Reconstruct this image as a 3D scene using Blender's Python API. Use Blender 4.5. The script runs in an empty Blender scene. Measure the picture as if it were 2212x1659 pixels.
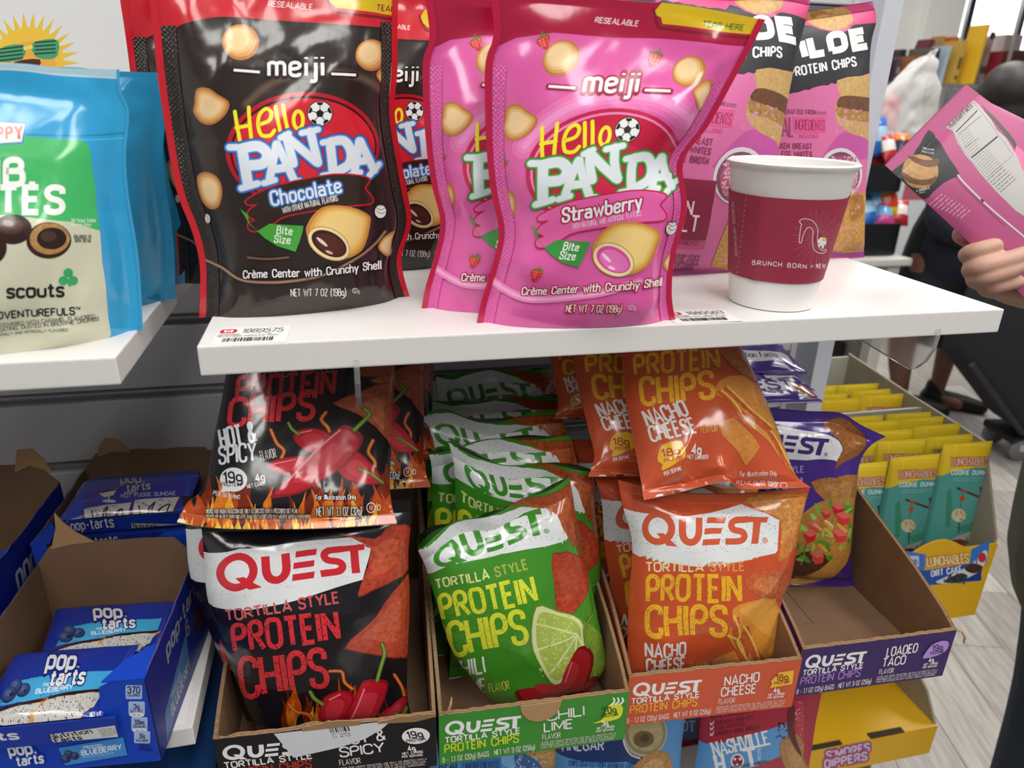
import bpy, bmesh, math, random
import numpy as np
from mathutils import Vector, Matrix
from mathutils.geometry import tessellate_polygon

SC = bpy.context.scene
COL = SC.collection
rnd = random.Random(7)

# ---------------------------------------------------------------- camera (measured from the shelf edges)
CAM_POS = np.array([.0834, -.4184, .1382])
FPX = 1555.0
_yaw, _pit, _rol = .2398, .3827, .0282
_f = np.array([math.sin(_yaw)*math.cos(_pit), math.cos(_yaw)*math.cos(_pit), -math.sin(_pit)])
_r0 = np.array([math.cos(_yaw), -math.sin(_yaw), 0.])
_u0 = np.cross(_r0, _f)
_r = math.cos(_rol)*_r0 + math.sin(_rol)*_u0
_u = -math.sin(_rol)*_r0 + math.cos(_rol)*_u0
cam_d = bpy.data.cameras.new('camera')
cam_d.sensor_width = 36
cam_d.lens = FPX/2212*36
cam_d.clip_start = .02
cam_d.clip_end = 60
cam_d.dof.use_dof = True
cam_d.dof.focus_distance = .56
cam_d.dof.aperture_fstop = 9.5
cam = bpy.data.objects.new('camera', cam_d)
COL.objects.link(cam)
cam.matrix_world = Matrix(((_r[0], _u[0], -_f[0], CAM_POS[0]), (_r[1], _u[1], -_f[1], CAM_POS[1]),
                           (_r[2], _u[2], -_f[2], CAM_POS[2]), (0, 0, 0, 1)))
SC.camera = cam

# ---------------------------------------------------------------- light and exposure
SC.view_settings.view_transform = 'Standard'
SC.view_settings.look = 'None'
SC.view_settings.exposure = 0.0
SC.view_settings.gamma = 1.0
SC.view_settings.use_curve_mapping = False
FLOOR_Z = -1.25
CEIL_Z = 1.75

world = bpy.data.worlds.new('world')
SC.world = world
world.use_nodes = True
world.node_tree.nodes['Background'].inputs[0].default_value = (.95, .97, 1, 1)
world.node_tree.nodes['Background'].inputs[1].default_value = .2

def area(name, loc, sx, sy, power, col=(1, .98, .95), rot=(0, 0, 0)):
    d = bpy.data.lights.new(name, 'AREA')
    d.shape = 'RECTANGLE'
    d.size, d.size_y, d.energy, d.color = sx, sy, power, col
    o = bpy.data.objects.new(name, d)
    COL.objects.link(o)
    o.location = loc
    o.rotation_euler = rot
    return o

# ceiling troffers of the shop (the panels themselves are built with the ceiling below)
TROFFERS = [(-.9, -.25), (.35, -.75), (1.6, -.25), (-.9, -2.2), (.35, -2.2), (1.6, -2.2), (2.9, 1.6), (1.6, 2.9), (3.6, -.9), (3.4, 3.2)]
for tx, ty in TROFFERS:
    area('ceiling_lamp', (tx, ty, CEIL_Z - .035), .55, 1.15, 26 if ty > 1 else (11 if tx > 1 else 7.2))

# ---------------------------------------------------------------- small helpers
def lin(c):
    """'rrggbb' sRGB -> linear rgba"""
    if isinstance(c, (tuple, list)):
        return tuple(c) if len(c) == 4 else tuple(c)+(1,)
    v = [int(c[i:i+2], 16)/255 for i in (0, 2, 4)]
    return tuple(x/12.92 if x <= .04045 else ((x+.055)/1.055)**2.4 for x in v)+(1.,)

MATS = {}
def mat(name, col, rough=.5, metal=0., spec=.5, noise=0., nscale=60., bump=0., bscale=80., trans=0., alpha=1., coat=0., emit=0., ior=1.45, stretch=None, sss=0.):
    if name in MATS:
        return MATS[name]
    m = bpy.data.materials.new(name)
    m.use_nodes = True
    nt = m.node_tree
    b = nt.nodes['Principled BSDF']
    c = lin(col)
    b.inputs['Base Color'].default_value = c
    b.inputs['Roughness'].default_value = rough
    b.inputs['Metallic'].default_value = metal
    b.inputs['Specular IOR Level'].default_value = spec
    b.inputs['IOR'].default_value = ior
    b.inputs['Transmission Weight'].default_value = trans
    b.inputs['Alpha'].default_value = alpha
    b.inputs['Coat Weight'].default_value = coat
    b.inputs['Coat Roughness'].default_value = .08
    if sss:
        b.inputs['Subsurface Weight'].default_value = sss
        b.inputs['Subsurface Radius'].default_value = (.012, .005, .003)
        b.inputs['Subsurface Scale'].default_value = .4
    if emit:
        b.inputs['Emission Color'].default_value = c
        b.inputs['Emission Strength'].default_value = emit
    if noise or bump:
        tc = nt.nodes.new('ShaderNodeTexCoord')
        mp = nt.nodes.new('ShaderNodeMapping')
        nt.links.new(tc.outputs['Object'], mp.inputs[0])
        if stretch:
            mp.inputs['Scale'].default_value = stretch
    if noise:
        n = nt.nodes.new('ShaderNodeTexNoise')
        n.inputs['Scale'].default_value = nscale
        n.inputs['Detail'].default_value = 5
        nt.links.new(mp.outputs[0], n.inputs['Vector'])
        hs = nt.nodes.new('ShaderNodeMixRGB')
        hs.blend_type = 'MULTIPLY'
        hs.inputs[0].default_value = 1
        hs.inputs[1].default_value = c
        rp = nt.nodes.new('ShaderNodeMapRange')
        rp.inputs['From Min'].default_value = .3
        rp.inputs['From Max'].default_value = .7
        rp.inputs['To Min'].default_value = 1-noise
        rp.inputs['To Max'].default_value = 1+noise*.5
        nt.links.new(n.outputs[0], rp.inputs[0])
        nt.links.new(rp.outputs[0], hs.inputs[2])
        nt.links.new(hs.outputs[0], b.inputs['Base Color'])
    if bump:
        n2 = nt.nodes.new('ShaderNodeTexNoise')
        n2.inputs['Scale'].default_value = bscale
        n2.inputs['Detail'].default_value = 3
        nt.links.new(mp.outputs[0], n2.inputs['Vector'])
        bp = nt.nodes.new('ShaderNodeBump')
        bp.inputs['Strength'].default_value = bump
        bp.inputs['Distance'].default_value = .002
        nt.links.new(n2.outputs[0], bp.inputs['Height'])
        nt.links.new(bp.outputs[0], b.inputs['Normal'])
    MATS[name] = m
    return m

def inkmat(name, rough=.3, coat=0., bump=.0, bscale=120., spec=.5, nscale=260.):
    """printed film / card: ink colour in the mesh colour 'Col'; its alpha says how mottled the ink is"""
    if name in MATS:
        return MATS[name]
    m = bpy.data.materials.new(name)
    m.use_nodes = True
    nt = m.node_tree
    b = nt.nodes['Principled BSDF']
    b.inputs['Roughness'].default_value = rough
    b.inputs['Coat Weight'].default_value = coat
    b.inputs['Coat Roughness'].default_value = .1
    b.inputs['Specular IOR Level'].default_value = spec
    at = nt.nodes.new('ShaderNodeAttribute')
    at.attribute_name = 'Col'
    tc = nt.nodes.new('ShaderNodeTexCoord')
    n = nt.nodes.new('ShaderNodeTexNoise')
    n.inputs['Scale'].default_value = nscale
    n.inputs['Detail'].default_value = 6
    n.inputs['Roughness'].default_value = .7
    nt.links.new(tc.outputs['Object'], n.inputs['Vector'])
    rp = nt.nodes.new('ShaderNodeMapRange')
    rp.inputs['From Min'].default_value = .32
    rp.inputs['From Max'].default_value = .68
    rp.inputs['To Min'].default_value = .25
    rp.inputs['To Max'].default_value = 1.5
    nt.links.new(n.outputs[0], rp.inputs[0])
    mx = nt.nodes.new('ShaderNodeMixRGB')
    mx.blend_type = 'MULTIPLY'
    nt.links.new(at.outputs['Alpha'], mx.inputs[0])
    nt.links.new(at.outputs['Color'], mx.inputs[1])
    nt.links.new(rp.outputs[0], mx.inputs[2])
    nt.links.new(mx.outputs[0], b.inputs['Base Color'])
    if bump:
        n2 = nt.nodes.new('ShaderNodeTexNoise')
        n2.inputs['Scale'].default_value = bscale
        n2.inputs['Detail'].default_value = 2
        nt.links.new(tc.outputs['Object'], n2.inputs['Vector'])
        bp = nt.nodes.new('ShaderNodeBump')
        bp.inputs['Strength'].default_value = bump
        bp.inputs['Distance'].default_value = .003
        nt.links.new(n2.outputs[0], bp.inputs['Height'])
        nt.links.new(bp.outputs[0], b.inputs['Normal'])
    MATS[name] = m
    return m

FOIL = inkmat('glossy_printed_film', .19, .5, .16, 55.)
MATTE = inkmat('matte_printed_film', .5, 0., .08, 60.)
CARD = inkmat('printed_card', .42, 0., .03, 300.)
PAPER = inkmat('printed_paper', .6)

def tag(o, label=None, cat=None, group=None, kind=None):
    if label: o['label'] = label
    if cat: o['category'] = cat
    if group: o['group'] = group
    if kind: o['kind'] = kind
    return o

def link(name, me, parent=None, mx=None):
    o = bpy.data.objects.new(name, me)
    COL.objects.link(o)
    if parent is not None:
        o.parent = parent
    if mx is not None:
        o.matrix_local = mx if parent is not None else mx
    return o

def empty(name, loc=(0, 0, 0), rz=0., mx=None):
    o = bpy.data.objects.new(name, None)
    o.empty_display_size = .02
    COL.objects.link(o)
    if mx is not None:
        o.matrix_world = mx
    else:
        o.location = loc
        o.rotation_euler = (0, 0, rz)
    return o

def copy_tree(o, parent=None):
    c = o.copy()
    COL.objects.link(c)
    c.parent = parent
    for ch in list(o.children):
        copy_tree(ch, c)
    return c

def mesh_np(name, V, F, material, colors=None, normals=None, smooth=False):
    """V (n,3), F (m,3|4) -> mesh; colors per face (m,4)"""
    me = bpy.data.meshes.new(name)
    V = np.asarray(V, np.float32)
    F = np.asarray(F, np.int32)
    k = F.shape[1]
    me.vertices.add(len(V))
    me.vertices.foreach_set('co', V.ravel())
    me.loops.add(F.size)
    me.loops.foreach_set('vertex_index', F.ravel())
    me.polygons.add(len(F))
    me.polygons.foreach_set('loop_start', np.arange(0, F.size, k, dtype=np.int32))
    try:
        me.polygons.foreach_set('loop_total', np.full(len(F), k, np.int32))
    except Exception:
        pass
    me.update(calc_edges=True)
    if smooth or normals is not None:
        me.polygons.foreach_set('use_smooth', np.ones(len(F), bool))
    if colors is not None:
        a = me.color_attributes.new('Col', 'FLOAT_COLOR', 'CORNER')
        a.data.foreach_set('color', np.repeat(np.asarray(colors, np.float32), k, axis=0).ravel())
    me.materials.append(material)
    if normals is not None:
        me.normals_split_custom_set_from_vertices(np.asarray(normals, np.float32).tolist())
    return me

class MB:
    """gathers boxes, prisms, tubes and lathes for ONE mesh object"""
    def __init__(self):
        self.v, self.f, self.m = [], [], []
        self.mi = 0
    def raw(self, vs, fs):
        n = len(self.v)
        self.v += [tuple(x) for x in vs]
        self.f += [tuple(n+i for i in f) for f in fs]
        self.m += [self.mi]*len(fs)
        return self
    def box(self, x0, x1, y0, y1, z0, z1, M=None):
        vs = [(x, y, z) for z in (z0, z1) for y in (y0, y1) for x in (x0, x1)]
        if M is not None:
            vs = [tuple(M @ Vector(p)) for p in vs]
        return self.raw(vs, [(0, 2, 3, 1), (4, 5, 7, 6), (0, 1, 5, 4), (2, 6, 7, 3), (0, 4, 6, 2), (1, 3, 7, 5)])
    def prism(self, poly, fn, t0, t1):
        """poly of (a,b) carried to 3-D by fn(a,b,t), extruded from t0 to t1"""
        n = len(poly)
        vs = [fn(a, b, t0) for a, b in poly]+[fn(a, b, t1) for a, b in poly]
        tri = tessellate_polygon([[Vector((a, b, 0)) for a, b in poly]])
        fs = [tuple(t) for t in tri]+[tuple(n+i for i in reversed(t)) for t in tri]
        fs += [(i, (i+1) % n, n+(i+1) % n, n+i) for i in range(n)]
        return self.raw(vs, fs)
    def tube(self, pts, r, n=10, cap=True):
        pts = [Vector(p) for p in pts]
        rs = r if isinstance(r, (list, tuple)) else [r]*len(pts)
        vs, fs = [], []
        ref = None
        for i, p in enumerate(pts):
            t = (pts[min(i+1, len(pts)-1)]-pts[max(i-1, 0)]).normalized()
            if ref is None:
                ref = t.orthogonal().normalized()
            ref = (ref-t*ref.dot(t)).normalized()
            bn = t.cross(ref)
            for k in range(n):
                a = 2*math.pi*k/n
                vs.append(p+(ref*math.cos(a)+bn*math.sin(a))*rs[i])
        for i in range(len(pts)-1):
            for k in range(n):
                fs.append((i*n+k, i*n+(k+1) % n, (i+1)*n+(k+1) % n, (i+1)*n+k))
        if cap:
            fs.append(tuple(reversed(range(n))))
            fs.append(tuple(range((len(pts)-1)*n, len(pts)*n)))
        return self.raw(vs, fs)
    def lathe(self, prof, n=48, c=(0, 0, 0)):
        vs, fs = [], []
        for r, z in prof:
            for k in range(n):
                a = 2*math.pi*k/n
                vs.append((c[0]+r*math.cos(a), c[1]+r*math.sin(a), c[2]+z))
        for i in range(len(prof)-1):
            for k in range(n):
                fs.append((i*n+k, i*n+(k+1) % n, (i+1)*n+(k+1) % n, (i+1)*n+k))
        return self.raw(vs, fs)
    def build(self, name, mats, parent=None, smooth=False, bevel=0., mx=None, fix=True):
        me = bpy.data.meshes.new(name)
        me.from_pydata(self.v, [], self.f)
        mats = mats if isinstance(mats, (list, tuple)) else [mats]
        for m in mats:
            me.materials.append(m)
        me.polygons.foreach_set('material_index', self.m)
        if fix or bevel:
            bm = bmesh.new()
            bm.from_mesh(me)
            if fix:
                bmesh.ops.recalc_face_normals(bm, faces=bm.faces[:])
            if bevel:
                es = [e for e in bm.edges if len(e.link_faces) == 2 and e.calc_face_angle(0) > .6]
                bmesh.ops.bevel(bm, geom=es, offset=bevel, segments=2, profile=.6, affect='EDGES')
            bm.to_mesh(me)
            bm.free()
        if smooth:
            me.polygons.foreach_set('use_smooth', [True]*len(me.polygons))
            try:
                me.set_sharp_from_angle(angle=.7)
            except Exception:
                pass
        return link(name, me, parent, mx)

# ---------------------------------------------------------------- measured point -> point on a plane of the room
def rays(P):
    P = np.asarray(P, float).reshape(-1, 2)
    d = _f[None]+((P[:, 0]-1106)/FPX)[:, None]*_r[None]-((P[:, 1]-829.5)/FPX)[:, None]*_u[None]
    return d/np.linalg.norm(d, axis=1)[:, None]

def onplane(P, P0, n, off=0.):
    d = rays(P)
    n = np.asarray(n, float)
    t = ((np.asarray(P0, float)-CAM_POS)@n+off)/(d@n)
    return CAM_POS+d*t[:, None]

def at(px, py, x=None, y=None, z=None):
    k, val = (0, x) if x is not None else (1, y) if y is not None else (2, z)
    n = [0, 0, 0]
    n[k] = 1
    P0 = [0, 0, 0]
    P0[k] = val
    return Vector(onplane([(px, py)], P0, n)[0])

class Plane:
    """upright sheet: p0 at its foot, lean = backward tilt, yaw = turn about z, roll = turn in its own plane"""
    def __init__(self, p0, lean=0., yaw=0., roll=0.):
        self.p0 = np.array(p0, float)
        R = Matrix.Rotation(yaw, 3, 'Z') @ Matrix.Rotation(-lean, 3, 'X')
        if roll:
            R = R @ Matrix.Rotation(roll, 3, 'Y')
        self.a = np.array(R @ Vector((1, 0, 0)))
        self.b = np.array(R @ Vector((0, 0, 1)))
        self.n = np.array(R @ Vector((0, -1, 0)))
        self.M = Matrix(((self.a[0], self.b[0], self.n[0], p0[0]), (self.a[1], self.b[1], self.n[1], p0[1]),
                         (self.a[2], self.b[2], self.n[2], p0[2]), (0, 0, 0, 1)))
    def ab(self, P, off=0.):
        W = onplane(P, self.p0, self.n, off)-self.p0
        return np.stack([W@self.a, W@self.b], 1)
# ---------------------------------------------------------------- lettering: skeleton strokes on a unit-high grid
def _g(s):
    out = []
    for st in s.split('|'):
        cl = st.endswith('*')
        st = st.rstrip('*')
        pts = [tuple(float(q) for q in p.split(',')) for p in st.split()]
        out.append((pts, cl))
    return out
# glyph: width, strokes ("x,y x,y|..." , * closes); corners are rounded by the glyph's radius
GLY = {
 'A': (.6, '0,0 .3,1 .6,0|.1,.3 .5,.3', 0), 'B': (.5, '0,0 0,1 .46,1 .46,.54 0,.54|.3,.54 .5,.54 .5,0 0,0', .2),
 'C': (.5, '.5,.72 .5,1 0,1 0,0 .5,0 .5,.28', .28), 'D': (.52, '0,0 0,1 .52,1 .52,0 0,0', .28),
 'E': (.42, '.42,1 0,1 0,0 .42,0|0,.52 .36,.52', 0), 'F': (.42, '.42,1 0,1 0,0|0,.52 .36,.52', 0),
 'G': (.52, '.52,.74 .52,1 0,1 0,0 .52,0 .52,.46 .28,.46', .26), 'H': (.52, '0,0 0,1|.52,0 .52,1|0,.5 .52,.5', 0),
 'I': (.02, '.01,0 .01,1', 0), 'J': (.4, '.4,1 .4,0 0,0 0,.3', .24), 'K': (.52, '0,0 0,1|.5,1 .02,.42|.18,.6 .54,0', 0),
 'L': (.4, '0,1 0,0 .4,0', 0), 'M': (.7, '0,0 0,1|.7,0 .7,1|.02,.96 .35,.2 .68,.96', 0), 'N': (.54, '0,0 0,1|.54,0 .54,1|.01,.94 .53,.06', 0),
 'O': (.54, '.27,1 0,1 0,0 .54,0 .54,1 .27,1*', .27), 'P': (.48, '0,0 0,1 .48,1 .48,.46 0,.46', .24),
 'Q': (.58, '.27,1 0,1 0,0 .54,0 .54,1 .27,1*|.3,.3 .62,-.04', .27), 'R': (.5, '0,0 0,1 .48,1 .48,.48 0,.48|.22,.48 .52,0', .22),
 'S': (.48, '.48,.74 .48,1 0,1 0,.55 .48,.47 .48,0 0,0 0,.27', .23), 'T': (.5, '0,1 .5,1|.25,1 .25,0', 0),
 'U': (.52, '0,1 0,0 .52,0 .52,1', .27), 'V': (.58, '0,1 .29,0 .58,1', 0), 'W': (.84, '0,1 .2,0 .42,.8 .64,0 .84,1', 0),
 'X': (.54, '0,0 .54,1|0,1 .54,0', 0), 'Y': (.56, '0,1 .28,.45 .56,1|.28,.45 .28,0', 0), 'Z': (.48, '0,1 .48,1|.45,.96 .03,.04|0,0 .48,0', 0),
 '0': (.46, '.23,1 0,1 0,0 .46,0 .46,1 .23,1*', .23), '1': (.24, '0,.8 .2,1 .2,0', 0), '2': (.46, '0,.72 0,1 .46,1 .46,.58 0,.1 0,0 .48,0', .18),
 '3': (.46, '0,.76 0,1 .46,1 .46,.54 .16,.54|.2,.54 .48,.54 .48,0 0,0 0,.25', .2), '4': (.5, '.36,0 .36,1 0,.3 .52,.3', 0),
 '5': (.46, '.44,1 .04,1 .02,.56 .46,.62 .46,0 0,0 0,.22', .18), '6': (.46, '.44,.78 .44,1 0,1 0,0 .46,0 .46,.56 0,.56', .22),
 '7': (.46, '0,1 .46,1 .14,0', 0), '8': (.46, '.23,.54 .03,.54 .03,1 .43,1 .43,.54 .23,.54*|.23,.54 0,.54 0,0 .46,0 .46,.54 .23,.54*', .2),
 '9': (.46, '.02,.22 .02,0 .46,0 .46,1 0,1 0,.44 .46,.44', .22),
 'a': (.44, '.02,.62 .4,.66 .42,0|.42,.36 0,.4 0,0 .42,.04', .16), 'b': (.44, '0,1 0,0 .44,0 .44,.64 0,.6', .2), 'c': (.38, '.38,.5 .36,.66 0,.66 0,0 .36,0 .38,.16', .2),
 'd': (.44, '.44,1 .44,0 0,0 0,.64 .44,.6', .2), 'e': (.42, '.02,.34 .42,.36 .42,.66 0,.66 0,0 .4,0 .4,.14', .2), 'f': (.3, '.34,.96 .12,1 .12,0|0,.62 .3,.62', .12),
 'g': (.44, '.44,.1 0,.06 0,.66 .44,.64 .44,-.3 .02,-.3', .2), 'h': (.42, '0,0 0,1|0,.45 0,.66 .42,.66 .42,0', .2), 'i': (.04, '.02,0 .02,.64|.02,.84 .02,.92', 0),
 'j': (.16, '.14,.64 .14,-.3 -.08,-.28|.14,.84 .14,.92', .12), 'k': (.4, '0,0 0,1|.36,.64 .02,.28|.14,.4 .4,0', 0), 'l': (.04, '.02,0 .02,1', 0),
 'm': (.68, '0,0 0,.64|0,.45 0,.66 .34,.66 .34,0|.34,.45 .34,.66 .68,.66 .68,0', .18), 'n': (.42, '0,0 0,.64|0,.45 0,.66 .42,.66 .42,0', .2),
 'o': (.44, '.22,.66 0,.66 0,0 .44,0 .44,.66 .22,.66*', .22), 'p': (.44, '0,-.32 0,.64|0,.04 .44,0 .44,.66 0,.62', .2), 'q': (.44, '.44,-.32 .44,.62 0,.66 0,0 .44,.04', .2),
 'r': (.28, '0,0 0,.64|0,.42 .06,.64 .3,.62', .1), 's': (.36, '.36,.52 .34,.66 0,.66 0,.36 .36,.3 .36,0 0,0 0,.14', .15), 't': (.3, '.12,.92 .12,0 .34,.04|-.04,.64 .3,.64', .1),
 'u': (.42, '0,.64 0,0 .42,.02|.42,.64 .42,0', .2), 'v': (.42, '0,.64 .21,0 .42,.64', 0), 'w': (.64, '0,.64 .16,0 .32,.56 .48,0 .64,.64', 0),
 'x': (.4, '0,.64 .4,0|.4,.64 0,0', 0), 'y': (.42, '0,.64 .21,.02|.42,.64 .12,-.32', 0), 'z': (.38, '0,.64 .38,.64 0,0 .38,0', 0),
 '&': (.56, '.56,0 .1,.74 .1,1 .4,1 .4,.72 0,.42 0,0 .36,0 .54,.4', .14), '.': (.06, '.03,-.05 .03,.12', 0), ',': (.08, '.06,.06 0,-.14', 0), '-': (.3, '0,.4 .3,.4', 0),
 "'": (.04, '.02,1 .02,.76', 0), '(': (.16, '.16,1.1 0,.8 0,.2 .16,-.1', .2), ')': (.16, '0,1.1 .16,.8 .16,.2 0,-.1', .2), '%': (.5, '0,0 .5,1|0,.9 .12,.9|.38,.1 .5,.1', 0), ':': (.06, '.03,.1 .03,.2|.03,.5 .03,.6', 0),
 '`': (.42, '.02,.34 .42,.36 .42,.66 0,.66 0,0 .4,0 .4,.14|.12,1 .3,.8', .2), ' ': (.3, '', 0), '=': (.4, '0,.95 .46,.95|0,.52 .42,.52|0,.05 .38,.05', 0), '/': (.4, '0,0 .4,1', 0), '!': (.06, '.03,1 .03,.3|.03,.06 .03,0', 0),
}
_GC = {}
def _round(pts, r, closed):
    if r <= 0 or len(pts) < 3:
        return pts
    out = []
    n = len(pts)
    P = [np.array(p) for p in pts]
    rng = range(n) if closed else range(1, n-1)
    if not closed:
        out.append(pts[0])
    for i in rng:
        a, b, c = P[i-1], P[i], P[(i+1) % n]
        la, lc = np.linalg.norm(a-b), np.linalg.norm(c-b)
        if la < 1e-6 or lc < 1e-6:
            out.append(tuple(b)); continue
        ra, rc = min(r, la*.5), min(r, lc*.5)
        p0, p2 = b+(a-b)/la*ra, b+(c-b)/lc*rc
        for t in (0, .2, .4, .6, .8, 1):
            out.append(tuple((1-t)**2*p0+2*t*(1-t)*(b*.86+.07*(p0+p2))+t*t*p2))
    if not closed:
        out.append(pts[-1])
    return out
def glyph(ch):
    if ch not in _GC:
        w, s, r = GLY.get(ch, GLY['-'])
        _GC[ch] = (w, [(_round(p, r, c), c) for p, c in _g(s)] if s else [])
    return _GC[ch]

def ribbon(pts, w, closed=False, cap=0):
    """thick polyline -> triangles (k,3,2)"""
    P = np.array(pts, float)
    keep = [0]+[i for i in range(1, len(P)) if np.linalg.norm(P[i]-P[i-1]) > 1e-7]
    P = P[keep]
    if closed and np.linalg.norm(P[0]-P[-1]) < 1e-7:
        P = P[:-1]
    n = len(P)
    if n < 2:
        return np.zeros((0, 3, 2))
    h = w/2
    L, R = [], []
    for i in range(n):
        if closed:
            d0, d1 = P[i]-P[i-1], P[(i+1) % n]-P[i]
        else:
            d0 = P[i]-P[max(i-1, 0)] if i else P[1]-P[0]
            d1 = P[i+1]-P[i] if i < n-1 else d0
        d0 = d0/np.linalg.norm(d0); d1 = d1/np.linalg.norm(d1)
        n0, n1 = np.array([-d0[1], d0[0]]), np.array([-d1[1], d1[0]])
        m = n0+n1
        l = np.linalg.norm(m)
        m = n1 if l < .3 else m/l
        k = h/max(.45, m@n1)
        L.append(P[i]+m*k); R.append(P[i]-m*k)
    T = []
    for i in range(n if closed else n-1):
        j = (i+1) % n
        T += [(R[i], R[j], L[j]), (R[i], L[j], L[i])]
    if cap and not closed:
        for c, d in ((P[0], P[0]-P[1]), (P[-1], P[-1]-P[-2])):
            a0 = math.atan2(d[1], d[0])
            q = [c+h*np.array([math.cos(a0+t), math.sin(a0+t)]) for t in np.linspace(-math.pi/2, math.pi/2, 6)]
            T += [(c, q[k], q[k+1]) for k in range(5)]
    return np.array(T)

def smooth_pts(pts, closed=True, k=6):
    P = [np.array(p, float) for p in pts]
    n = len(P)
    out = []
    for i in range(n if closed else n-1):
        p0, p1, p2, p3 = (P[(i-1) % n], P[i], P[(i+1) % n], P[(i+2) % n]) if closed else (P[max(i-1, 0)], P[i], P[i+1], P[min(i+2, n-1)])
        for s in range(k):
            t = s/k
            out.append(tuple(.5*((2*p1)+(-p0+p2)*t+(2*p0-5*p1+4*p2-p3)*t*t+(-p0+3*p1-3*p2+p3)*t**3)))
    if not closed:
        out.append(tuple(P[-1]))
    return out

class Art:
    """flat print, drawn shape over shape. T carries the drawing's own coordinates to (u,v) of the face; y runs DOWN while drawing"""
    def __init__(self, T=None):
        self.t, self.c, self.z, self.i = [], [], [], []
        self.T = T
        self.k = self.n = 0
        self.rn = random.Random(3)
    def add(self, tri, col, same=False, solid=False, sub=None):
        if not len(tri):
            return
        tri = np.asarray(tri, float)
        if same:
            self.s = (getattr(self, 's', 0)+1) % 10
        else:
            self.s = 0
            self.k = math.floor(getattr(self, 'kz', 0))+1
        zz = self.k+self.s*.35+(np.zeros(len(tri)) if sub is None else sub)
        self.kz = max(getattr(self, 'kz', 0), float(zz.max()))
        if self.T is not None:
            s = tri.shape
            tri = self.T(tri.reshape(-1, 2)).reshape(s)
        a = 0.
        if isinstance(col, tuple):
            col, a = col
        self.t.append(tri)
        c = list(lin(col)); c[3] = a
        self.c.append(np.tile(np.array(c), (len(tri), 1)))
        self.z.append(zz)
        self.n += 1
        self.i.append(np.full(len(tri), self.n if solid else -self.n))
    def poly(self, pts, col, sm=0, same=False):
        if sm:
            pts = smooth_pts(pts, True, sm)
        tr = tessellate_polygon([[Vector((p[0], p[1], 0)) for p in pts]])
        P = np.array([(p[0], p[1]) for p in pts], float)
        if len(tr):
            self.add(P[np.array(tr)], col, same, True)
    def rect(self, x0, y0, x1, y1, col, r=0):
        pts = [(x0, y0), (x1, y0), (x1, y1), (x0, y1)]
        self.poly(_round(pts, r, True) if r else pts, col)
    def ell(self, cx, cy, rx, ry, col, rot=0, n=28, same=False):
        c, s = math.cos(rot), math.sin(rot)
        q = []
        for i in range(n):
            a = 2*math.pi*i/n
            x, y = rx*math.cos(a), ry*math.sin(a)
            q.append((cx+x*c-y*s, cy+x*s+y*c))
        q = np.array(q)
        self.add(np.array([(q[0], q[i], q[i+1]) for i in range(1, n-1)]), col, same, True)
    def line(self, pts, w, col, closed=False, cap=1, sm=0, same=False):
        if sm:
            pts = smooth_pts(pts, closed, sm)
        T = ribbon(pts, w, closed, cap)
        self.add(T, col, same, sub=(np.arange(len(T))//2 % 3)*.35)
    def dots(self, x0, y0, x1, y1, n, r, col, inside=None):
        T = []
        for _ in range(n):
            x, y = self.rn.uniform(x0, x1), self.rn.uniform(y0, y1)
            if inside is not None and not _inside(inside, x, y):
                continue
            q = r*self.rn.uniform(.4, 1.2)
            a = self.rn.uniform(0, 6)
            T.append([(x+q*math.cos(a+t), y+q*math.sin(a+t)) for t in (0, 2.1, 4.2)])
        self.add(np.array(T) if T else np.zeros((0, 3, 2)), col)
    def text(self, s, x, y, h, col, w=.16, sx=1., sp=.16, rot=0., shear=0., al='l', out=None, cap=0, serif=0, fit=None, jig=None, arc=0.):
        """baseline start (x,y); h cap height; w stroke / h; rot clockwise-negative (drawing y is down)"""
        sp0 = sp
        sp = w+max(.045, sp-.1)
        gw_ = sum(glyph(c)[0] for c in s)
        if fit:
            n_ = max(1, len(s.replace(' ', '')))
            w_lim = .31*(fit/h)/n_ if len(s) > 1 else w
            if w > w_lim:
                w = max(w*.55, w_lim)
                sp = w+max(.045, sp0-.1)
            full = gw_*sx+sp*(len(s)-1)+w
            k = fit/h/full
            sp_ = sp if k > 1 else max(w*.62, sp*k)
            sx = max(.12, (fit/h-w-sp_*(len(s)-1))/max(1e-6, gw_))
            sp = sp_
        tot = gw_*sx+sp*(len(s)-1)
        x0 = {'l': w/2, 'c': -tot/2, 'r': -tot-w/2}[al]
        cr, sr = math.cos(rot), math.sin(rot)
        S = []
        adv = x0
        for i, c in enumerate(s):
            gw, st = glyph(c)
            jx, jy, js, ja = jig[i] if jig else (0, 0, 1, 0)
            for pts, cl in st:
                q = []
                for px, py in pts:
                    gx, gy = (px-gw/2)*sx*js, py*js
                    if ja:
                        gx, gy = gx*math.cos(ja)-gy*math.sin(ja), gx*math.sin(ja)+gy*math.cos(ja)
                    gx += adv+gw*sx/2+jx+shear*gy
                    gy += jy+arc*(gx-x0-tot/2)**2
                    X, Y = gx*h, -gy*h
                    q.append((x+X*cr-Y*sr, y+X*sr+Y*cr))
                S.append((q, cl))
                if serif and not cl:
                    for e, e2 in ((q[0], pts[0]), (q[-1], pts[-1])):
                        if e2[1] in (0., 1.):
                            S.append(([(e[0]-serif*h*cr, e[1]-serif*h*sr), (e[0]+serif*h*cr, e[1]+serif*h*sr)], False))
            adv += gw*sx+sp
        if out:
            for o in (out if isinstance(out, list) else [out]):
                self.many([ribbon(q, w*h+2*o[1], cl, 1) for q, cl in S], o[0])
        self.many([ribbon(q, w*h, cl, cap) for q, cl in S], col)
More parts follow.
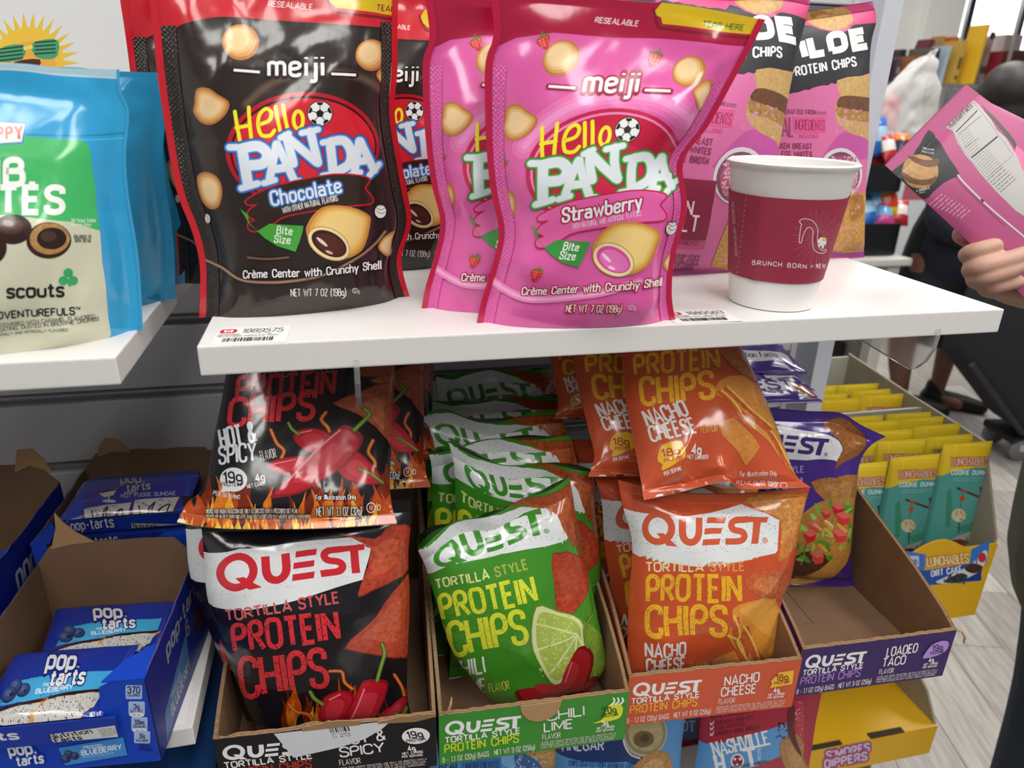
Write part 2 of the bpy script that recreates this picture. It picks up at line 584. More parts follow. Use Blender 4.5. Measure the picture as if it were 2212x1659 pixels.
    def many(self, T, col):
        if T:
            self.add(np.concatenate(T), col, sub=np.concatenate([(np.arange(len(t))//2 % 3)*.35+(i % 5)*1.05 for i, t in enumerate(T)]))
    def blob(self, pts, cols, sm=5, sh=.14, toward=(0, 0)):
        """shape with a soft colour run: nested shrinking copies"""
        P = np.array(smooth_pts(pts, True, sm) if sm else pts, float)
        c = P.mean(0)+np.array(toward)
        for i, col in enumerate(cols):
            self.poly((c+(P-c)*(1-sh*i)).tolist(), col)
    def flames(self, x0, x1, ybase, h, n, cols=('7a2408', 'b8480e', 'e0791a', 'f2b030')):
        for ci, col in enumerate(cols):
            for _ in range(n):
                x = self.rn.uniform(x0, x1)
                hh = h*self.rn.uniform(.35, 1)*(1-.18*ci)
                w = hh*self.rn.uniform(.14, .3)*(1-.12*ci)
                b = self.rn.uniform(-.25, .25)*hh
                y = ybase-self.rn.uniform(0, .35)*h
                self.poly([(x-w*.6, y), (x-w, y-hh*.3), (x-w*.2+b*.3, y-hh*.62), (x+b, y-hh), (x+w*.5+b*.3, y-hh*.55), (x+w, y-hh*.22), (x+w*.5, y)], (col, .35), 4, same=_ > 0)
    def lines(self, x0, y0, w, n, dy, col, h=1.6, rot=0., seed=1):
        """rows of print too small to read"""
        r = random.Random(seed)
        T = []
        for i in range(n):
            x = 0
            L = w*(1 if i < n-1 else .7)
            while x < L:
                l = min(r.uniform(3, 9)*h, L-x)
                a, b = (x, i*dy), (x+l*.82, i*dy)
                c, s = math.cos(rot), math.sin(rot)
                q = [(x0+p[0]*c-p[1]*s, y0+p[0]*s+p[1]*c) for p in (a, b)]
                T.append(ribbon(q, h))
                x += l
        if T: self.add(np.concatenate(T), col)
    def bars(self, x0, y0, w, h, col, rot=0., n=34, seed=2):
        r = random.Random(seed)
        c, s = math.cos(rot), math.sin(rot)
        T = []
        x = 0
        while x < w:
            b = r.choice((1, 1, 2, 3))*w/n/2.2
            q = [(x0+p*c-t*s, y0+p*s+t*c) for p, t in ((x, 0), (x+b, 0), (x+b, h), (x, h))]
            T += [(q[0], q[1], q[2]), (q[0], q[2], q[3])]
            x += b+r.choice((1, 1, 2))*w/n/2.2
        self.add(np.array(T), col)
    def tris(self):
        return np.concatenate(self.t), np.concatenate(self.c), np.concatenate(self.z)

def _inside(poly, x, y):
    c = False
    for i in range(len(poly)):
        (x1, y1), (x2, y2) = poly[i-1], poly[i]
        if (y1 > y) != (y2 > y) and x < (x2-x1)*(y-y1)/(y2-y1)+x1:
            c = not c
    return c

def homog(src, dst):
    """4-point map, both drawn frames"""
    A, B = [], []
    for (x, y), (X, Y) in zip(src, dst):
        A += [[x, y, 1, 0, 0, 0, -X*x, -X*y], [0, 0, 0, x, y, 1, -Y*x, -Y*y]]
        B += [X, Y]
    h = np.append(np.linalg.lstsq(np.array(A, float), np.array(B, float), rcond=None)[0], 1).reshape(3, 3)
    def f(P):
        P = np.asarray(P, float)
        q = np.c_[P, np.ones(len(P))]@h.T
        return q[:, :2]/q[:, 2:]
    return f

# ---------------------------------------------------------------- cutting print along the grid of the sheet it lies on
def _split(T, I, a, b, c):
    d = T@np.array([a, b], float)-c
    s = d > 0
    cnt = s.sum(1)
    lone = np.where(cnt == 1, s.argmax(1), (~s).argmax(1))
    idx = (lone[:, None]+np.arange(3)[None]) % 3
    r = np.arange(len(T))[:, None]
    t, dd = T[r, idx], d[r, idx]
    den1, den2 = dd[:, 0]-dd[:, 1], dd[:, 0]-dd[:, 2]
    f1 = np.clip(dd[:, 0]/np.where(abs(den1) < 1e-12, 1e-12, den1), 0, 1)[:, None]
    f2 = np.clip(dd[:, 0]/np.where(abs(den2) < 1e-12, 1e-12, den2), 0, 1)[:, None]
    p1 = t[:, 0]+(t[:, 1]-t[:, 0])*f1
    p2 = t[:, 0]+(t[:, 2]-t[:, 0])*f2
    out = np.concatenate([np.stack([t[:, 0], p1, p2], 1), np.stack([p1, t[:, 1], t[:, 2]], 1), np.stack([p1, t[:, 2], p2], 1)])
    return out, np.concatenate([I, I, I])

def _family(T, I, a, b, lo, hi):
    """cut by all whole-number lines a*x+b*y=k, sweeping once"""
    doneT, doneI = [], []
    w = np.array([a, b], float)
    d = T@w
    mn, mx = d.min(1), d.max(1)
    for k in range(lo, hi+1):
        fin = mx <= k+1e-6
        if fin.any():
            doneT.append(T[fin]); doneI.append(I[fin])
            q = ~fin
            T, I, mn, mx = T[q], I[q], mn[q], mx[q]
        hit = mn < k-1e-6
        if hit.any():
            nT, nI = _split(T[hit], I[hit], a, b, k)
            q = ~hit
            nd = nT@w
            T, I = np.concatenate([T[q], nT]), np.concatenate([I[q], nI])
            mn, mx = np.concatenate([mn[q], nd.min(1)]), np.concatenate([mx[q], nd.max(1)])
            fin = mx <= k+1e-6
            doneT.append(T[fin]); doneI.append(I[fin])
            q = ~fin
            T, I, mn, mx = T[q], I[q], mn[q], mx[q]
    return np.concatenate(doneT+[T]), np.concatenate(doneI+[I])

def cut(art, nu, nv):
    """print in (u,v) -> soup cut by the nu x nv grid and its diagonals, kept inside the sheet; buried ink is dropped"""
    T, C, Z = art.tris()
    ID = np.concatenate(art.i)
    T = T*np.array([nu, nv])
    ok = (T[:, :, 0].max(1) > 0) & (T[:, :, 0].min(1) < nu) & (T[:, :, 1].max(1) > 0) & (T[:, :, 1].min(1) < nv)
    T, I = T[ok], np.nonzero(ok)[0]
    T, I = _family(T, I, 1, 0, 0, nu)
    m = T.mean(1)
    ok = (m[:, 0] > 0) & (m[:, 0] < nu)
    T, I = T[ok], I[ok]
    T, I = _family(T, I, 0, 1, 0, nv)
    m = T.mean(1)
    ok = (m[:, 1] > 0) & (m[:, 1] < nv)
    T, I = T[ok], I[ok]
    T, I = _family(T, I, 1, -1, -nv, nu)
    e1, e2 = T[:, 1]-T[:, 0], T[:, 2]-T[:, 0]
    ar = abs(e1[:, 0]*e2[:, 1]-e1[:, 1]*e2[:, 0])*.5
    ok = ar > 1e-8
    T, I, ar = T[ok], I[ok], ar[ok]
    m = T.mean(1)
    ci = np.clip(np.floor(m).astype(int), 0, [nu-1, nv-1])
    low = (m[:, 0]-ci[:, 0]) > (m[:, 1]-ci[:, 1])
    cell = (ci[:, 1]*nu+ci[:, 0])*2+low
    z = Z[I]; sid = ID[I]
    key = cell.astype(np.int64)*200000+np.abs(sid)
    uk, inv = np.unique(key, return_inverse=True)
    s = np.bincount(inv, ar)
    full = (s > .4995)[inv] & (sid > 0)
    top = np.full(nu*nv*2, -1.)
    np.maximum.at(top, cell[full], z[full])
    keep = (z >= top[cell]) & ~full
    # one whole triangle for every fully inked half cell that shows
    ff = np.nonzero(full & (z >= top[cell]))[0]
    _, first = np.unique(key[ff], return_index=True)
    ff = ff[first]
    c = ci[ff].astype(float); lo = low[ff][:, None]
    p0, p1 = c, c+1
    p2 = np.where(lo, c+[1, 0], c+[0, 1])
    return np.concatenate([T[keep], np.stack([p0, p1, p2], 1)]), np.concatenate([C[I[keep]], C[I[ff]]]), np.concatenate([z[keep], z[ff]])

LAYER = 4.5e-6
def lay(cutart, G, N):
    """soup in grid units onto the sheet G (nv+1,nu+1,3) with normals N"""
    T, C, Z = cutart
    nv, nu = G.shape[0]-1, G.shape[1]-1
    m = T.mean(1)
    i = np.clip(np.floor(m[:, 0]).astype(int), 0, nu-1)
    j = np.clip(np.floor(m[:, 1]).astype(int), 0, nv-1)
    fu = T[:, :, 0]-i[:, None]
    fv = T[:, :, 1]-j[:, None]
    low = ((m[:, 0]-i) > (m[:, 1]-j))[:, None]
    # triangle (00,10,11) below the diagonal, (00,11,01) above
    w00 = np.where(low, 1-fu, 1-fv)
    w11 = np.where(low, fv, fu)
    wx = np.where(low, fu-fv, fv-fu)
    def q(A):
        ax = np.where(low[:, :, None], A[j, i+1][:, None, :], A[j+1, i][:, None, :])
        return w00[..., None]*A[j, i][:, None]+w11[..., None]*A[j+1, i+1][:, None]+wx[..., None]*ax
    P, Q = q(G), q(N)
    Q /= np.maximum(np.linalg.norm(Q, axis=2, keepdims=True), 1e-9)
    P = P+Q*(LAYER*(Z+2))[:, None, None]
    # face the same way as the sheet
    fn = np.cross(P[:, 1]-P[:, 0], P[:, 2]-P[:, 0])
    flip = (fn*Q[:, 0]).sum(1) < 0
    P[flip] = P[flip][:, ::-1]; Q[flip] = Q[flip][:, ::-1]
    return P.reshape(-1, 3), np.arange(len(P)*3).reshape(-1, 3), C, Q.reshape(-1, 3)

def grid_normals(G):
    du = np.gradient(G, axis=1)
    dv = np.gradient(G, axis=0)
    n = np.cross(du, dv)
    return n/np.maximum(np.linalg.norm(n, axis=2, keepdims=True), 1e-12)

def grid_faces(nu, nv, flip=False, base=0):
    i, j = np.meshgrid(np.arange(nu), np.arange(nv))
    a = (j*(nu+1)+i).ravel()
    b, c, d = a+1, a+nu+2, a+nu+1
    F = np.concatenate([np.stack([a, b, c], 1), np.stack([a, c, d], 1)])+base
    return F[:, ::-1] if flip else F

def printed(name, art, parent, material, origin, ax, ay, w, h, nrm=None):
    """print on a flat panel: (u,v) of art -> origin + ax*u*w + ay*v*h (parent space)"""
    T, C, Z = art.tris()
    ax, ay, origin = np.array(ax, float), np.array(ay, float), np.array(origin, float)
    n = np.cross(ax, ay) if nrm is None else np.array(nrm, float)
    n /= np.linalg.norm(n)
    T = np.clip(T, 0, 1)
    P = origin+T[..., 0:1]*ax*w+T[..., 1:2]*ay*h+n*(LAYER*2.5*(Z+3))[:, None, None]
    fn = np.cross(P[:, 1]-P[:, 0], P[:, 2]-P[:, 0])
    ok = np.linalg.norm(fn, axis=1) > 1e-13
    P, C, fn = P[ok], C[ok], fn[ok]
    flip = fn@n < 0
    P[flip] = P[flip][:, ::-1]
    me = mesh_np(name, P.reshape(-1, 3), np.arange(len(P)*3).reshape(-1, 3), material, C)
    return link(name, me, parent)

def frame(self, x0, y0, s):
    """draw in the coordinates of an enlarged detail"""
    if not hasattr(self, 'T0'):
        self.T0 = self.T
    b = self.T0
    o = np.array([x0, y0], float)
    self.T = lambda P: b(np.asarray(P, float)/s+o)
def push(self, f):
    b = self.T
    self._st = getattr(self, '_st', [])+[b]
    self.T = lambda P: b(f(P))
def pop(self):
    self.T = self._st.pop()
def base(self, T):
    self.T0 = self.T = T
Art.frame, Art.push, Art.pop, Art.base = frame, push, pop, base
# ---------------------------------------------------------------- bags: a sheet spanned between measured edges, blown up and creased
def _pl(C, t):
    """curve through points, by share of its length, run on straight past its ends"""
    C = np.asarray(C, float)
    d = np.r_[0, np.cumsum(np.linalg.norm(np.diff(C, axis=0), axis=1))]
    d /= d[-1]
    t = np.asarray(t, float)
    out = np.stack([np.interp(t, d, C[:, 0]), np.interp(t, d, C[:, 1])], -1)
    s0, s1 = (C[1]-C[0])/(d[1]-d[0]), (C[-1]-C[-2])/(d[-1]-d[-2])
    out += np.minimum(t, 0)[..., None]*s0+np.maximum(t-1, 0)[..., None]*s1
    return out

NU = 34
def vgrid(cb, ct, nb=38):
    a = np.linspace(0, cb, 11)[:-1] if cb else np.array([])
    b = np.linspace(cb, 1-ct, nb+1)
    c = np.linspace(1-ct, 1, 11)[1:] if ct else np.array([])
    return np.r_[a, b, c]

class Bag:
    def __init__(self, plane, L, R, B=None, T=None, th=.03, kind='pillow', cb=.05, ct=.05, seed=1, wr=1., fold=None, px=True, lump=None, foldb=None, nb=38, ridge=.0005):
        self.pl = plane
        g = (lambda P: smooth_ab(plane.ab(P))) if px else (lambda P: np.asarray(P, float))
        self.L, self.R = g(L), g(R)
        self.B = g(B) if B is not None else np.array([self.L[0], self.R[0]])
        self.Tc = g(T) if T is not None else np.array([self.L[-1], self.R[-1]])
        self.L = np.array(self.L); self.R = np.array(self.R)
        self.kind, self.cb, self.ct, self.th = kind, cb, ct, th
        self.vg = vgrid(cb, ct, nb)
        self.NV = len(self.vg)-1
        u, v = np.meshgrid(np.linspace(0, 1, NU+1), self.vg)
        ab = self.map(u, v)
        w = np.linalg.norm(self.R.mean(0)-self.L.mean(0))
        h = np.linalg.norm((self.Tc.mean(0)-self.B.mean(0)))
        self.w, self.h = w, h
        c = self.shape(u, v, th)
        x, y = u*w, v*h
        rn = random.Random(seed)
        m = np.clip(4*u*(1-u)*2.2, 0, 1)*np.clip((v-cb*.6)/.05, 0, 1)*np.clip((1-ct*.6-v)/.05, 0, 1)
        cr = np.zeros_like(c)
        for k in range(int(30*wr)):
            t = rn.random()
            if t < .5:    # from the seals
                top = rn.random() < .5
                x0, y0 = rn.uniform(.03, .97)*w, (1-ct if top else cb)*h
                an = (-1 if top else 1)*(math.pi/2+rn.uniform(-.7, .7))
            elif t < .8:  # from the sides
                left = rn.random() < .5
                x0, y0 = (.04 if left else .96)*w, rn.uniform(.08, .92)*h
                an = (0 if left else math.pi)+rn.uniform(-.9, .9)
            else:
                x0, y0, an = rn.uniform(.1, .9)*w, rn.uniform(.1, .9)*h, rn.uniform(0, 6.28)
            ln = rn.uniform(.018, .06)
            s = (x-x0)*math.cos(an)+(y-y0)*math.sin(an)
            d = -(x-x0)*math.sin(an)+(y-y0)*math.cos(an)
            wd = rn.uniform(.0052, .0095)
            cr += rn.choice((-1, 1, 1))*rn.uniform(.0007, .0022)*wr*np.exp(-np.abs(d)/wd)*np.clip(1-np.abs(s/ln-.35), 0, 1)**1.2
        ph = [rn.uniform(0, 6.28) for _ in range(6)]
        sw = (np.sin(x*70+y*34+ph[0])+np.sin(x*-46+y*66+ph[1])+.6*np.sin(x*120-y*85+ph[2]))*.0007*wr
        c = c+(cr+sw)*m
        if lump is not None:
            c = c+lump(u, v)
        if ridge:
            z = np.arange(self.NV+1)
            rib = np.where((self.vg < cb*.98) | (self.vg > 1-ct*.98), np.where(z % 2 == 0, ridge, -ridge), 0)
            if kind == 'pillow':
                c = c+rib[:, None]
        self.c0 = c
        self.G = np.concatenate([ab, c[..., None]], 2)
        for f in (fold, foldb):
            if f is None:
                continue
            v0, ang, tilt = f
            # sheet beyond the line v0 (+tilt*u) is turned forward by ang
            vv = v0+tilt*(u-.5)
            line = self.map(u, vv)
            up = ang > 0 or v0 > .5
            s = np.where((v-vv > 0) if v0 > .5 else (v-vv < 0), np.linalg.norm(ab-line, axis=2), 0)
            sgn = 1 if v0 > .5 else -1
            self.G[..., 1] = np.where(s > 0, line[..., 1]+sgn*s*math.cos(ang), self.G[..., 1])
            self.G[..., 2] = self.G[..., 2]+s*math.sin(ang)
    def map(self, u, v):
        uu, vv = np.asarray(u, float), np.asarray(v, float)
        L, R, B, T = _pl(self.L, vv), _pl(self.R, vv), _pl(self.B, uu), _pl(self.Tc, uu)
        u_, v_ = uu[..., None], vv[..., None]
        l0, l1, r0, r1 = self.L[0], self.L[-1], self.R[0], self.R[-1]
        return (1-u_)*L+u_*R+(1-v_)*B+v_*T-((1-u_)*(1-v_)*l0+u_*(1-v_)*r0+(1-u_)*v_*l1+u_*v_*r1)
    def shape(self, u, v, th):
        e = np.clip(4*u*(1-u), 0, 1)
        if self.kind == 'pillow':
            vv = np.clip((v-self.cb)/(1-self.cb-self.ct), 0, 1)
            return th*.5*e**.62*np.clip(4*vv*(1-vv), 0, 1)**.5
        if self.kind == 'flat':
            return th*.5*e**.35*np.clip(4*v*(1-v), 0, 1)**.35
        # stand-up pouch: flat side seams, gusset at the foot, flat above the zip
        uu = np.clip((u-.075)/.85, 0, 1)
        e = np.clip(4*uu*(1-uu), 0, 1)**.55
        p = np.interp(v, [0, .05, .2, .45, .7, .83, .9, 1.2], [.72, .86, 1, .95, .62, .25, .06, .02])
        return th*.5*e*p
    def inv(self, P):
        P = np.asarray(P, float)
        off = np.zeros(len(P))
        uv = np.full((len(P), 2), .5)
        for it in range(4):
            ab = self.abo(P, off)
            for _ in range(7):
                f = self.map(uv[:, 0], uv[:, 1])-ab
                h = 1e-4
                fu = (self.map(uv[:, 0]+h, uv[:, 1])-self.map(uv[:, 0]-h, uv[:, 1]))/(2*h)
                fv = (self.map(uv[:, 0], uv[:, 1]+h)-self.map(uv[:, 0], uv[:, 1]-h))/(2*h)
                det = fu[:, 0]*fv[:, 1]-fu[:, 1]*fv[:, 0]
                det = np.where(abs(det) < 1e-9, 1e-9, det)
                uv = uv-np.stack([(f[:, 0]*fv[:, 1]-f[:, 1]*fv[:, 0])/det, (fu[:, 0]*f[:, 1]-fu[:, 1]*f[:, 0])/det], 1)
                uv = np.clip(uv, -1, 2)
            off = self.shape(np.clip(uv[:, 0], 0, 1), np.clip(uv[:, 1], 0, 1), self.th)
        return uv
    def abo(self, P, off):
        d = rays(P)
        t = ((self.pl.p0-CAM_POS)@self.pl.n+off)/(d@self.pl.n)
        W = CAM_POS+d*t[:, None]-self.pl.p0
        return np.stack([W@self.pl.a, W@self.pl.b], 1)
    def build(self, name, art, front, back, material=None, label=None, cat='chip bag', group=None, edge=None, back_depth=.55, seal_part=True, side=None, mx=None, seam_ink=None):
        material = material or FOIL
        N = grid_normals(self.G)
        nv, nu = self.NV, NU
        G2 = self.G.copy()
        G2[..., 2] = -np.abs(self.shape(*np.meshgrid(np.linspace(0, 1, nu+1), self.vg), 1.)[...])*0
        e = self.c0*back_depth
        rim = np.zeros_like(e); rim[:, 0] = rim[:, -1] = 1
        u, v = np.meshgrid(np.linspace(0, 1, nu+1), self.vg)
        sm = self.shape(u, v, 1.)
        sm = sm/max(sm.max(), 1e-9)
        # back sheet: same outline, bulging away, a hair behind the front
        G2[..., 2] = self.G[..., 2]-self.c0+np.minimum(self.c0, 0)-np.maximum(self.c0, 0)*back_depth-.0005
        V = np.concatenate([self.G.reshape(-1, 3), G2.reshape(-1, 3)])
        n0 = (nu+1)*(nv+1)
        F1 = grid_faces(nu, nv)
        F2 = grid_faces(nu, nv, True, n0)
        def wall(idx, fl):
            a, b = idx[:-1], idx[1:]
            q = np.concatenate([np.stack([a, b, b+n0], 1), np.stack([a, b+n0, a+n0], 1)])
            return q[:, ::-1] if fl else q
        i0 = np.arange(nu+1)
        W = np.concatenate([wall(i0, True), wall(nv*(nu+1)+i0, False), wall(np.arange(nv+1)*(nu+1), False), wall(np.arange(nv+1)*(nu+1)+nu, True)])
        F = np.concatenate([F1, F2, W])
        cf, cbk = np.array(lin(front)), np.array(lin(back))
        cf[3] = cbk[3] = 0
        C = np.concatenate([np.tile(cf, (len(F1), 1)), np.tile(cbk, (len(F2), 1)), np.tile(np.array(list(lin(side or back))[:3]+[0]), (len(W), 1))])
        NB = np.concatenate([N.reshape(-1, 3), -N.reshape(-1, 3)])
        # seals become parts of their own
        fj = np.concatenate([V[F1][:, :, 0]*0]) if False else None
        jrow = (F1.min(1)//(nu+1))
        jrow2 = ((F2-n0).min(1)//(nu+1))
        lo, hi = self.cb and np.searchsorted(self.vg, self.cb*.99), np.searchsorted(self.vg, 1-self.ct*1.001)
        def part(mask1, mask2, extra):
            f = np.concatenate([F1[mask1], F2[mask2], W[extra]])
            c = np.concatenate([C[:len(F1)][mask1], C[len(F1):len(F1)+len(F2)][mask2], C[len(F1)+len(F2):][extra]])
            used, invx = np.unique(f, return_inverse=True)
            return V[used], invx.reshape(-1, 3), c, NB[used]
        wr_ = np.minimum(W % n0, W % n0).min(1)//(nu+1)
        pieces = []
        if seal_part and self.ct:
            pieces.append(('top_seal', jrow >= hi, jrow2 >= hi, wr_ >= hi))
        if seal_part and self.cb and self.kind != 'pouch':
            pieces.append(('bottom_seal', jrow < lo, jrow2 < lo, wr_ < lo))
        m1 = np.ones(len(F1), bool); m2 = np.ones(len(F2), bool); mw = np.ones(len(W), bool)
        for _, a, b, w in pieces:
            m1 &= ~a; m2 &= ~b; mw &= ~w
        v_, f_, c_, n_ = part(m1, m2, mw)
        root = link(name, mesh_np(name, v_, f_, material, c_, n_))
        root.matrix_world = self.pl.M if mx is None else mx
        for nm, a, b, w in pieces:
            v_, f_, c_, n_ = part(a, b, w)
            link(nm, mesh_np(nm, v_, f_, material, c_, n_), root)
        if art is not None:
            key = (NU, tuple(np.round(self.vg, 6)))
            if getattr(art, '_cut', None) is None or art._key != key:
                A = Art()
                T, CC, Z = art.tris()
                T = T.copy()
                T[..., 1] = _vmap(T[..., 1], self.vg)
                A.t, A.c, A.z, A.i = [T], [CC], [Z], art.i
                art._cut, art._key = cut(A, nu, nv), key
            P, Fp, Cp, Np = lay(art._cut, self.G, N)
            link('front_print', mesh_np('front_print', P, Fp, material, Cp, Np), root)
        if self.kind == 'pouch' and seam_ink:
            S = Art()
            for x0, x1 in ((.03, .082), (.918, .97)):
                S.add(np.array([[(x0, .0), (x1, .0), (x1, .8)], [(x0, .0), (x1, .8), (x0, .8)]]), seam_ink, S.k > 0)
            S.z = [z+120 for z in S.z]
            for t in S.t: t[..., 1] = _vmap(t[..., 1], self.vg)
            P, Fp, Cp, Np = lay(cut(S, nu, nv), self.G, N)
            link('embossed_seam', mesh_np('embossed_seam', P, Fp, EMBOSS, Cp, Np), root)
        tag(root, label, cat, group)
        return root

EMBOSS = inkmat('embossed_film', .2, .4)
def _emb():
    nt = EMBOSS.node_tree
    tc = nt.nodes.new('ShaderNodeTexCoord')
    mp = nt.nodes.new('ShaderNodeMapping')
    mp.inputs['Rotation'].default_value = (0, 0, .785)
    ck = nt.nodes.new('ShaderNodeTexVoronoi')
    ck.inputs['Scale'].default_value = 520
    ck.inputs['Randomness'].default_value = .25
    bp = nt.nodes.new('ShaderNodeBump')
    bp.inputs['Strength'].default_value = .5
    bp.inputs['Distance'].default_value = .0012
    nt.links.new(tc.outputs['Object'], mp.inputs[0])
    nt.links.new(mp.outputs[0], ck.inputs['Vector'])
    nt.links.new(ck.outputs['Distance'], bp.inputs['Height'])
    nt.links.new(bp.outputs[0], nt.nodes['Principled BSDF'].inputs['Normal'])
_emb()

def _vmap(v, vg):
    """v of the face -> share of grid rows"""
    n = len(vg)-1
    r = np.interp(v, vg, np.arange(n+1)/n)
    r = np.where(v < 0, v, r)
    return np.where(v > 1, v, r)

def smooth_ab(P):
    if len(P) < 4:
        return P
    return np.array(smooth_pts([tuple(p) for p in P], False, 5))
# ---------------------------------------------------------------- printed designs
COOK = ['b9763a', 'd29a58', 'e3b67c', 'ecca98']
def cookie(A, x, y, rx, ry, rot=0):
    for i, c in enumerate(COOK):
        A.ell(x-rx*.05*i, y-ry*.05*i, rx*(1-.13*i), ry*(1-.13*i), c, rot)
def strawberry(A, x, y, s, rot=0):
    c, n = math.cos(rot), math.sin(rot)
    q = lambda a, b: (x+(a*c-b*n)*s, y+(a*n+b*c)*s)
    A.poly([q(-.7, -.7), q(0, -.9), q(.7, -.7), q(.75, 0), q(.3, .8), q(0, 1.05), q(-.3, .8), q(-.75, 0)], 'cf2232', 3)
    A.poly([q(-.5, -.5), q(0, -.6), q(.2, 0), q(-.1, .6), q(-.5, 0)], 'e04050', 3)
    for k in range(9):
        A.ell(*q(-.45+.45*(k % 3), -.35+.4*(k//3)), .06*s, .09*s, 'f0c060', n=5, same=k > 0)
    for a in (-.7, -.25, .25, .7):
        A.poly([q(0, -1.0), q(a-.15, -.72), q(a*1.1, -.35), q(a+.15, -.75)], '3f8a3a')
    A.line([q(0, -.9), q(.2, -1.3)], .14*s, '3f8a3a')
def ball(A, x, y, r):
    A.ell(x, y, r*1.08, r*1.08, '15130f')
    A.ell(x, y, r, r, 'e9e7e6')
    def pent(cx, cy, s, r0):
        A.poly([(cx+s*math.cos(r0+k*1.2566), cy+s*math.sin(r0+k*1.2566)) for k in range(5)], '15130f')
    pent(x, y, r*.36, -1.57)
    for k in range(5):
        a = -1.57+k*1.2566
        A.line([(x+.36*r*math.cos(a), y+.36*r*math.sin(a)), (x+.66*r*math.cos(a), y+.66*r*math.sin(a))], r*.07, '15130f')
        b = a
        A.poly([(x+.66*r*math.cos(b), y+.66*r*math.sin(b)), (x+.8*r*math.cos(b-.3), y+.8*r*math.sin(b-.3)), (x+.99*r*math.cos(b-.26), y+.99*r*math.sin(b-.26)),
                (x+.99*r*math.cos(b+.26), y+.99*r*math.sin(b+.26)), (x+.8*r*math.cos(b+.3), y+.8*r*math.sin(b+.3))], '15130f')

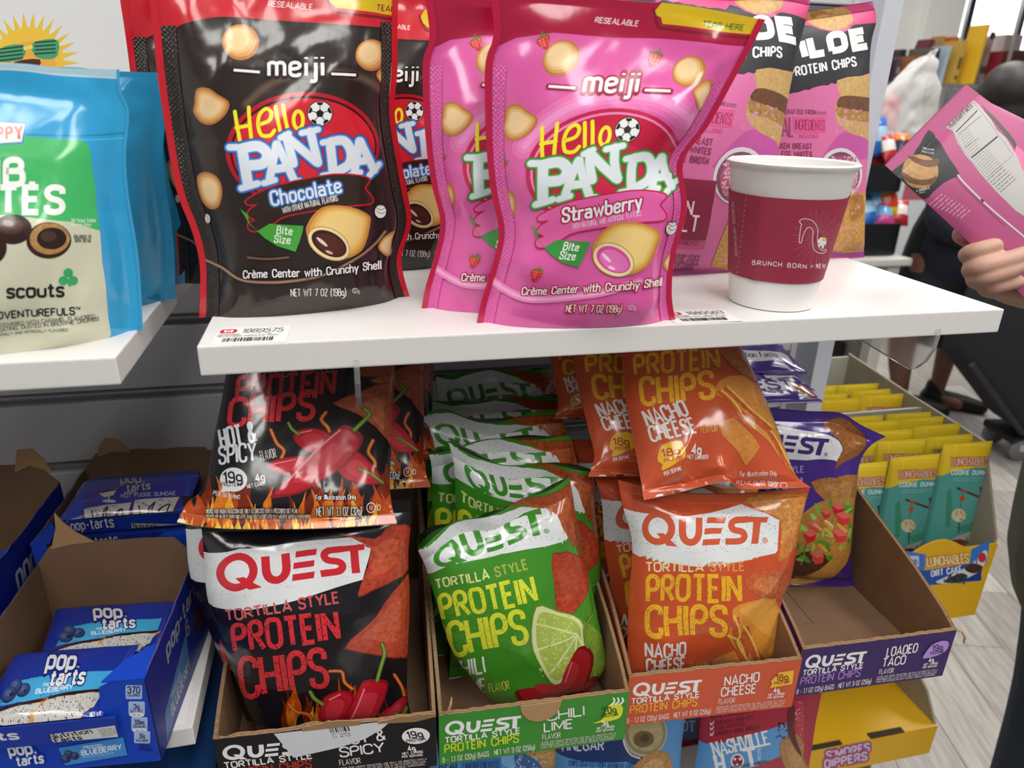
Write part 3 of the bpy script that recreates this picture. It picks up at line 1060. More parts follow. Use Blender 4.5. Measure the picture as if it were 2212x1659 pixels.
def pouch_art(A, flavor):
    ch = flavor == 'c'
    ink = '2b211d' if ch else 'e060a8'
    redc = 'c6222f' if ch else 'a8143c'
    dark = '241a16' if ch else 'a3123a'
    f2, f3 = (280, 0, 3.568), (380, 400, 4.096)
    A.frame(*f2)
    # soft swirl on the ground
    if ch:
        for w, c in ((90, '3a2c25'), (62, '4c3a30'), (36, '5f4a3d')):
            A.line([(900, 800), (1100, 640), (1400, 560), (1750, 590), (1950, 720), (2020, 950), (2010, 1200)], w, c, sm=6)
    else:
        for w, c in ((200, 'e46eb0'), (120, 'e87cb8'), (56, 'ee92c6')):
            A.line([(700, 1000), (900, 760), (1250, 620), (1650, 640), (1900, 780)], w, c, sm=6)
    # red head panel with its sweeping lower edge, side seams
    A.poly([(-300, -400), (-300, 330), (120, 430), (330, 240), (480, 170), (760, 130), (1200, 165), (2060, 222), (2400, 240), (2400, -400)], redc)
    if ch:
        A.line([(150, 420), (330, 245), (480, 175), (760, 135), (1200, 170), (2060, 226)], 14, '15100d', sm=4)
    A.text('RESEALABLE', 1062, 48, 40, 'e8c8c8', w=.2, fit=345, rot=.085)
    A.poly([(1560, -120), (1500, -20), (1590, 60), (2060, 122), (2400, 150), (2400, -160)], 'd8b41c')
    A.line([(1500, -60), (1555, 70), (1640, 100), (2060, 150), (2300, 170)], 22, '7c1420', sm=3)
    A.text('TEAR HERE', 1895, 78, 42, '8a2a1c' if ch else '3f7a2a', w=.2, fit=330, rot=.1)
    # cookies
    cookie(A, 855, 325, 145, 140)
    cookie(A, 1860, 425, 125, 122)
    if not ch or True:
        A.blob([(515, 690), (600, 680), (680, 730), (765, 790), (740, 880), (650, 955), (560, 950), (495, 870), (500, 800)], COOK)
        A.blob([(1905, 560), (2020, 480), (2065, 620), (2050, 745), (1985, 735), (1930, 640)], COOK)
        A.blob([(520, 1370), (590, 1325), (680, 1370), (715, 1470), (690, 1590), (620, 1610), (550, 1530)], COOK)
    if not ch:
        for x, y, s, r in ((700, 200, 62, -.5), (1580, 330, 66, .25), (365, 845, 62, .1), (530, 1150, 64, .25), (2010, 1230, 60, .3)):
            strawberry(A, x, y, s, r)
    # oval
    A.ell(1330, 1150, 590, 440, 'b4142a' if ch else 'c01848', -.06, 48)
    A.ell(1335, 1155, 560, 415, '2a0d0c' if ch else 'e884bc', -.06, 48)
    A.ell(1338, 1160, 545, 402, 'cf2030' if ch else 'c2183e', -.06, 48)
    A.ell(1340, 1260, 470, 270, 'd8283a' if ch else 'd02448', -.06, 40)
    A.text('meiji', 1062, 583, 154, 'f2f0f0', w=.215, fit=438, cap=0, out=(dark, 15), sp=.2)
    for a, b in (((800, 541), (1005, 556)), ((1548, 571), (1738, 580))):
        A.line([a, b], 44, dark, cap=1); A.line([a, b], 20, 'f2f0f0', cap=0)
    ye = 'f0e428'
    for pts, cl in (([(810, 860), (850, 1085)], 0), ([(918, 828), (938, 1078)], 0), ([(822, 985), (930, 965)], 0),
                    ([(1000, 960), (1075, 930), (1092, 870), (1055, 838), (1005, 880), (990, 960), (1015, 1040), (1080, 1045), (1115, 1005)], 0),
                    ([(1125, 822), (1162, 1025)], 0), ([(1182, 812), (1218, 1008)], 0)):
        A.line(pts, 29, ye, sm=0 if len(pts) == 2 else 5)
    A.line([(1297+36*math.cos(t), 925+68*math.sin(t)) for t in np.linspace(0, 6.1, 18)], 28, ye, closed=True)
    ball(A, 1462, 876, 92)
    # big outlined name
    pan = [(74, [[(868, 1155), (912, 1420)], [(868, 1145), (985, 1126), (1055, 1180), (1028, 1258), (905, 1276)]]), (46, [[(770, 1136), (850, 1136)], [(862, 1450), (985, 1412)]]),
           (56, [[(1128, 1112), (1075, 1375)], [(1135, 1112), (1268, 1400)], [(1090, 1306), (1220, 1286)]]), (42, [[(1030, 1410), (1115, 1384)], [(1225, 1434), (1305, 1392)]]),
           (62, [[(1205, 1055), (1258, 1260)], [(1200, 1050), (1442, 1252)], [(1390, 1015), (1450, 1255)]]), (42, [[(1160, 1064), (1225, 1030)], [(1322, 1026), (1448, 998)]]),
           (66, [[(1545, 1105), (1572, 1330)], [(1545, 1094), (1650, 1085), (1706, 1170), (1690, 1270), (1572, 1336)]]), (42, [[(1485, 1100), (1550, 1085)], [(1488, 1356), (1570, 1342)]]),
           (54, [[(1765, 1085), (1735, 1325)], [(1770, 1085), (1882, 1312)], [(1745, 1248), (1835, 1233)]]), (40, [[(1698, 1352), (1778, 1328)], [(1848, 1352), (1918, 1265)]])]
    for e, c in ((46, '16386e' if ch else '2c5a26'), (36, '3a78c8' if ch else '4a9a40'), (10, '9cc0e6' if ch else 'c0dcb4'), (0, 'dfe4ec')):
        T = [ribbon(smooth_pts(p, False, 5) if len(p) > 2 else p, w+e, False, 1) for w, ps in pan for p in ps]
        A.many(T, c)
    # flavour splash
    A.frame(*f3)
    sp = [(640, 120), (900, 0), (1400, -90), (1700, -60), (1670, 30), (1735, 110), (1715, 165), (1500, 185), (1000, 262), (860, 335), (720, 402), (655, 392), (645, 335), (705, 305), (640, 270), (655, 215), (722, 165), (640, 170)]
    A.line(sp, 26, 'c01c2c' if ch else 'c01848', closed=True, sm=3)
    A.poly(sp, '33241d' if ch else 'e060a4', 3)
    A.text('Chocolate' if ch else 'Strawberry', 838, 178 if ch else 184, 122, 'e8ecf4', w=.17, fit=650 if ch else 700, rot=-.185, out=[('3a78c8' if ch else 'b01844', 14)], cap=1, arc=.0)
    A.text('WITH OTHER NATURAL FLAVORS' if ch else 'WITH NATURAL AND ARTIFICIAL FLAVORS', 940, 246, 50, 'dcd4d0' if ch else 'f0b8d8', w=.15, fit=510 if ch else 600, rot=-.215 if ch else -.2)
    A.poly([(570, 205), (640, 260), (650, 330), (720, 405), (830, 338), (1130, 360), (1060, 590), (900, 540), (790, 470), (650, 340)], '4aa63c' if ch else '3c9440')
    A.text('Bite', 888, 425, 66, 'eef2ec', w=.16, rot=.1, sp=.2, cap=1)
    A.text('Size', 868, 505, 66, 'eef2ec', w=.16, rot=.1, sp=.2, cap=1)
    A.blob([(1165, 340), (1290, 200), (1500, 185), (1695, 255), (1720, 350), (1640, 580), (1440, 655), (1300, 620), (1170, 470)], ['c8883c', 'dda850', 'e8bc68', 'eccb80'], 4, .1, (60, -40))
    A.ell(1350, 515, 200, 132, 'b98a48', .52)
    A.ell(1350, 515, 192, 124, 'ead9a4', .52)
    A.ell(1352, 515, 165, 100, '3c1a14' if ch else 'd24a9a', .52)
    A.ell(1360, 525, 140, 80, '54261c' if ch else 'e070b4', .52)
    A.ell(1290, 500, 60, 14, 'e0d0c8' if ch else 'f6c8e4', .7)
    A.ell(1350, 590, 34, 12, 'c8b0a8' if ch else 'f6c8e4', .4)
    A.ell(1810, 235, 52, 62, '15130f'); A.ell(1810, 235, 49, 58, 'e4e2e0')
    for k in (-1, 0, 1):
        A.line([(1770+8*k, 200+30*k), (1815, 220+34*k), (1852, 200+40*k)], 5, '303030', sm=3)
    A.ell(285, 292, 24, 40, 'e0d8d4', -.2)
    A.line([(275, 262), (290, 292), (285, 325)], 4, 'b03030', sm=3)
    A.blob([(1785, 545), (1830, 465), (1925, 400), (1905, 470), (1880, 600), (1855, 625), (1815, 600)], COOK)
    if ch:
        for w, c in ((34, '4c382d'), (20, '7c604e'), (8, 'a88a74')):
            A.line([(100, 610), (230, 650), (400, 720), (560, 828), (740, 862), (1000, 850), (1300, 786), (1600, 640), (1760, 520), (1850, 410)], w, c, sm=5)
        for w, c in ((24, '4c382d'), (12, '7c604e')):
            A.line([(640, 640), (820, 655), (1000, 640)], w, c, sm=4)
    else:
        for w, c in ((70, 'e880ba'), (30, 'f2a4d0')):
            A.line([(100, 560), (300, 690), (560, 828), (740, 862), (1000, 850), (1300, 800), (1600, 700)], w, c, sm=5)
        strawberry(A, 690, 640, 62, .2)
    A.text('Cr`me Center with Crunchy Shell', 596, 842, 66, 'ece8e6', w=.16, fit=1215, rot=-.075, arc=.0035, out=(dark, 9), cap=1, shear=.06)
    A.text('NET WT 7 OZ (198g)', 1012, 976, 60, 'e0d8d4', w=.12, fit=480, rot=-.022, out=None if ch else (dark, 8))
    A.line([(1567+24*math.cos(t), 922+20*math.sin(t)) for t in np.linspace(0, 5.9, 14)], 5, 'd0c8c4', closed=True)
    A.text('U', 1558, 934, 24, 'd0c8c4', w=.16); A.text('D', 1592, 950, 26, 'd0c8c4', w=.16)
    return A

def quest_logo(A, col, quad, reg=None, tm=False):
    A.push(homog([(0, 0), (700, 38), (0, 195), (634, 190)], quad))
    A.line([(92+74*math.cos(t), 98+76*math.sin(t)) for t in np.linspace(0, 2*math.pi, 30)[:-1]], 37, col, closed=True)
    A.poly([(84, 128), (122, 128), (196, 196), (140, 196)], col)
    A.line(_round([(224, 38), (220, 172), (312, 172), (318, 38)], 60, False), 39, col, cap=0)
    for q in (((368, 38), (468, 38), (460, 71), (360, 71)), ((350, 98), (448, 98), (441, 130), (343, 130)), ((338, 157), (440, 157), (432, 190), (331, 190))):
        A.poly(list(q), col)
    A.line(_round([(596, 54), (500, 54), (494, 106), (578, 122), (572, 173), (466, 173)], 34, False), 36, col, cap=0)
    A.poly([(592, 38), (704, 38), (698, 70), (588, 70)], col)
    A.poly([(628, 60), (668, 60), (652, 190), (612, 190)], col)
    if reg:
        A.line([(690+12*math.cos(t), 172+14*math.sin(t)) for t in np.linspace(0, 6, 12)], 4, reg, closed=True)
        A.text('R', 685, 180, 16, reg, w=.2)
    if tm:
        A.text('TM', 680, 192, 20, col, w=.2)
    A.pop()

def distress(A, x0, y0, x1, y1, n, r, col):
    A.dots(x0, y0, x1, y1, n, r, col)

def chip(A, pts, cols=('8c2a1c', 'b8432c', 'c85838')):
    A.poly(pts, (cols[0], .3), 2)
    P = np.array(pts, float); c = P.mean(0)
    A.poly((c+(P-c)*.96).tolist(), (cols[1], .55), 2)
    A.poly((c+(P-c)*.55).tolist(), (cols[2], .6), 4)
def pepper(A, body, stem, shine, cols=('8e1420', 'b81c2c', 'cc3444'), w=24):
    A.poly(body, cols[0], 4)
    P = np.array(body, float); c = P.mean(0)
    A.poly((c+(P-c)*.9).tolist(), cols[1], 4)
    A.poly((c+(P-c)*.55).tolist(), cols[2], 4)
    if shine: A.line(shine, w*.45, 'e4868c', sm=4)
    if stem:
        A.line(stem, w*1.2, '3c5a1c', sm=5); A.line(stem, w*.7, '7c9c3c', sm=5)

def badge(A, x, y, s, num, col, ink, rot=0):
    """protein badge: melting-cheese / pepper drop with its figure"""
    c, n = math.cos(rot), math.sin(rot)
    q = lambda a, b: (x+(a*c-b*n)*s, y+(a*n+b*c)*s)
    A.poly([q(-1, .35), q(-.9, -.2), q(-.55, -.75), q(.1, -.95), q(.9, -.85), q(1, .3), q(.4, .55), q(-.1, .85), q(-.85, 1.05), q(-.75, .6)], col, 2)
    X, Y = q(-.72, .1)
    A.text(num, X, Y, .55*s, ink, w=.2, rot=rot, fit=1.35*s)
    X, Y = q(-.62, .5)
    A.text('PROTEIN', X, Y, .26*s, ink, w=.18, rot=rot, fit=1.3*s)

QC = {  # band ink, word inks, ground, flavour
 'o': dict(g='c9532e', logo='cf5a38', t1='efd5a4', t2='e2954a', big='eeb32c', fl='e8e6e4', sub='e6a044', spk='8c3418'),
 'k': dict(g='17141a', logo='cc2430', t1='d4686c', t2='cf5258', big='d6303a', fl='e6e8ec', sub='c8c0b8', spk='3a0c10'),
 'g': dict(g='3f8a24', logo='3c8c2a', t1='dfe29a', t2='a8b04a', big='d8dc34', fl='e8ece6', sub='d0d850', spk='2c5a14'),
 'p': dict(g='432382', logo='3c2272', t1='d8cce8', t2='a894cc', big='a884d4', fl='e8e6ee', sub='c8b0e0', spk='2a1458')}

def band(A, pts, n=520):
    A.poly(pts, 'e2e4e6')
    P = np.array(pts)
    A.dots(P[:, 0].min(), P[:, 1].min(), P[:, 0].max(), P[:, 1].max(), n, 3.2, '3c4044', inside=pts)
    A.dots(P[:, 0].min(), P[:, 1].min(), P[:, 0].max(), P[:, 1].max(), n//3, 2.6, 'a06070', inside=pts)

def quest_o(A):
    c = QC['o']
    A.frame(1270, 1020, 2.596)
    band(A, [(180, 200), (880, 196), (1000, 230), (1072, 268), (1062, 436), (1050, 453), (340, 457), (180, 440)], 420)
    quest_logo(A, c['logo'], [(305, 220), (1008, 252), (305, 415), (940, 405)], c['logo'])
    ch = ('b06a26', 'cc8038', 'd8924a')
    chip(A, [(868, 165), (960, 122), (1215, 118), (1320, 118), (1260, 300), (1150, 430), (1062, 505), (1078, 420), (1076, 275), (1008, 228)], ch)
    chip(A, [(875, 612), (950, 560), (1060, 540), (1130, 590), (1100, 690), (1030, 730), (960, 700), (900, 660)], ('b4542a', 'c8623a', 'd67a48'))
    A.text('TORTILLA', 322, 555, 47, c['t1'], w=.2, fit=328)
    A.text('STYLE', 682, 553, 47, c['t2'], w=.2, fit=200)
    for w_, x, y, h, fit in (('PROTEIN', 322, 722, 140, 540), ('CHIPS', 318, 912, 158, 462)):
        A.text(w_, x, y, h, c['big'], w=.19, fit=fit, arc=.004, sp=.13)
        distress(A, x, y-h, x+fit, y, 420, 4.6, 'c96a24')
    A.text('NACHO', 314, 1024, 72, c['fl'], w=.17, fit=236)
    A.text('CHEESE', 318, 1108, 72, c['fl'], w=.17, fit=230)
    A.text('FLAVOR', 570, 1106, 40, c['sub'], w=.11, fit=106)
    A.poly([(700, 1060), (740, 1030), (820, 998), (880, 1080), (860, 1130), (720, 1130)], ('d88c3c', .3))
    A.poly([(806, 765), (900, 722), (1052, 708), (1085, 860), (1100, 1040), (1080, 1100), (900, 1082), (835, 1000), (778, 910), (810, 840)], ('e09438', .18), 2)
    A.poly([(850, 760), (1040, 720), (1080, 930), (980, 900), (900, 820)], ('e8a448', .1), 3)
    for p in ([(800, 860), (840, 800), (850, 880), (900, 960), (880, 1060), (820, 960)], [(860, 900), (900, 860), (930, 960), (990, 1060), (940, 1070), (900, 1000)]):
        A.poly(p, ('c86432', .4), 3)
    for p in ([(815, 800), (850, 900), (840, 960), (900, 1060)], [(870, 860), (920, 940), (960, 1060)], [(780, 910), (850, 950), (880, 1040)]):
        A.line(p, 12, ('eec060', .3), sm=5)
def quest_o2(A):
    """the same face, measured on the bag lying on top"""
    c = QC['o']
    A.frame(1180, 740, 3.687)
    for w_, x, y, h, fit, r in (('PROTEIN', 700, 252, 150, 690, -.085), ('CHIPS', 752, 492, 210, 600, -.09)):
        A.text(w_, x, y, h, c['big'], w=.18, fit=fit, rot=r, sp=.13)
        distress(A, x, y-h, x+fit, y, 380, 6, 'c96a24')
    band(A, [(560, -420), (1500, -420), (1540, -200), (640, -180)], 100)
    A.text('NACHO', 802, 668, 128, c['fl'], w=.16, fit=355, rot=-.27, shear=-.1)
    A.text('CHEESE', 836, 790, 120, c['fl'], w=.16, fit=370, rot=-.2, shear=-.1)
    A.text('FLAVOR', 1228, 720, 58, c['sub'], w=.11, fit=136, rot=-.08)
    badge(A, 985, 900, 108, '18g', 'ecb62c', 'b04420', -.14)
    A.text('4g', 1150, 888, 70, 'f0eeee', w=.2, rot=-.05)
    A.text('NET CARBS', 1112, 928, 28, 'f0e8e4', w=.17, fit=195, rot=-.09)
    A.text('PER SERVING', 932, 1068, 30, 'ecdcd4', w=.16, fit=140, rot=-.33)
    A.lines(960, 1176, 320, 3, 22, 'd89478', 9, -.1)
    A.text('For Illustration Only', 1580, 1040, 36, 'e8d8d0', w=.14, fit=258, rot=.08)
    A.text('NET WT 1.1 OZ (32g)', 1552, 1118, 46, 'e8d0c8', w=.12, fit=290, rot=.1)
    A.line([(1890+26*math.cos(t), 1138+22*math.sin(t)) for t in np.linspace(0, 6, 14)], 5, 'e8d0c8', closed=True)
    A.poly([(1360, 640), (1480, 600), (1640, 740), (1700, 830), (1620, 960), (1540, 870), (1400, 740)], ('d68a3c', .3))
    A.poly([(1370, 310), (1560, 260), (1700, 400), (1850, 620), (1950, 900), (1990, 1060), (1850, 900), (1760, 780), (1560, 620), (1470, 480), (1350, 420)], ('e09440', .25), 2)
    for p in ([(1370, 400), (1480, 500), (1560, 620), (1640, 700)], [(1560, 560), (1700, 660), (1800, 760), (1920, 980)], [(1420, 370), (1540, 480), (1620, 560), (1780, 690)]):
        A.line(p, 30, ('d0602c', .4), sm=5); A.line([(x+18, y-12) for x, y in p], 14, ('f0c868', .3), sm=5)
    chip(A, [(1400, 100), (1500, 90), (1660, 240), (1700, 330), (1560, 260)], ('a4481e', 'c4702c', 'cc8038'))
    for i, col in enumerate(('e6e4e4', '8c4a30', '30181a', '9a8a86', 'b07a50')):
        A.ell(900+i*75, 1220-i*16, 32, 12, col, -.2)

def quest_k(A):
    c = QC['k']
    A.frame(400, 1120, 3.079)
    b = [(60, 240), (130, 226), (360, 200), (640, 168), (1090, 124), (1252, 152), (1215, 280), (1180, 402), (148, 562), (40, 570)]
    band(A, b, 560)
    chip(A, [(1010, 95), (1255, 132), (1330, 70), (1400, 40), (1520, 70), (1490, 340), (1395, 402), (1250, 470), (1152, 522), (1165, 440), (1235, 190)])
    chip(A, [(1520, 380), (1500, 870), (1440, 928), (1300, 922), (1058, 866), (1180, 740), (1262, 660), (1330, 550), (1420, 440)])
    quest_logo(A, c['logo'], [(205, 238), (1186, 168), (212, 492), (1140, 362)], None, True)
    A.text('TORTILLA', 270, 676, 66, c['t1'], w=.2, fit=450, rot=-.152)
    A.text('STYLE', 756, 600, 66, c['t2'], w=.2, fit=275, rot=-.152)
    A.text('PROTEIN', 318, 884, 178, c['big'], w=.2, fit=725, rot=-.128, sp=.13, arc=.001)
    distress(A, 300, 600, 1045, 890, 560, 6, c['spk'])
    A.text('CHIPS', 372, 1185, 250, c['big'], w=.19, fit=600, rot=-.128, sp=.12)
    distress(A, 350, 850, 965, 1190, 460, 6, c['spk'])
    A.flames(640, 1480, 1430, 330, 7)
    for p in ([(690, 1240), (740, 1290), (820, 1310), (860, 1390)], [(960, 1010), (1040, 1020), (1060, 1090), (1110, 1130)], [(1390, 1040), (1440, 1120), (1460, 1200)]):
        A.line(p, 24, ('a8461c', .5), sm=5); A.line(p, 11, ('e08a3c', .3), sm=5)
    pepper(A, [(1290, 1305), (1360, 1250), (1450, 1182), (1475, 1210), (1440, 1300), (1400, 1370), (1270, 1380)], [(1400, 1290), (1440, 1310), (1470, 1260)], None)
    pepper(A, [(890, 1300), (925, 1190), (1040, 1143), (1120, 1180), (1060, 1340), (960, 1400), (905, 1380)], [(915, 1240), (860, 1200), (832, 1155)], [(960, 1210), (1030, 1170)])
    pepper(A, [(1200, 1072), (1340, 1078), (1330, 1190), (1250, 1340), (1150, 1440), (1000, 1470), (1070, 1290), (1150, 1130)], [(1275, 1075), (1300, 990), (1325, 900), (1310, 842)], [(1190, 1130), (1120, 1290), (1050, 1410)])
def quest_k2(A):
    """the same face, measured on the bag lying on top"""
    c = QC['k']
    A.frame(370, 780, 3.95)
    A.text('TORTILLA STYLE', 620, 155, 60, 'a85458', w=.18, fit=810, rot=-.08)
    A.text('PROTEIN', 540, 330, 190, 'b02a30', w=.19, fit=860, rot=-.06, sp=.13, shear=.14)
    A.text('CHIPS', 470, 560, 225, c['big'], w=.19, fit=760, rot=-.1, sp=.12, shear=.2)
    distress(A, 480, 110, 1400, 560, 700, 6, c['spk'])
    A.flames(-60, 2000, 1470, 560, 16)
    A.rect(-200, 1395, 2100, 1600, ('8c4414', .75))
    A.flames(-60, 2000, 1500, 200, 22, ('b8480e', 'e09a2c', 'eecb50'))
    for p in ([(850, 590), (900, 700), (960, 760), (940, 830)], [(1320, 440), (1280, 500), (1330, 560), (1350, 600)], [(1720, 680), (1680, 780), (1740, 880), (1700, 1000)]):
        A.line(p, 34, ('a8461c', .5), sm=5); A.line(p, 15, ('e08a3c', .3), sm=5)
    chip(A, [(1575, 125), (1620, 60), (2090, 40), (2110, 560), (2050, 500), (1900, 440), (1920, 190), (1860, 150)], ('6e2a1c', '96442c', 'a85a38'))
    chip(A, [(1375, 365), (1600, 270), (1880, 172), (1895, 420), (1880, 700), (1850, 690), (1740, 560), (1580, 450)], ('8a3a24', 'a85238', 'b46444'))
    pepper(A, [(1040, 660), (1080, 590), (1230, 570), (1380, 650), (1340, 800), (1150, 770)], [(1085, 620), (1030, 580), (1000, 530)], [(1100, 610), (1200, 590)])
    pepper(A, [(815, 905), (900, 840), (1150, 810), (1300, 880), (1200, 980), (960, 970)], None, [(880, 880), (1060, 840)])
    pepper(A, [(1400, 880), (1560, 760), (1740, 920), (1800, 1040), (1650, 1060), (1480, 1000)], [(1600, 920), (1700, 970), (1800, 1040)], None)
    pepper(A, [(1470, 548), (1620, 620), (1628, 700), (1540, 830), (1380, 960), (1150, 1110), (960, 1165), (845, 1165), (960, 1040), (1150, 860), (1300, 690)],
           [(1560, 590), (1640, 510), (1690, 450), (1650, 410)], [(1440, 590), (1240, 760), (1000, 1030)], w=34)
    A.text('HOT &', 425, 752, 165, c['fl'], w=.17, fit=320, rot=-.2, shear=.02)
    A.text('SPICY', 408, 884, 150, c['fl'], w=.17, fit=330, rot=-.09, shear=.04)
    A.text('FLAVOR', 768, 852, 76, c['sub'], w=.12, fit=138, rot=-.22)
    A.ell(535, 1015, 116, 100, 'e4e6e8'); A.poly([(440, 1060), (425, 1120), (520, 1110)], 'e4e6e8')
    A.text('19g', 450, 1045, 84, '17141a', w=.18, fit=165, rot=-.1)
    A.text('PROTEIN', 428, 1072, 32, '17141a', w=.17, fit=168, rot=-.02)
    A.text('PER SERVING', 358, 1140, 32, 'e0d8d4', w=.16, fit=230, rot=.16)
    A.text('4g', 722, 1030, 62, 'e8e4e4', w=.18, rot=-.16)
    A.text('NET CARBS', 652, 1086, 30, 'e8e4e4', w=.16, fit=160, rot=-.2)
    A.text('For Illustration Only', 1232, 1192, 40, 'f0ecea', w=.15, fit=345, rot=-.03, out=('30180c', 4))
    A.text('NOTICE FOR WEIGHT REDUCTION USE ONLY AS DIRECTED WITH A PRESCRIBED DIET PLAN.', 300, 1292, 34, 'e8e0d8', w=.13, fit=780, rot=.0, out=('281408', 4), sp=.1)
    A.text('DO NOT USE IN DIETS SUPPLYING LESS THAN 400 CALORIES PER DAY WITHOUT MEDICAL SUPERVISION.', 298, 1336, 34, 'e8e0d8', w=.13, fit=895, rot=.0, out=('281408', 4), sp=.1)
    A.text('NET WT 1.1 OZ (32g)', 1238, 1314, 62, 'ece8e4', w=.13, fit=388, rot=-.02, out=('281408', 4))
    A.line([(1702+36*math.cos(t), 1248+38*math.sin(t)) for t in np.linspace(0, 6, 16)], 7, 'ece8e4', closed=True)
    A.text('U', 1690, 1264, 34, 'ece8e4', w=.15); A.text('D', 1755, 1268, 42, 'ece8e4', w=.13)
    A.ell(78, 1372, 48, 24, 'e4e2e0')

def quest_g(A):
    c = QC['g']
    A.frame(880, 1060, 2.77)
    A.poly([(-400, 1400), (-400, -200), (1600, -200), (1600, 1400)], c['g'])
    b = [(20, 360), (90, 345), (250, 215), (500, 140), (862, 84), (905, 150), (990, 262), (960, 276), (560, 376), (120, 492), (20, 510)]
    band(A, b, 520)
    chip(A, [(560, 95), (800, 30), (940, -30), (1040, -30), (1010, 290), (988, 330), (955, 270), (880, 122), (720, 92)], ('8c3a1c', 'ac4e28', 'b85c34'))
    quest_logo(A, c['logo'], [(120, 330), (800, 118), (190, 470), (775, 270)], c['logo'])
    A.poly([(1000, 190), (1060, 200), (1120, 240), (1110, 470), (1060, 500), (1010, 340)], ('8c4a28', .5))
    chip(A, [(868, 366), (1050, 398), (1086, 590), (1010, 720), (920, 782), (893, 742), (880, 560)], ('8e301c', 'b04028', 'b84c30'))
    A.text('TORTILLA', 172, 588, 54, c['t1'], w=.2, fit=330, rot=-.215)
    A.text('STYLE', 526, 512, 54, c['t2'], w=.2, fit=205, rot=-.235)
    A.text('PROTEIN', 205, 772, 140, c['big'], w=.18, fit=590, rot=-.215, sp=.13)
    distress(A, 200, 500, 780, 770, 420, 4.6, '6a9a24')
    A.text('CHIPS', 262, 992, 195, c['big'], w=.18, fit=480, rot=-.2, sp=.12)
    distress(A, 250, 690, 720, 980, 360, 4.6, '6a9a24')
    A.text('CHILI', 270, 1115, 92, c['fl'], w=.18, fit=205, rot=-.15)
    A.text('LIME', 340, 1215, 82, c['fl'], w=.18, fit=132, rot=-.08)
    A.text('FLAVOR', 490, 1200, 46, c['sub'], w=.1, fit=124, rot=-.14)
    lime = [(765, 675), (900, 720), (1040, 762), (1180, 890), (1215, 1080), (1190, 1160), (900, 1172), (800, 1060), (735, 900)]
    A.poly(lime, '5c8a20', 3)
    A.poly([(768, 690), (900, 730), (1030, 770), (1060, 900), (1000, 1060), (890, 1160), (800, 1050), (745, 900)], 'd2d89c', 3)
    A.poly([(785, 730), (900, 750), (1015, 790), (1035, 900), (985, 1040), (890, 1130), (815, 1035), (772, 900)], 'a4b850', 3)
    for a in (.2, .75, 1.3, 1.85, 2.4):
        A.line([(1010, 850), (1010-250*math.cos(a-.4), 850+300*math.sin(a-.4))], 10, 'd8dca8')
    A.dots(790, 740, 1000, 1110, 130, 12, ('c4d078', .2))
    A.poly([(1050, 790), (1140, 840), (1200, 960), (1205, 1090), (1120, 1100), (1060, 950)], ('7c9a34', .4), 3)
    pepper(A, [(640, 1205), (700, 1182), (900, 1170), (950, 1060), (1005, 945), (1065, 925), (1112, 985), (1090, 1100), (1000, 1225), (840, 1272), (700, 1268)],
           [(1075, 935), (1060, 860), (1075, 790), (1108, 742)], [(980, 1020), (940, 1140)], ('6e1014', '9a1a20', 'aa2a30'), 12)
    pepper(A, [(1080, 1120), (1145, 1110), (1150, 1210), (1060, 1230), (1020, 1225)], None, None, ('6e1014', '9a1a20', 'a4242a'))
    A.poly([(310, 1420), (330, 1330), (400, 1270), (500, 1270), (520, 1330), (420, 1400)], 'd8d428', 3)
    A.text('20g', 390, 1350, 46, '3a5a14', w=.16, rot=.1)
    A.text('NUTRITION', 70, 225, 30, 'e0e8d8', w=.14, rot=-.35)

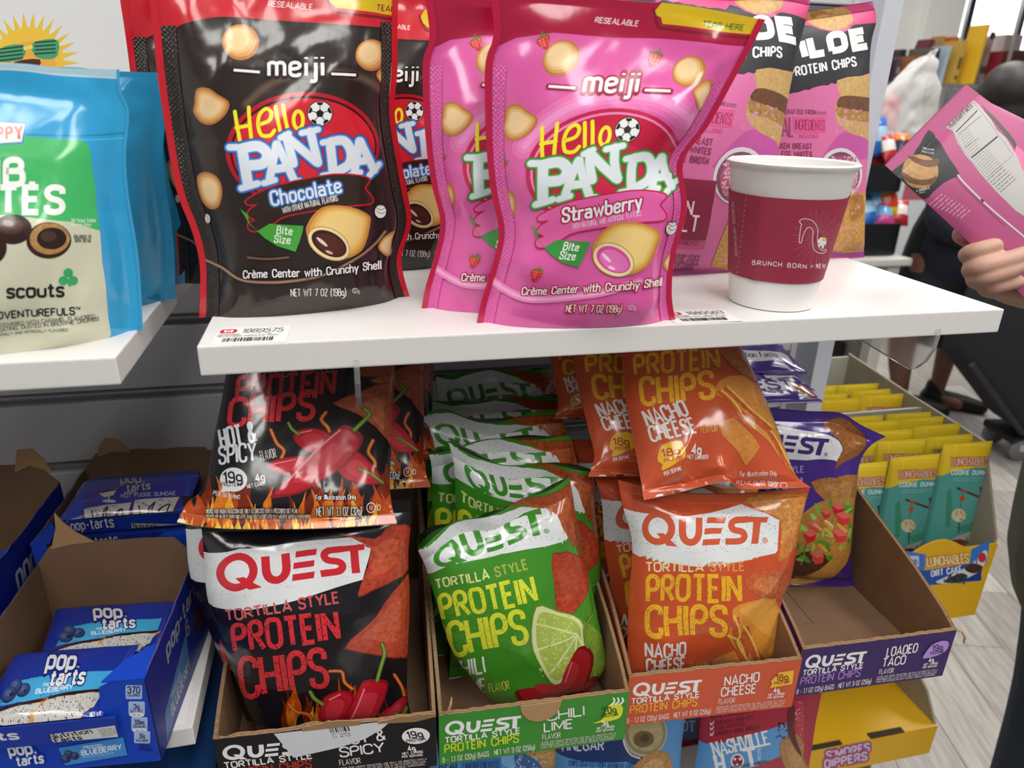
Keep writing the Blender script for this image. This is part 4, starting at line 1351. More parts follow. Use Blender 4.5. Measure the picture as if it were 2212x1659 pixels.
def quest_p(A):
    c = QC['p']
    A.frame(1580, 740, 3.5)
    b = [(120, 600), (345, 628), (600, 665), (720, 690), (830, 770), (840, 850), (815, 905), (380, 880), (120, 860)]
    band(A, b, 420)
    chip(A, [(688, 622), (830, 560), (1000, 690), (1010, 790), (940, 860), (850, 900), (780, 960), (800, 880), (838, 800), (760, 690)], ('6e3c1c', '8e5428', '9c6230'))
    quest_logo(A, c['logo'], [(110, 640), (728, 722), (110, 800), (655, 852)], c['logo'])
    A.text('STYLE', 385, 982, 46, c['t2'], w=.17, fit=165)
    A.text('PROTEIN', 100, 1110, 90, c['big'], w=.18, fit=440); A.text('CHIPS', 100, 1230, 100, c['big'], w=.18, fit=380)
    chip(A, [(600, 1055), (760, 1020), (960, 985), (960, 1180), (900, 1210), (800, 1170), (700, 1190)], ('8c5424', 'b07438', 'bc8448'))
    A.frame(1640, 1060, 2.77)
    # taco
    A.poly([(265, 130), (420, 45), (560, 40), (575, 200), (540, 330), (430, 440), (250, 520), (150, 540), (190, 400), (215, 280)], ('b8843c', .35), 2)
    A.poly([(160, 520), (180, 420), (300, 360), (420, 400), (400, 440), (260, 510)], ('4a2414', .6), 3)
    r = random.Random(5)
    for k in range(44):
        x, y = r.uniform(215, 550), r.uniform(60, 420)
        if y > 460-.35*x or True:
            a = r.uniform(0, 3)
            w = r.uniform(24, 44)
            col = r.choice(('5c9a34', '7cb446', '9ac862', '4c8a2c'))
            A.poly([(x-w*math.cos(a), y-w*math.sin(a)), (x+8, y-14), (x+w*math.cos(a), y+w*math.sin(a)), (x-8, y+14)], (col, .25), 3)
    for x, y, s, a in ((470, 110, 40, .3), (330, 215, 46, .5), (500, 165, 44, -.2), (300, 270, 44, .2), (480, 270, 42, .4), (350, 400, 40, 0), (400, 140, 30, .6)):
        A.poly([(x-s, y-s*.6), (x+s*.2, y-s), (x+s, y-s*.2), (x+s*.7, y+s*.7), (x-s*.4, y+s)], r.choice(('c42a2c', 'd03c38', 'c85048')))
        A.poly([(x-s, y-s*.6), (x+s*.2, y-s), (x+s, y-s*.2), (x, y+s*.1)], 'e06a60')
    for k in range(7):
        x, y = r.uniform(250, 520), r.uniform(100, 380)
        A.line([(x, y), (x+40, y+34)], 18, r.choice(('e0a850', 'e8e0c8', 'dca040')))
    A.poly([(160, 545), (300, 500), (440, 400), (540, 300), (520, 430), (420, 520), (250, 560)], ('b8843c', .4), 2)
    A.lines(200, 560, 220, 2, 14, 'b8a4d4', 5, .12)

def pink_art(A):
    """pink chip bag with torn black name field (measured on the right-hand bag)"""
    A.frame(1450, 0, 4.147)
    A.poly([(500, 3000), (500, -300), (2300, -300), (2300, 3000)], 'd770a4')
    A.poly([(800, 60), (1760, 24), (1850, 210), (800, 330)], 'd6467e')
    A.ell(1420, 150, 215, 115, ('c0925a', .3), .1); A.ell(1400, 170, 170, 60, ('a8743c', .6), .3); A.ell(1430, 200, 160, 70, ('cc9e60', .4), .1)
    top = [(620, 330)]+[(620+i*42, 300-i*2+rnd.uniform(-10, 10)) for i in range(1, 14)]+[(1200, 222), (1260, 232), (1330, 262), (1420, 280), (1560, 284), (1640, 222), (1720, 214), (1860, 204)]
    bot = [(1860, 640), (1765, 668)]+[(1740-i*34, 678+i*8.2+rnd.uniform(-9, 9)) for i in range(1, 33)]
    A.poly(top+bot, '2c2c31')
    wl = [('W', 770, 630, 190, -.22), ('I', 1165, 545, 190, -.2), ('L', 1232, 525, 195, -.16), ('D', 1408, 492, 188, -.17), ('E', 1622, 466, 190, -.17)]
    for ch, x, y, h, r in wl:
        A.text(ch, x, y-30, h-46, 'f2f2f3', w=.44, sx=1.75 if ch in 'DEL' else 1.3, rot=r, shear=-.06)
    A.text('PROTEIN CHIPS', 1060, 690, 78, 'eeeeee', w=.22, fit=622, rot=-.17)
    # chip picture
    A.poly([(1485, 720), (1700, 680), (1850, 690), (1850, 1270), (1720, 1255), (1600, 1190), (1500, 1120), (1468, 1030), (1480, 900), (1515, 860)], ('c9a468', .3), 2)
    A.poly([(1510, 870), (1640, 860), (1850, 900), (1850, 1000), (1650, 985), (1490, 960)], ('6e4830', .55), 3)
    A.poly([(1480, 960), (1650, 990), (1850, 1010), (1850, 1100), (1620, 1080), (1500, 1050)], ('b08448', .6), 3)
    A.dots(1470, 980, 1760, 1300, 46, 15, 'cf94b0'); A.dots(1540, 1210, 1740, 1400, 22, 14, 'e4b4cc')
    A.poly([(1500, 1200), (1640, 1210), (1760, 1260), (1760, 1420), (1440, 1420), (1300, 1500)], ('c458a0', .1), 3)
    A.text('CRAFTED FROM', 1020, 1020, 40, '8e3c5c', w=.22, fit=280, rot=.02)
    for k in (0, 1):
        A.line([(1308+i*16, 1004+k*16+(5 if i % 2 else -3)) for i in range(6)], 5, '8e3c5c')
    A.text('REAL', 880, 1222, 170, '9c4466', w=.2, fit=225)
    A.rect(1095, 1050, 1384, 1186, 'e05890')
    A.text('INGREDIENTS', 1110, 1160, 88, '9c3460', w=.13, fit=262, rot=.03)
    A.text('INCLUDING', 1146, 1236, 34, 'd8508c', w=.18, fit=175)
    for i, (s, f) in enumerate((('CHICKEN BREAST', 390), ('EGG WHITES', 280), ('BONE BROTH', 300))):
        A.text(s, 1265-f, 1328+i*74, 48, '8e3858', w=.24, fit=f, rot=.02)
    A.frame(1440, 300, 3.95)
    # salt bowl, lower fields
    A.ell(1480, 290, 182, 214, 'd8d2d6'); A.ell(1482, 300, 160, 190, '7e4a60'); A.ell(1490, 310, 140, 170, ('a85a78', .4))
    A.dots(1370, 150, 1620, 460, 150, 22, ('e0a8b8', .2))
    A.rect(500, 340, 1330, 770, '8c2846')
    A.text('HIMALAYAN', 660, 600, 100, 'e8d8dc', w=.14, fit=540); A.text('PINK SALT', 700, 715, 110, 'eee6e8', w=.14, fit=560)
    A.rect(500, 772, 1330, 838, 'c85484'); A.text('RAISED WITHOUT ANTIBIOTICS', 860, 812, 32, '7c2c48', w=.2, fit=420)
    A.text('MADE FROM ANTIBIOTIC-FREE', 800, 936, 62, '8c3c60', w=.13, fit=520, rot=.02)
    A.text('CHICKEN & TAPIOCA STARCH', 790, 1006, 62, '8c3c60', w=.13, fit=500)
    A.poly([(1410, 900), (1500, 510), (1640, 465), (1690, 480), (1690, 900), (1560, 970), (1430, 950)], ('cc9a54', .45), 3)
    A.poly([(1560, 500), (1660, 480), (1670, 640), (1560, 700)], ('b07c3c', .5), 3)
    A.dots(1430, 560, 1660, 930, 40, 15, 'd498ac')
    A.rect(900, 960, 1720, 1080, 'a8508c')
    A.rect(900, 1010, 1720, 1090, 'd2609c')
# ---------------------------------------------------------------- the shop fixture: slat wall, posts, shelves
M_WHITE = mat('white_melamine', 'dad7d5', .38, bump=.02, bscale=400)
M_SLAT = mat('grey_slatwall', 'd2d1d6', .42, bump=.03, bscale=500)
M_GROOVE = mat('slat_groove', '77777c', .5)
M_ALU = mat('aluminium_insert', 'a2a2a6', .32, .6)
M_PANEL = mat('white_panel', 'd6d7d8', .5)
M_POST = mat('pale_post', 'c9cdd6', .45)
M_WALLW = mat('white_wall_paint', 'e9eae6', .7)
M_CEIL = mat('ceiling_white', 'ebebea', .8)
M_TROF = mat('lamp_diffuser', 'fffdf8', .4, emit=6.)
M_FRAME = mat('lamp_frame', 'd8d8d8', .5)
M_CHROME = mat('chrome', 'd4d4d6', .12, 1.)
M_BLACKP = mat('black_plastic', '1b1b1e', .35)
M_GREYC = mat('grey_cabinet', '8d8c86', .5)
YW = .322

def struct(o):
    o['kind'] = 'structure'
    return o

# back wall of the fixture with its separate slats
wall = MB().box(-1.1, .66, YW+.012, YW+.03, FLOOR_Z, .62).build('wall_back', M_GROOVE)
struct(wall)
def bay(x0, x1, zlo, zhi):
    k = 0
    z = -.1537+.0762*6
    me = None
    while z > zlo-.08:
        b, t = z+.0062, z+.0762-.0062
        if t < zhi:
            if me is None:
                o = MB().box(x0, x1, 0, .012, 0, t-b).build('slat', M_SLAT, wall, bevel=.0012)
                me = o.data
                ins = MB()
                n = 8
                pr = [(.002+.0035*math.sin(math.pi*i/n), -.0122+.0108*i/n) for i in range(n+1)]
                ins.raw([(x0, y+.006, zz) for y, zz in pr]+[(x1, y+.006, zz) for y, zz in pr], [(i, i+1, n+2+i, n+1+i) for i in range(n)])
                ins_o = ins.build('metal_insert', M_ALU, wall, smooth=True)
                me2 = ins_o.data
            else:
                o = link('slat', me, wall)
                ins_o = link('metal_insert', me2, wall)
            o.location = (0, YW, b)
            ins_o.location = (0, YW, b)
        z -= .0762
bay(-1.08, -.022, -.95, -.002)
bay(.012, .618, -.95, .62)
struct(MB().box(-.022, .012, YW-.001, YW+.03, FLOOR_Z, .62).build('trim_1', M_SLAT, bevel=.001))
struct(MB().box(.6255, .6475, YW-.04, YW+.06, FLOOR_Z, .62).build('trim_2', M_POST, bevel=.0015))
struct(MB().box(.618, .6255, YW-.001, YW+.03, FLOOR_Z, .62).build('trim_3', M_SLAT))
struct(MB().box(-.092, -.03, YW-.012, YW+.03, .0, .62).build('trim_4', M_POST, bevel=.0015))

# header sign with the sun, leaning behind the caramel pouches
sign = MB().box(-.62, -.0795, .306, .312, .0, .60).build('sign_board', M_PANEL, bevel=.0008)
tag(sign, 'white sign board with a yellow sun in green sunglasses', 'sign')
A = Art(lambda P: (lambda q: np.stack([(q[:, 0]+.62)/.5405, q[:, 2]/.6], 1))(onplane(P, (0, .306, 0), (0, 1, 0))))
A.frame(0, 0, 1.951)
cx, cy = 120, 265
for k in range(30):
    a = k*2*math.pi/30
    w = .115
    r0, r1 = 130, 215
    A.poly([(cx+r0*math.cos(a-w), cy+r0*math.sin(a-w)), (cx+r1*math.cos(a), cy+r1*math.sin(a)), (cx+r0*math.cos(a+w), cy+r0*math.sin(a+w))], 'e0bc34', same=k > 0)
A.ell(cx, cy, 150, 150, 'e3bd33', n=40); A.ell(cx+5, cy+6, 132, 132, 'e6b93a', n=40); A.ell(cx+10, cy+14, 105, 105, 'e2a73c', n=40)
for pts in ([(-20, 235), (20, 195), (100, 188), (108, 225), (80, 255), (-10, 262)], [(135, 185), (200, 165), (246, 172), (244, 232), (210, 250), (150, 238)]):
    A.poly(pts, '3f9a6c', 2)
    P = np.array(pts, float); c = P.mean(0)
    for k in range(4):
        y = P[:, 1].min()+14+k*16
        A.line([(P[:, 0].min()+14, y+(6 if pts[0][0] < 0 else 0)), (P[:, 0].max()-14, y-6)], 7, '1f3f34', cap=1)
A.line([(100, 205), (138, 196)], 16, 'e8d060', cap=0)
A.poly([(60, 262), (168, 250), (150, 300), (90, 310)], '3c1c14', 3)
printed('sun_print', A, sign, PAPER, (-.62, .306, 0), (1, 0, 0), (0, 0, 1), .5405, .6, (0, -1, 0))

def shelf(x0, x1, y0, z, t, label):
    o = MB().box(x0, x1, y0, YW-.001, z-t, z).build('shelf', M_WHITE, bevel=.0011)
    tag(o, label, 'shelf', 'white wall shelves')
    return o
SH = shelf(0, .56, 0, 0, .0181, 'white shelf carrying the tall pouches and the paper cup')
SHL = shelf(-.62, -.0404, -.0073, -.0015, .0163, 'white shelf at upper left under the caramel bite pouches')
SHL2 = shelf(-.62, -.0404, .0059, -.2868, .0166, 'white shelf at lower left under the open blue cartons')
SHR2 = shelf(-.03, .575, .03, -.3575, .017, 'white shelf under the four corrugated chip cartons')
SHL3 = shelf(-.62, .575, .03, -.60, .017, 'lowest white shelf, under the hanging cartons')

def price_tag(quad, num, name, label):
    """clear-backed paper label stuck to a shelf top: quad in the photo, TL TR BR BL"""
    P = [np.array(at(x, y, z=0)) for x, y in quad]
    o3 = P[3]; ax = P[2]-P[3]; ay = P[0]-P[3]
    w, h = np.linalg.norm(ax), np.linalg.norm(ay)
    ax /= w; ay = np.array([-ax[1], ax[0], 0])
    n = np.array([0, 0, 1.])
    M = Matrix(((ax[0], ay[0], 0, o3[0]), (ax[1], ay[1], 0, o3[1]), (0, 0, 1, .0001), (0, 0, 0, 1)))
    b = MB().box(0, w, 0, h, 0, .00025).build('price_tag', mat('tag_paper', 'e4e2e0', .5))
    b.matrix_world = M
    tag(b, label, 'tag')
    A = Art(homog([(0, 0), (100, 0), (100, 50), (0, 50)], [(0, 1), (1, 1), (1, 0), (0, 0)]))
    A.rect(3, 5, 27, 18, 'c8202c', 6); A.rect(9, 8, 21, 15, 'e8e6e4'); A.rect(12.5, 5, 14, 18, 'c8202c'); A.rect(16, 5, 17.5, 18, 'c8202c')
    A.text(num, 33, 18, 12, '2a2a2c', w=.13, fit=58, shear=.12)
    A.text('032120070001', 3, 24.5, 3.6, '707074', w=.14, fit=30); A.text('6    7 OZ', 58, 24.5, 3.6, '707074', w=.14)
    A.text(name, 3, 30, 4, '606064', w=.14, fit=84)
    A.bars(13, 34, 66, 11, '2c2c2e')
    printed('printing', A, b, PAPER, (0, 0, .00025), (1, 0, 0), (0, 1, 0), w, h)
    return b
price_tag([(478, 710), (640, 706), (618, 739), (455, 745)], '1889575', 'HELLO PANDA CHOCOLATE POUCH', 'paper price tag under the dark brown pouch, near the shelf corner')
price_tag([(1450, 674), (1592, 669), (1604, 694), (1460, 699)], '1889583', 'HELLO PANDA STRAWBERRY POUCH', 'paper price tag between the front pink pouch and the cup')
def tag_side():
    P = at(423, 1571, z=-.2868)
    b = MB().box(-.075, 0, 0, .042, 0, .0003).build('price_tag', mat('tag_paper', 'e4e2e0', .5))
    b.location = (-.0465, P.y+.003, -.2867)
    tag(b, 'paper price tag on the lower left shelf beside the blue carton', 'tag')
    A = Art(homog([(0, 0), (100, 0), (100, 56), (0, 56)], [(0, 1), (1, 1), (1, 0), (0, 0)]))
    A.text('1893396', 30, 24, 14, '1c1c1e', w=.12, fit=62, shear=.15)
    A.text('CT', 82, 36, 5, '303032', w=.15)
    A.bars(20, 38, 66, 14, '2c2c2e')
    printed('printing', A, b, PAPER, (-.075, 0, .0003), (1, 0, 0), (0, 1, 0), .075, .042)
tag_side()

# clear acrylic brackets below the shelf
M_ACR = mat('clear_acrylic', 'f4f6f6', .05, trans=.82, ior=1.25)
def bracket(x, label):
    prof = [(.30, -.0185), (.012, -.0185), (.004, -.0165), (-.0012, -.0125), (-.0022, -.018), (-.0015, -.028), (.003, -.039), (.010, -.047), (.016, -.0505), (.30, -.030)]
    b = MB().prism(prof, lambda a, c, t: (x+t, a, c), -.0017, .0017).build('shelf_bracket', M_ACR, bevel=.0004)
    tag(b, label, 'bracket', 'clear acrylic shelf brackets')
bracket(.0885, 'clear acrylic bracket below the shelf above the red pepper bag')
bracket(.505, 'clear acrylic bracket below the shelf near its free corner')

# ---------------------------------------------------------------- floor of separate planks, ceiling with lamps, shop walls
M_PL = [mat('plank_%s' % n, c, .42, noise=.32, nscale=7, bump=.05, bscale=30, stretch=(9, 1, 1)) for n, c in (('pale', 'b5b0a9'), ('grey', 'a39e98'), ('ash', 'aaa59d'), ('dun', '98928b'))]
fl = MB().box(-2.6, 6.2, -3.6, 6.2, FLOOR_Z-.05, FLOOR_Z-.0022).build('floor', mat('floor_joint', '55504b', .7))
struct(fl)
ang = math.radians(-16.5)
pc, ps = math.cos(ang), math.sin(ang)
pw, plen = .155, 1.22
pmesh = []
for m in M_PL:
    o = MB().box(-pw/2+.0009, pw/2-.0009, -plen/2+.0009, plen/2-.0009, -.006, 0).build('plank', m, fl, bevel=.0008)
    pmesh.append(o.data)
    bpy.data.objects.remove(o)
rp = random.Random(11)
cnt = 0
for i in range(-14, 34):
    off = rp.uniform(0, plen)
    for j in range(-4, 6):
        a, b = i*pw, j*plen+off
        X, Y = .9+a*pc-b*ps, .2+a*ps+b*pc
        if X < .45 or X > 5.4 or Y < -.9 or Y > 5.4 or (Y > 2.9 and X < 1.2):
            continue
        if cnt >= 290:
            break
        o = link('plank', pmesh[rp.randrange(4)], fl)
        o.location = (X, Y, FLOOR_Z)
        o.rotation_euler = (0, 0, ang+(math.pi if rp.random() < .5 else 0))
        cnt += 1

ce = struct(MB().box(-2.6, 6.2, -3.6, 6.2, CEIL_Z, CEIL_Z+.05).build('ceiling', M_CEIL))
for tx, ty in TROFFERS:
    l = MB().box(-.31, .31, -.61, .61, -.02, -.001)
    t = l.build('ceiling_light', M_FRAME, ce)
    t.location = (tx, ty, CEIL_Z)
    MB().box(-.285, .285, -.585, .585, -.026, -.0205).build('diffuser', M_TROF, t)
struct(MB().box(-2.6, 6.2, 5.0, 5.05, FLOOR_Z, CEIL_Z).build('wall_far', M_WALLW))
struct(MB().box(-2.65, -2.6, -3.6, 6.2, FLOOR_Z, CEIL_Z).build('wall_left', M_WALLW))
# ---------------------------------------------------------------- pouches on the shelf
def px(P):
    d = np.asarray(P, float)-CAM_POS
    z = d@_f
    return (1106+FPX*(d@_r)/z, 829.5-FPX*(d@_u)/z)
def shifted(b, d, yaw=0., **k):
    """a like bag elsewhere: same outline in its own plane, moved by d"""
    p = Plane(b.pl.p0+np.array(d), k.pop('lean', b._lean), b._yaw+yaw, k.pop('roll', 0.))
    n = Bag(p, b.L, b.R, b.B, b.Tc, px=False, **{**b._kw, **k})
    n._lean, n._yaw, n._kw = b._lean, b._yaw, {**b._kw, **k}
    return n
def mk(p0, lean, yaw, L, R, roll=0., **k):
    b = Bag(Plane(p0, lean, yaw, roll), L, R, **k)
    b._lean, b._yaw = lean, yaw
    b._kw = {q: v for q, v in k.items() if q not in ('B', 'T', 'px')}
    return b

cho = mk((.060, .0763, .0004), math.radians(2), math.radians(14),
         [(430, 686), (432, 580), (415, 500), (378, 400), (345, 200), (330, 60), (316, -60), (310, -130)],
         [(886, 646), (866, 560), (888, 480), (876, 400), (852, 250), (858, 150), (858, 60), (862, -60), (864, -130)],
         th=.048, kind='pouch', cb=0, ct=.04, seed=4, wr=1.25)
ART_C = pouch_art(Art(cho.inv), 'c')
def seams(A, b, col, tex, w=.028):
    """side seams: coloured rim and embossed strip"""
    A.T = lambda P: np.asarray(P, float)
    A.k = 0 if False else A.k
    for s in (0, 1):
        x0, x1 = (0, w) if s == 0 else (1-w, 1)
        for i in range(60):
            y0, y1 = -.02+i/58, -.02+(i+1)/58
            A.add(np.array([[(x0, y0), (x1, y0), (x1, y1)], [(x0, y0), (x1, y1), (x0, y1)]]), col, same=i > 0)
    return A
seams(ART_C, cho, 'c4202c', None)
cho.build('snack_pouch', ART_C, '2b211d', '7e1820', seam_ink='2e2623', label='dark brown and red biscuit pouch standing at the shelf corner, in front', cat='pouch', group='biscuit pouches on the shelf')
dl = np.array(at(404, 617, z=0))-np.array(at(430, 686, z=0))
cho2 = shifted(cho, (dl[0]-.012, dl[1]+.012, 0), seed=9, roll=-.02)
cho2.build('snack_pouch', ART_C, '2b211d', '7e1820', seam_ink='2e2623', label='second dark brown pouch, only its left edge showing behind the first', cat='pouch', group='biscuit pouches on the shelf')

cho3 = shifted(cho, (.07, .115, 0), seed=10)
cho3.build('snack_pouch', ART_C, '2b211d', '3a1014', label='third dark brown pouch, deep in the gap between brown and pink pouches', cat='pouch', group='biscuit pouches on the shelf')

st2 = mk((.2321, .0165, .0004), math.radians(1), math.radians(-5.5),
         [(1030, 697), (1040, 650), (1062, 580), (1078, 500), (1060, 410), (1050, 300), (1048, 140), (1066, 80), (1060, 0), (1058, -22)],
         [(1458, 690), (1450, 640), (1455, 560), (1483, 450), (1475, 350), (1530, 270), (1590, 160), (1652, 43)],
         T=[(1058, -22), (1331, 0), (1480, 12), (1652, 43)], th=.044, kind='pouch', cb=0, ct=.04, seed=21, wr=1.25)
def c2s(P):
    P = np.asarray(P, float)
    return np.stack([P[:, 0]+692-.178*(P[:, 1]-90), P[:, 1]+35], 1)
ART_S = pouch_art(Art(lambda P: st2.inv(c2s(P))), 's')
seams(ART_S, st2, 'b81440', None)
st2.build('snack_pouch', ART_S, 'dc5ca4', '8e1238', seam_ink='dc5ca4', label='pink strawberry biscuit pouch standing frontmost, its right top corner flaring out', cat='pouch', group='biscuit pouches on the shelf')
ds = np.array(at(912, 669, z=0))-np.array(at(1030, 697, z=0))
st1 = shifted(st2, (ds[0], ds[1]+.004, 0), seed=33)
st1.build('snack_pouch', ART_S, 'dc5ca4', '8e1238', seam_ink='dc5ca4', label='pink strawberry biscuit pouch half hidden behind the frontmost pink one', cat='pouch', group='biscuit pouches on the shelf')
st3 = shifted(st2, (ds[0]+.012, ds[1]+.05, 0), seed=35)
st3.build('snack_pouch', ART_S, 'dc5ca4', '8e1238', seam_ink='dc5ca4', label='hindmost pink pouch, only a dark crimson edge showing', cat='pouch', group='biscuit pouches on the shelf')

pk2 = mk((.505, .178, .0004), math.radians(1.5), math.radians(2),
         [(1636, 575), (1620, 450), (1612, 300), (1600, 100), (1594, 40)],
         [(1866, 556), (1868, 450), (1875, 300), (1880, 110), (1893, 45), (1885, 3)],
         T=[(1594, 40), (1740, 25), (1885, 3)], th=.04, cb=.035, ct=.035, seed=41, wr=.55)
ART_P = Art(pk2.inv)
pink_art(ART_P)
pk2.build('chip_bag', ART_P, 'd770a4', 'c05a90', MATTE, 'pink and black chip bag standing behind the paper cup, right one', group='pink chip bags')
pk1 = mk((.395, .135, .0004), math.radians(3), math.radians(5),
         [(1330, 606), (1375, 300), (1405, 100), (1422, -30)],
         [(1618, 598), (1642, 480), (1681, 320), (1714, 145), (1748, 5), (1750, -20)],
         T=[(1422, -40), (1560, -22), (1680, -24), (1750, -10)], th=.042, cb=.035, ct=.035, seed=47, wr=.8)
pk1.build('chip_bag', ART_P, 'd770a4', 'c05a90', MATTE, 'pink and black chip bag between the strawberry pouch and the cup', group='pink chip bags')
pk3 = shifted(pk1, (.035, .085, .002), seed=51)
pk3.build('chip_bag', ART_P, 'd770a4', 'c05a90', MATTE, 'third pink chip bag, hidden behind the other two', group='pink chip bags')

# caramel bite pouches on the left shelf
gz = -.0012
gp = np.array(at(308, 712, z=-.0015))
ay = math.radians(15)
gs = mk((gp[0]-.075*math.cos(ay), gp[1]-.075*math.sin(ay), gz), math.radians(2), ay,
        [(-280, 800), (-300, 600), (-318, 400), (-330, 162)],
        [(309, 712), (300, 560), (278, 420), (272, 330), (279, 240), (262, 200), (258, 148)],
        T=[(-330, 150), (0, 136), (130, 146), (258, 150)], th=.05, kind='pouch', cb=0, ct=.035, seed=61, wr=1.)
AG = Art(gs.inv)
AG.frame(0, 0, 1.951)
AG.poly([(-700, 255), (-700, 205), (540, 205), (520, 330), (490, 330), (250, 318), (0, 295)], 'a9cad8')
AG.line([(-700, 285), (0, 292), (250, 316), (495, 330)], 5, 'c8d8e0', sm=4)
AG.line([(-700, 560), (0, 566), (340, 572), (530, 560)], 6, '1f7fb4', sm=4)
AG.line([(-700, 578), (0, 584), (340, 590), (532, 580)], 5, '5ab4de', sm=4)
AG.poly([(-800, 880), (0, 905), (300, 935), (420, 968), (430, 1100), (445, 1200), (455, 1330), (468, 1410), (440, 1445), (250, 1462), (-800, 1560)], 'cfcfb6', 0)
AG.poly([(-800, 590), (330, 590), (365, 600), (382, 640), (400, 780), (420, 972), (300, 935), (0, 905), (-800, 900)], '41b465')
AG.poly([(-200, 510), (0, 508), (112, 516), (98, 606), (0, 612), (-200, 614)], '1f86bc'); AG.poly([(-200, 518), (0, 516), (104, 524), (91, 598), (0, 604), (-200, 606)], 'd6d8c4')
AG.text('SNAPPY', 98, 580, 46, 'c03a3c', w=.26, al='r', rot=-.04, sp=.2, cap=1)
AG.text('THUMB.', 152, 778, 104, 'eef0ee', w=.25, al='r', sp=.2, sx=1.35)
AG.text('BITES', 276, 894, 104, 'eef0ee', w=.25, al='r', sp=.2, sx=1.3)
AG.text('Girl Scout Cookie', 300, 936, 15, 'd6ecd8', w=.13, fit=104); AG.text('Inspired Bites', 300, 954, 15, 'd6ecd8', w=.13, fit=84)
AG.text('ENLARGED TO', 310, 1004, 14, '4a4a40', w=.17, fit=74, rot=.03); AG.text('SHOW DETAIL', 314, 1020, 14, '4a4a40', w=.17, fit=70, rot=.03)
for (x, y, rx, ry) in ((-30, 1040, 60, 70), (55, 965, 80, 62)):
    AG.ell(x, y, rx, ry, ('2f1a12', .4)); AG.ell(x-12, y-14, rx*.7, ry*.6, ('4a2e22', .5)); AG.ell(x-20, y-24, rx*.3, ry*.22, '8c7468', .3)
AG.ell(206, 1012, 94, 76, ('3a2016', .4)); AG.ell(210, 1005, 84, 66, ('b48a54', .5)); AG.ell(218, 1004, 62, 46, ('2f1a12', .5)); AG.ell(205, 995, 34, 22, '4c3228')
for a in (-1.57, .52, 2.62):
    AG.ell(287+24*math.cos(a), 1172+22*math.sin(a), 20, 19, '3aa864')
AG.poly([(280, 1180), (294, 1180), (300, 1206), (290, 1208)], '3aa864')
AG.text('girl scouts', 272, 1248, 56, '1d1d1f', w=.2, al='r', rot=-.02, sp=.14, sx=1.3)
AG.text('ADVENTUREFULS', 318, 1324, 29, '262628', w=.21, al='r', rot=-.06, sp=.14, sx=1.45); AG.text('TM', 318, 1304, 12, '262628', w=.2)
AG.text('COVERED WITH CARAMEL FLAVORED', 2, 1380, 15, '3a3a3c', w=.14, fit=400, rot=-.105)
AG.text('COATING, DUSTED IN BROWNIE CRUMBS', -22, 1402, 15, '3a3a3c', w=.14, fit=442, rot=-.12)
AG.text('NATURALLY AND ARTIFICIALLY FLAVORED', -38, 1420, 11, '3a3a3c', w=.14, fit=326, rot=-.09)
seams(AG, gs, '3a9ccc', None, .012)
gs.build('snack_pouch', AG, '2f9ed2', '1f6f92', label='sky blue caramel bite pouch with green panel, front of its row', cat='pouch', group='blue bite pouches')
d1 = np.array(at(379, 645, z=-.0015))-gp
gs2 = shifted(gs, (d1[0], d1[1], 0), seed=63)
gs2.build('snack_pouch', None, '2a8fbd', '1f6f92', label='sky blue bite pouch standing second in its row', cat='pouch', group='blue bite pouches')
d2 = np.array(at(384, 560, z=-.0015))-gp
gs3 = shifted(gs, (d1[0]*1.25, d1[1]+.045, 0), seed=65)
gs3.build('snack_pouch', None, '2a8fbd', '1f6f92', label='sky blue bite pouch standing third, at the back of its row', cat='pouch', group='blue bite pouches')

# ---------------------------------------------------------------- chip bags in and above the cartons
ZB = -.3525
def P(x, y, z=ZB): return px((x, y, z))
orf = mk((.385, .036, ZB), math.radians(5), 0,
         [P(.303, .036), (1353, 1460), (1358, 1300), (1366, 1180), (1346, 1100), (1335, 1040)],
         [P(.466, .036), (1692, 1420), (1688, 1300), (1710, 1240), (1735, 1110), (1750, 1056)],
         T=[(1335, 1036), (1450, 1062), (1600, 1066), (1750, 1052)], th=.05, seed=71)
ort = mk(at(1570, 1060, y=.028), math.radians(44), math.radians(2),
         [(1392, 1080), (1382, 1022), (1370, 957), (1354, 876), (1348, 821), (1343, 767), (1332, 690)],
         [(1752, 1053), (1718, 1025), (1695, 970), (1668, 903), (1636, 830), (1603, 754), (1570, 690)],
         B=[(1392, 1080), (1478, 1062), (1540, 1046), (1600, 1055), (1752, 1053)], th=.05, seed=73,
         lump=lambda u, v: .012*np.exp(-((u-.47)/.06)**2-((v-.02)/.09)**2)-.008*np.exp(-((u-.33)/.08)**2-((v-.1)/.08)**2)-.008*np.exp(-((u-.63)/.09)**2-((v-.09)/.09)**2))
AO = Art(orf.inv)
quest_o(AO)
AO2 = Art(ort.inv)
quest_o2(AO2)
orf.build('chip_bag', AO, 'c9532e', 'a8421f', None, 'orange chip bag standing upright at the front of the orange carton', group='orange chip bags')
ort.build('chip_bag', AO2, 'c9532e', 'd8d4d0', None, 'orange chip bag lying on top, under the shelf, its foot crumpled', group='orange chip bags')
or2 = mk((.355, .080, ZB), math.radians(4), 0,
         [P(.288, .08), (1318, 1300), (1306, 1180), (1300, 1090), (1283, 1030)],
         [P(.44, .08), (1625, 1300), (1630, 1150), (1640, 1040)], T=[(1283, 1026), (1420, 1030), (1640, 1036)], th=.045, seed=75)
or2.build('chip_bag', AO, 'c9532e', 'a8421f', None, 'orange chip bag in the carton, behind the upright front one', group='orange chip bags')
or4 = mk(at(1370, 1028, y=.075), math.radians(44), 0,
         [(1270, 1030), (1284, 985), (1269, 920), (1250, 840), (1236, 760), (1225, 700)],
         [(1600, 1030), (1580, 920), (1560, 820), (1540, 700)], th=.045, seed=77)
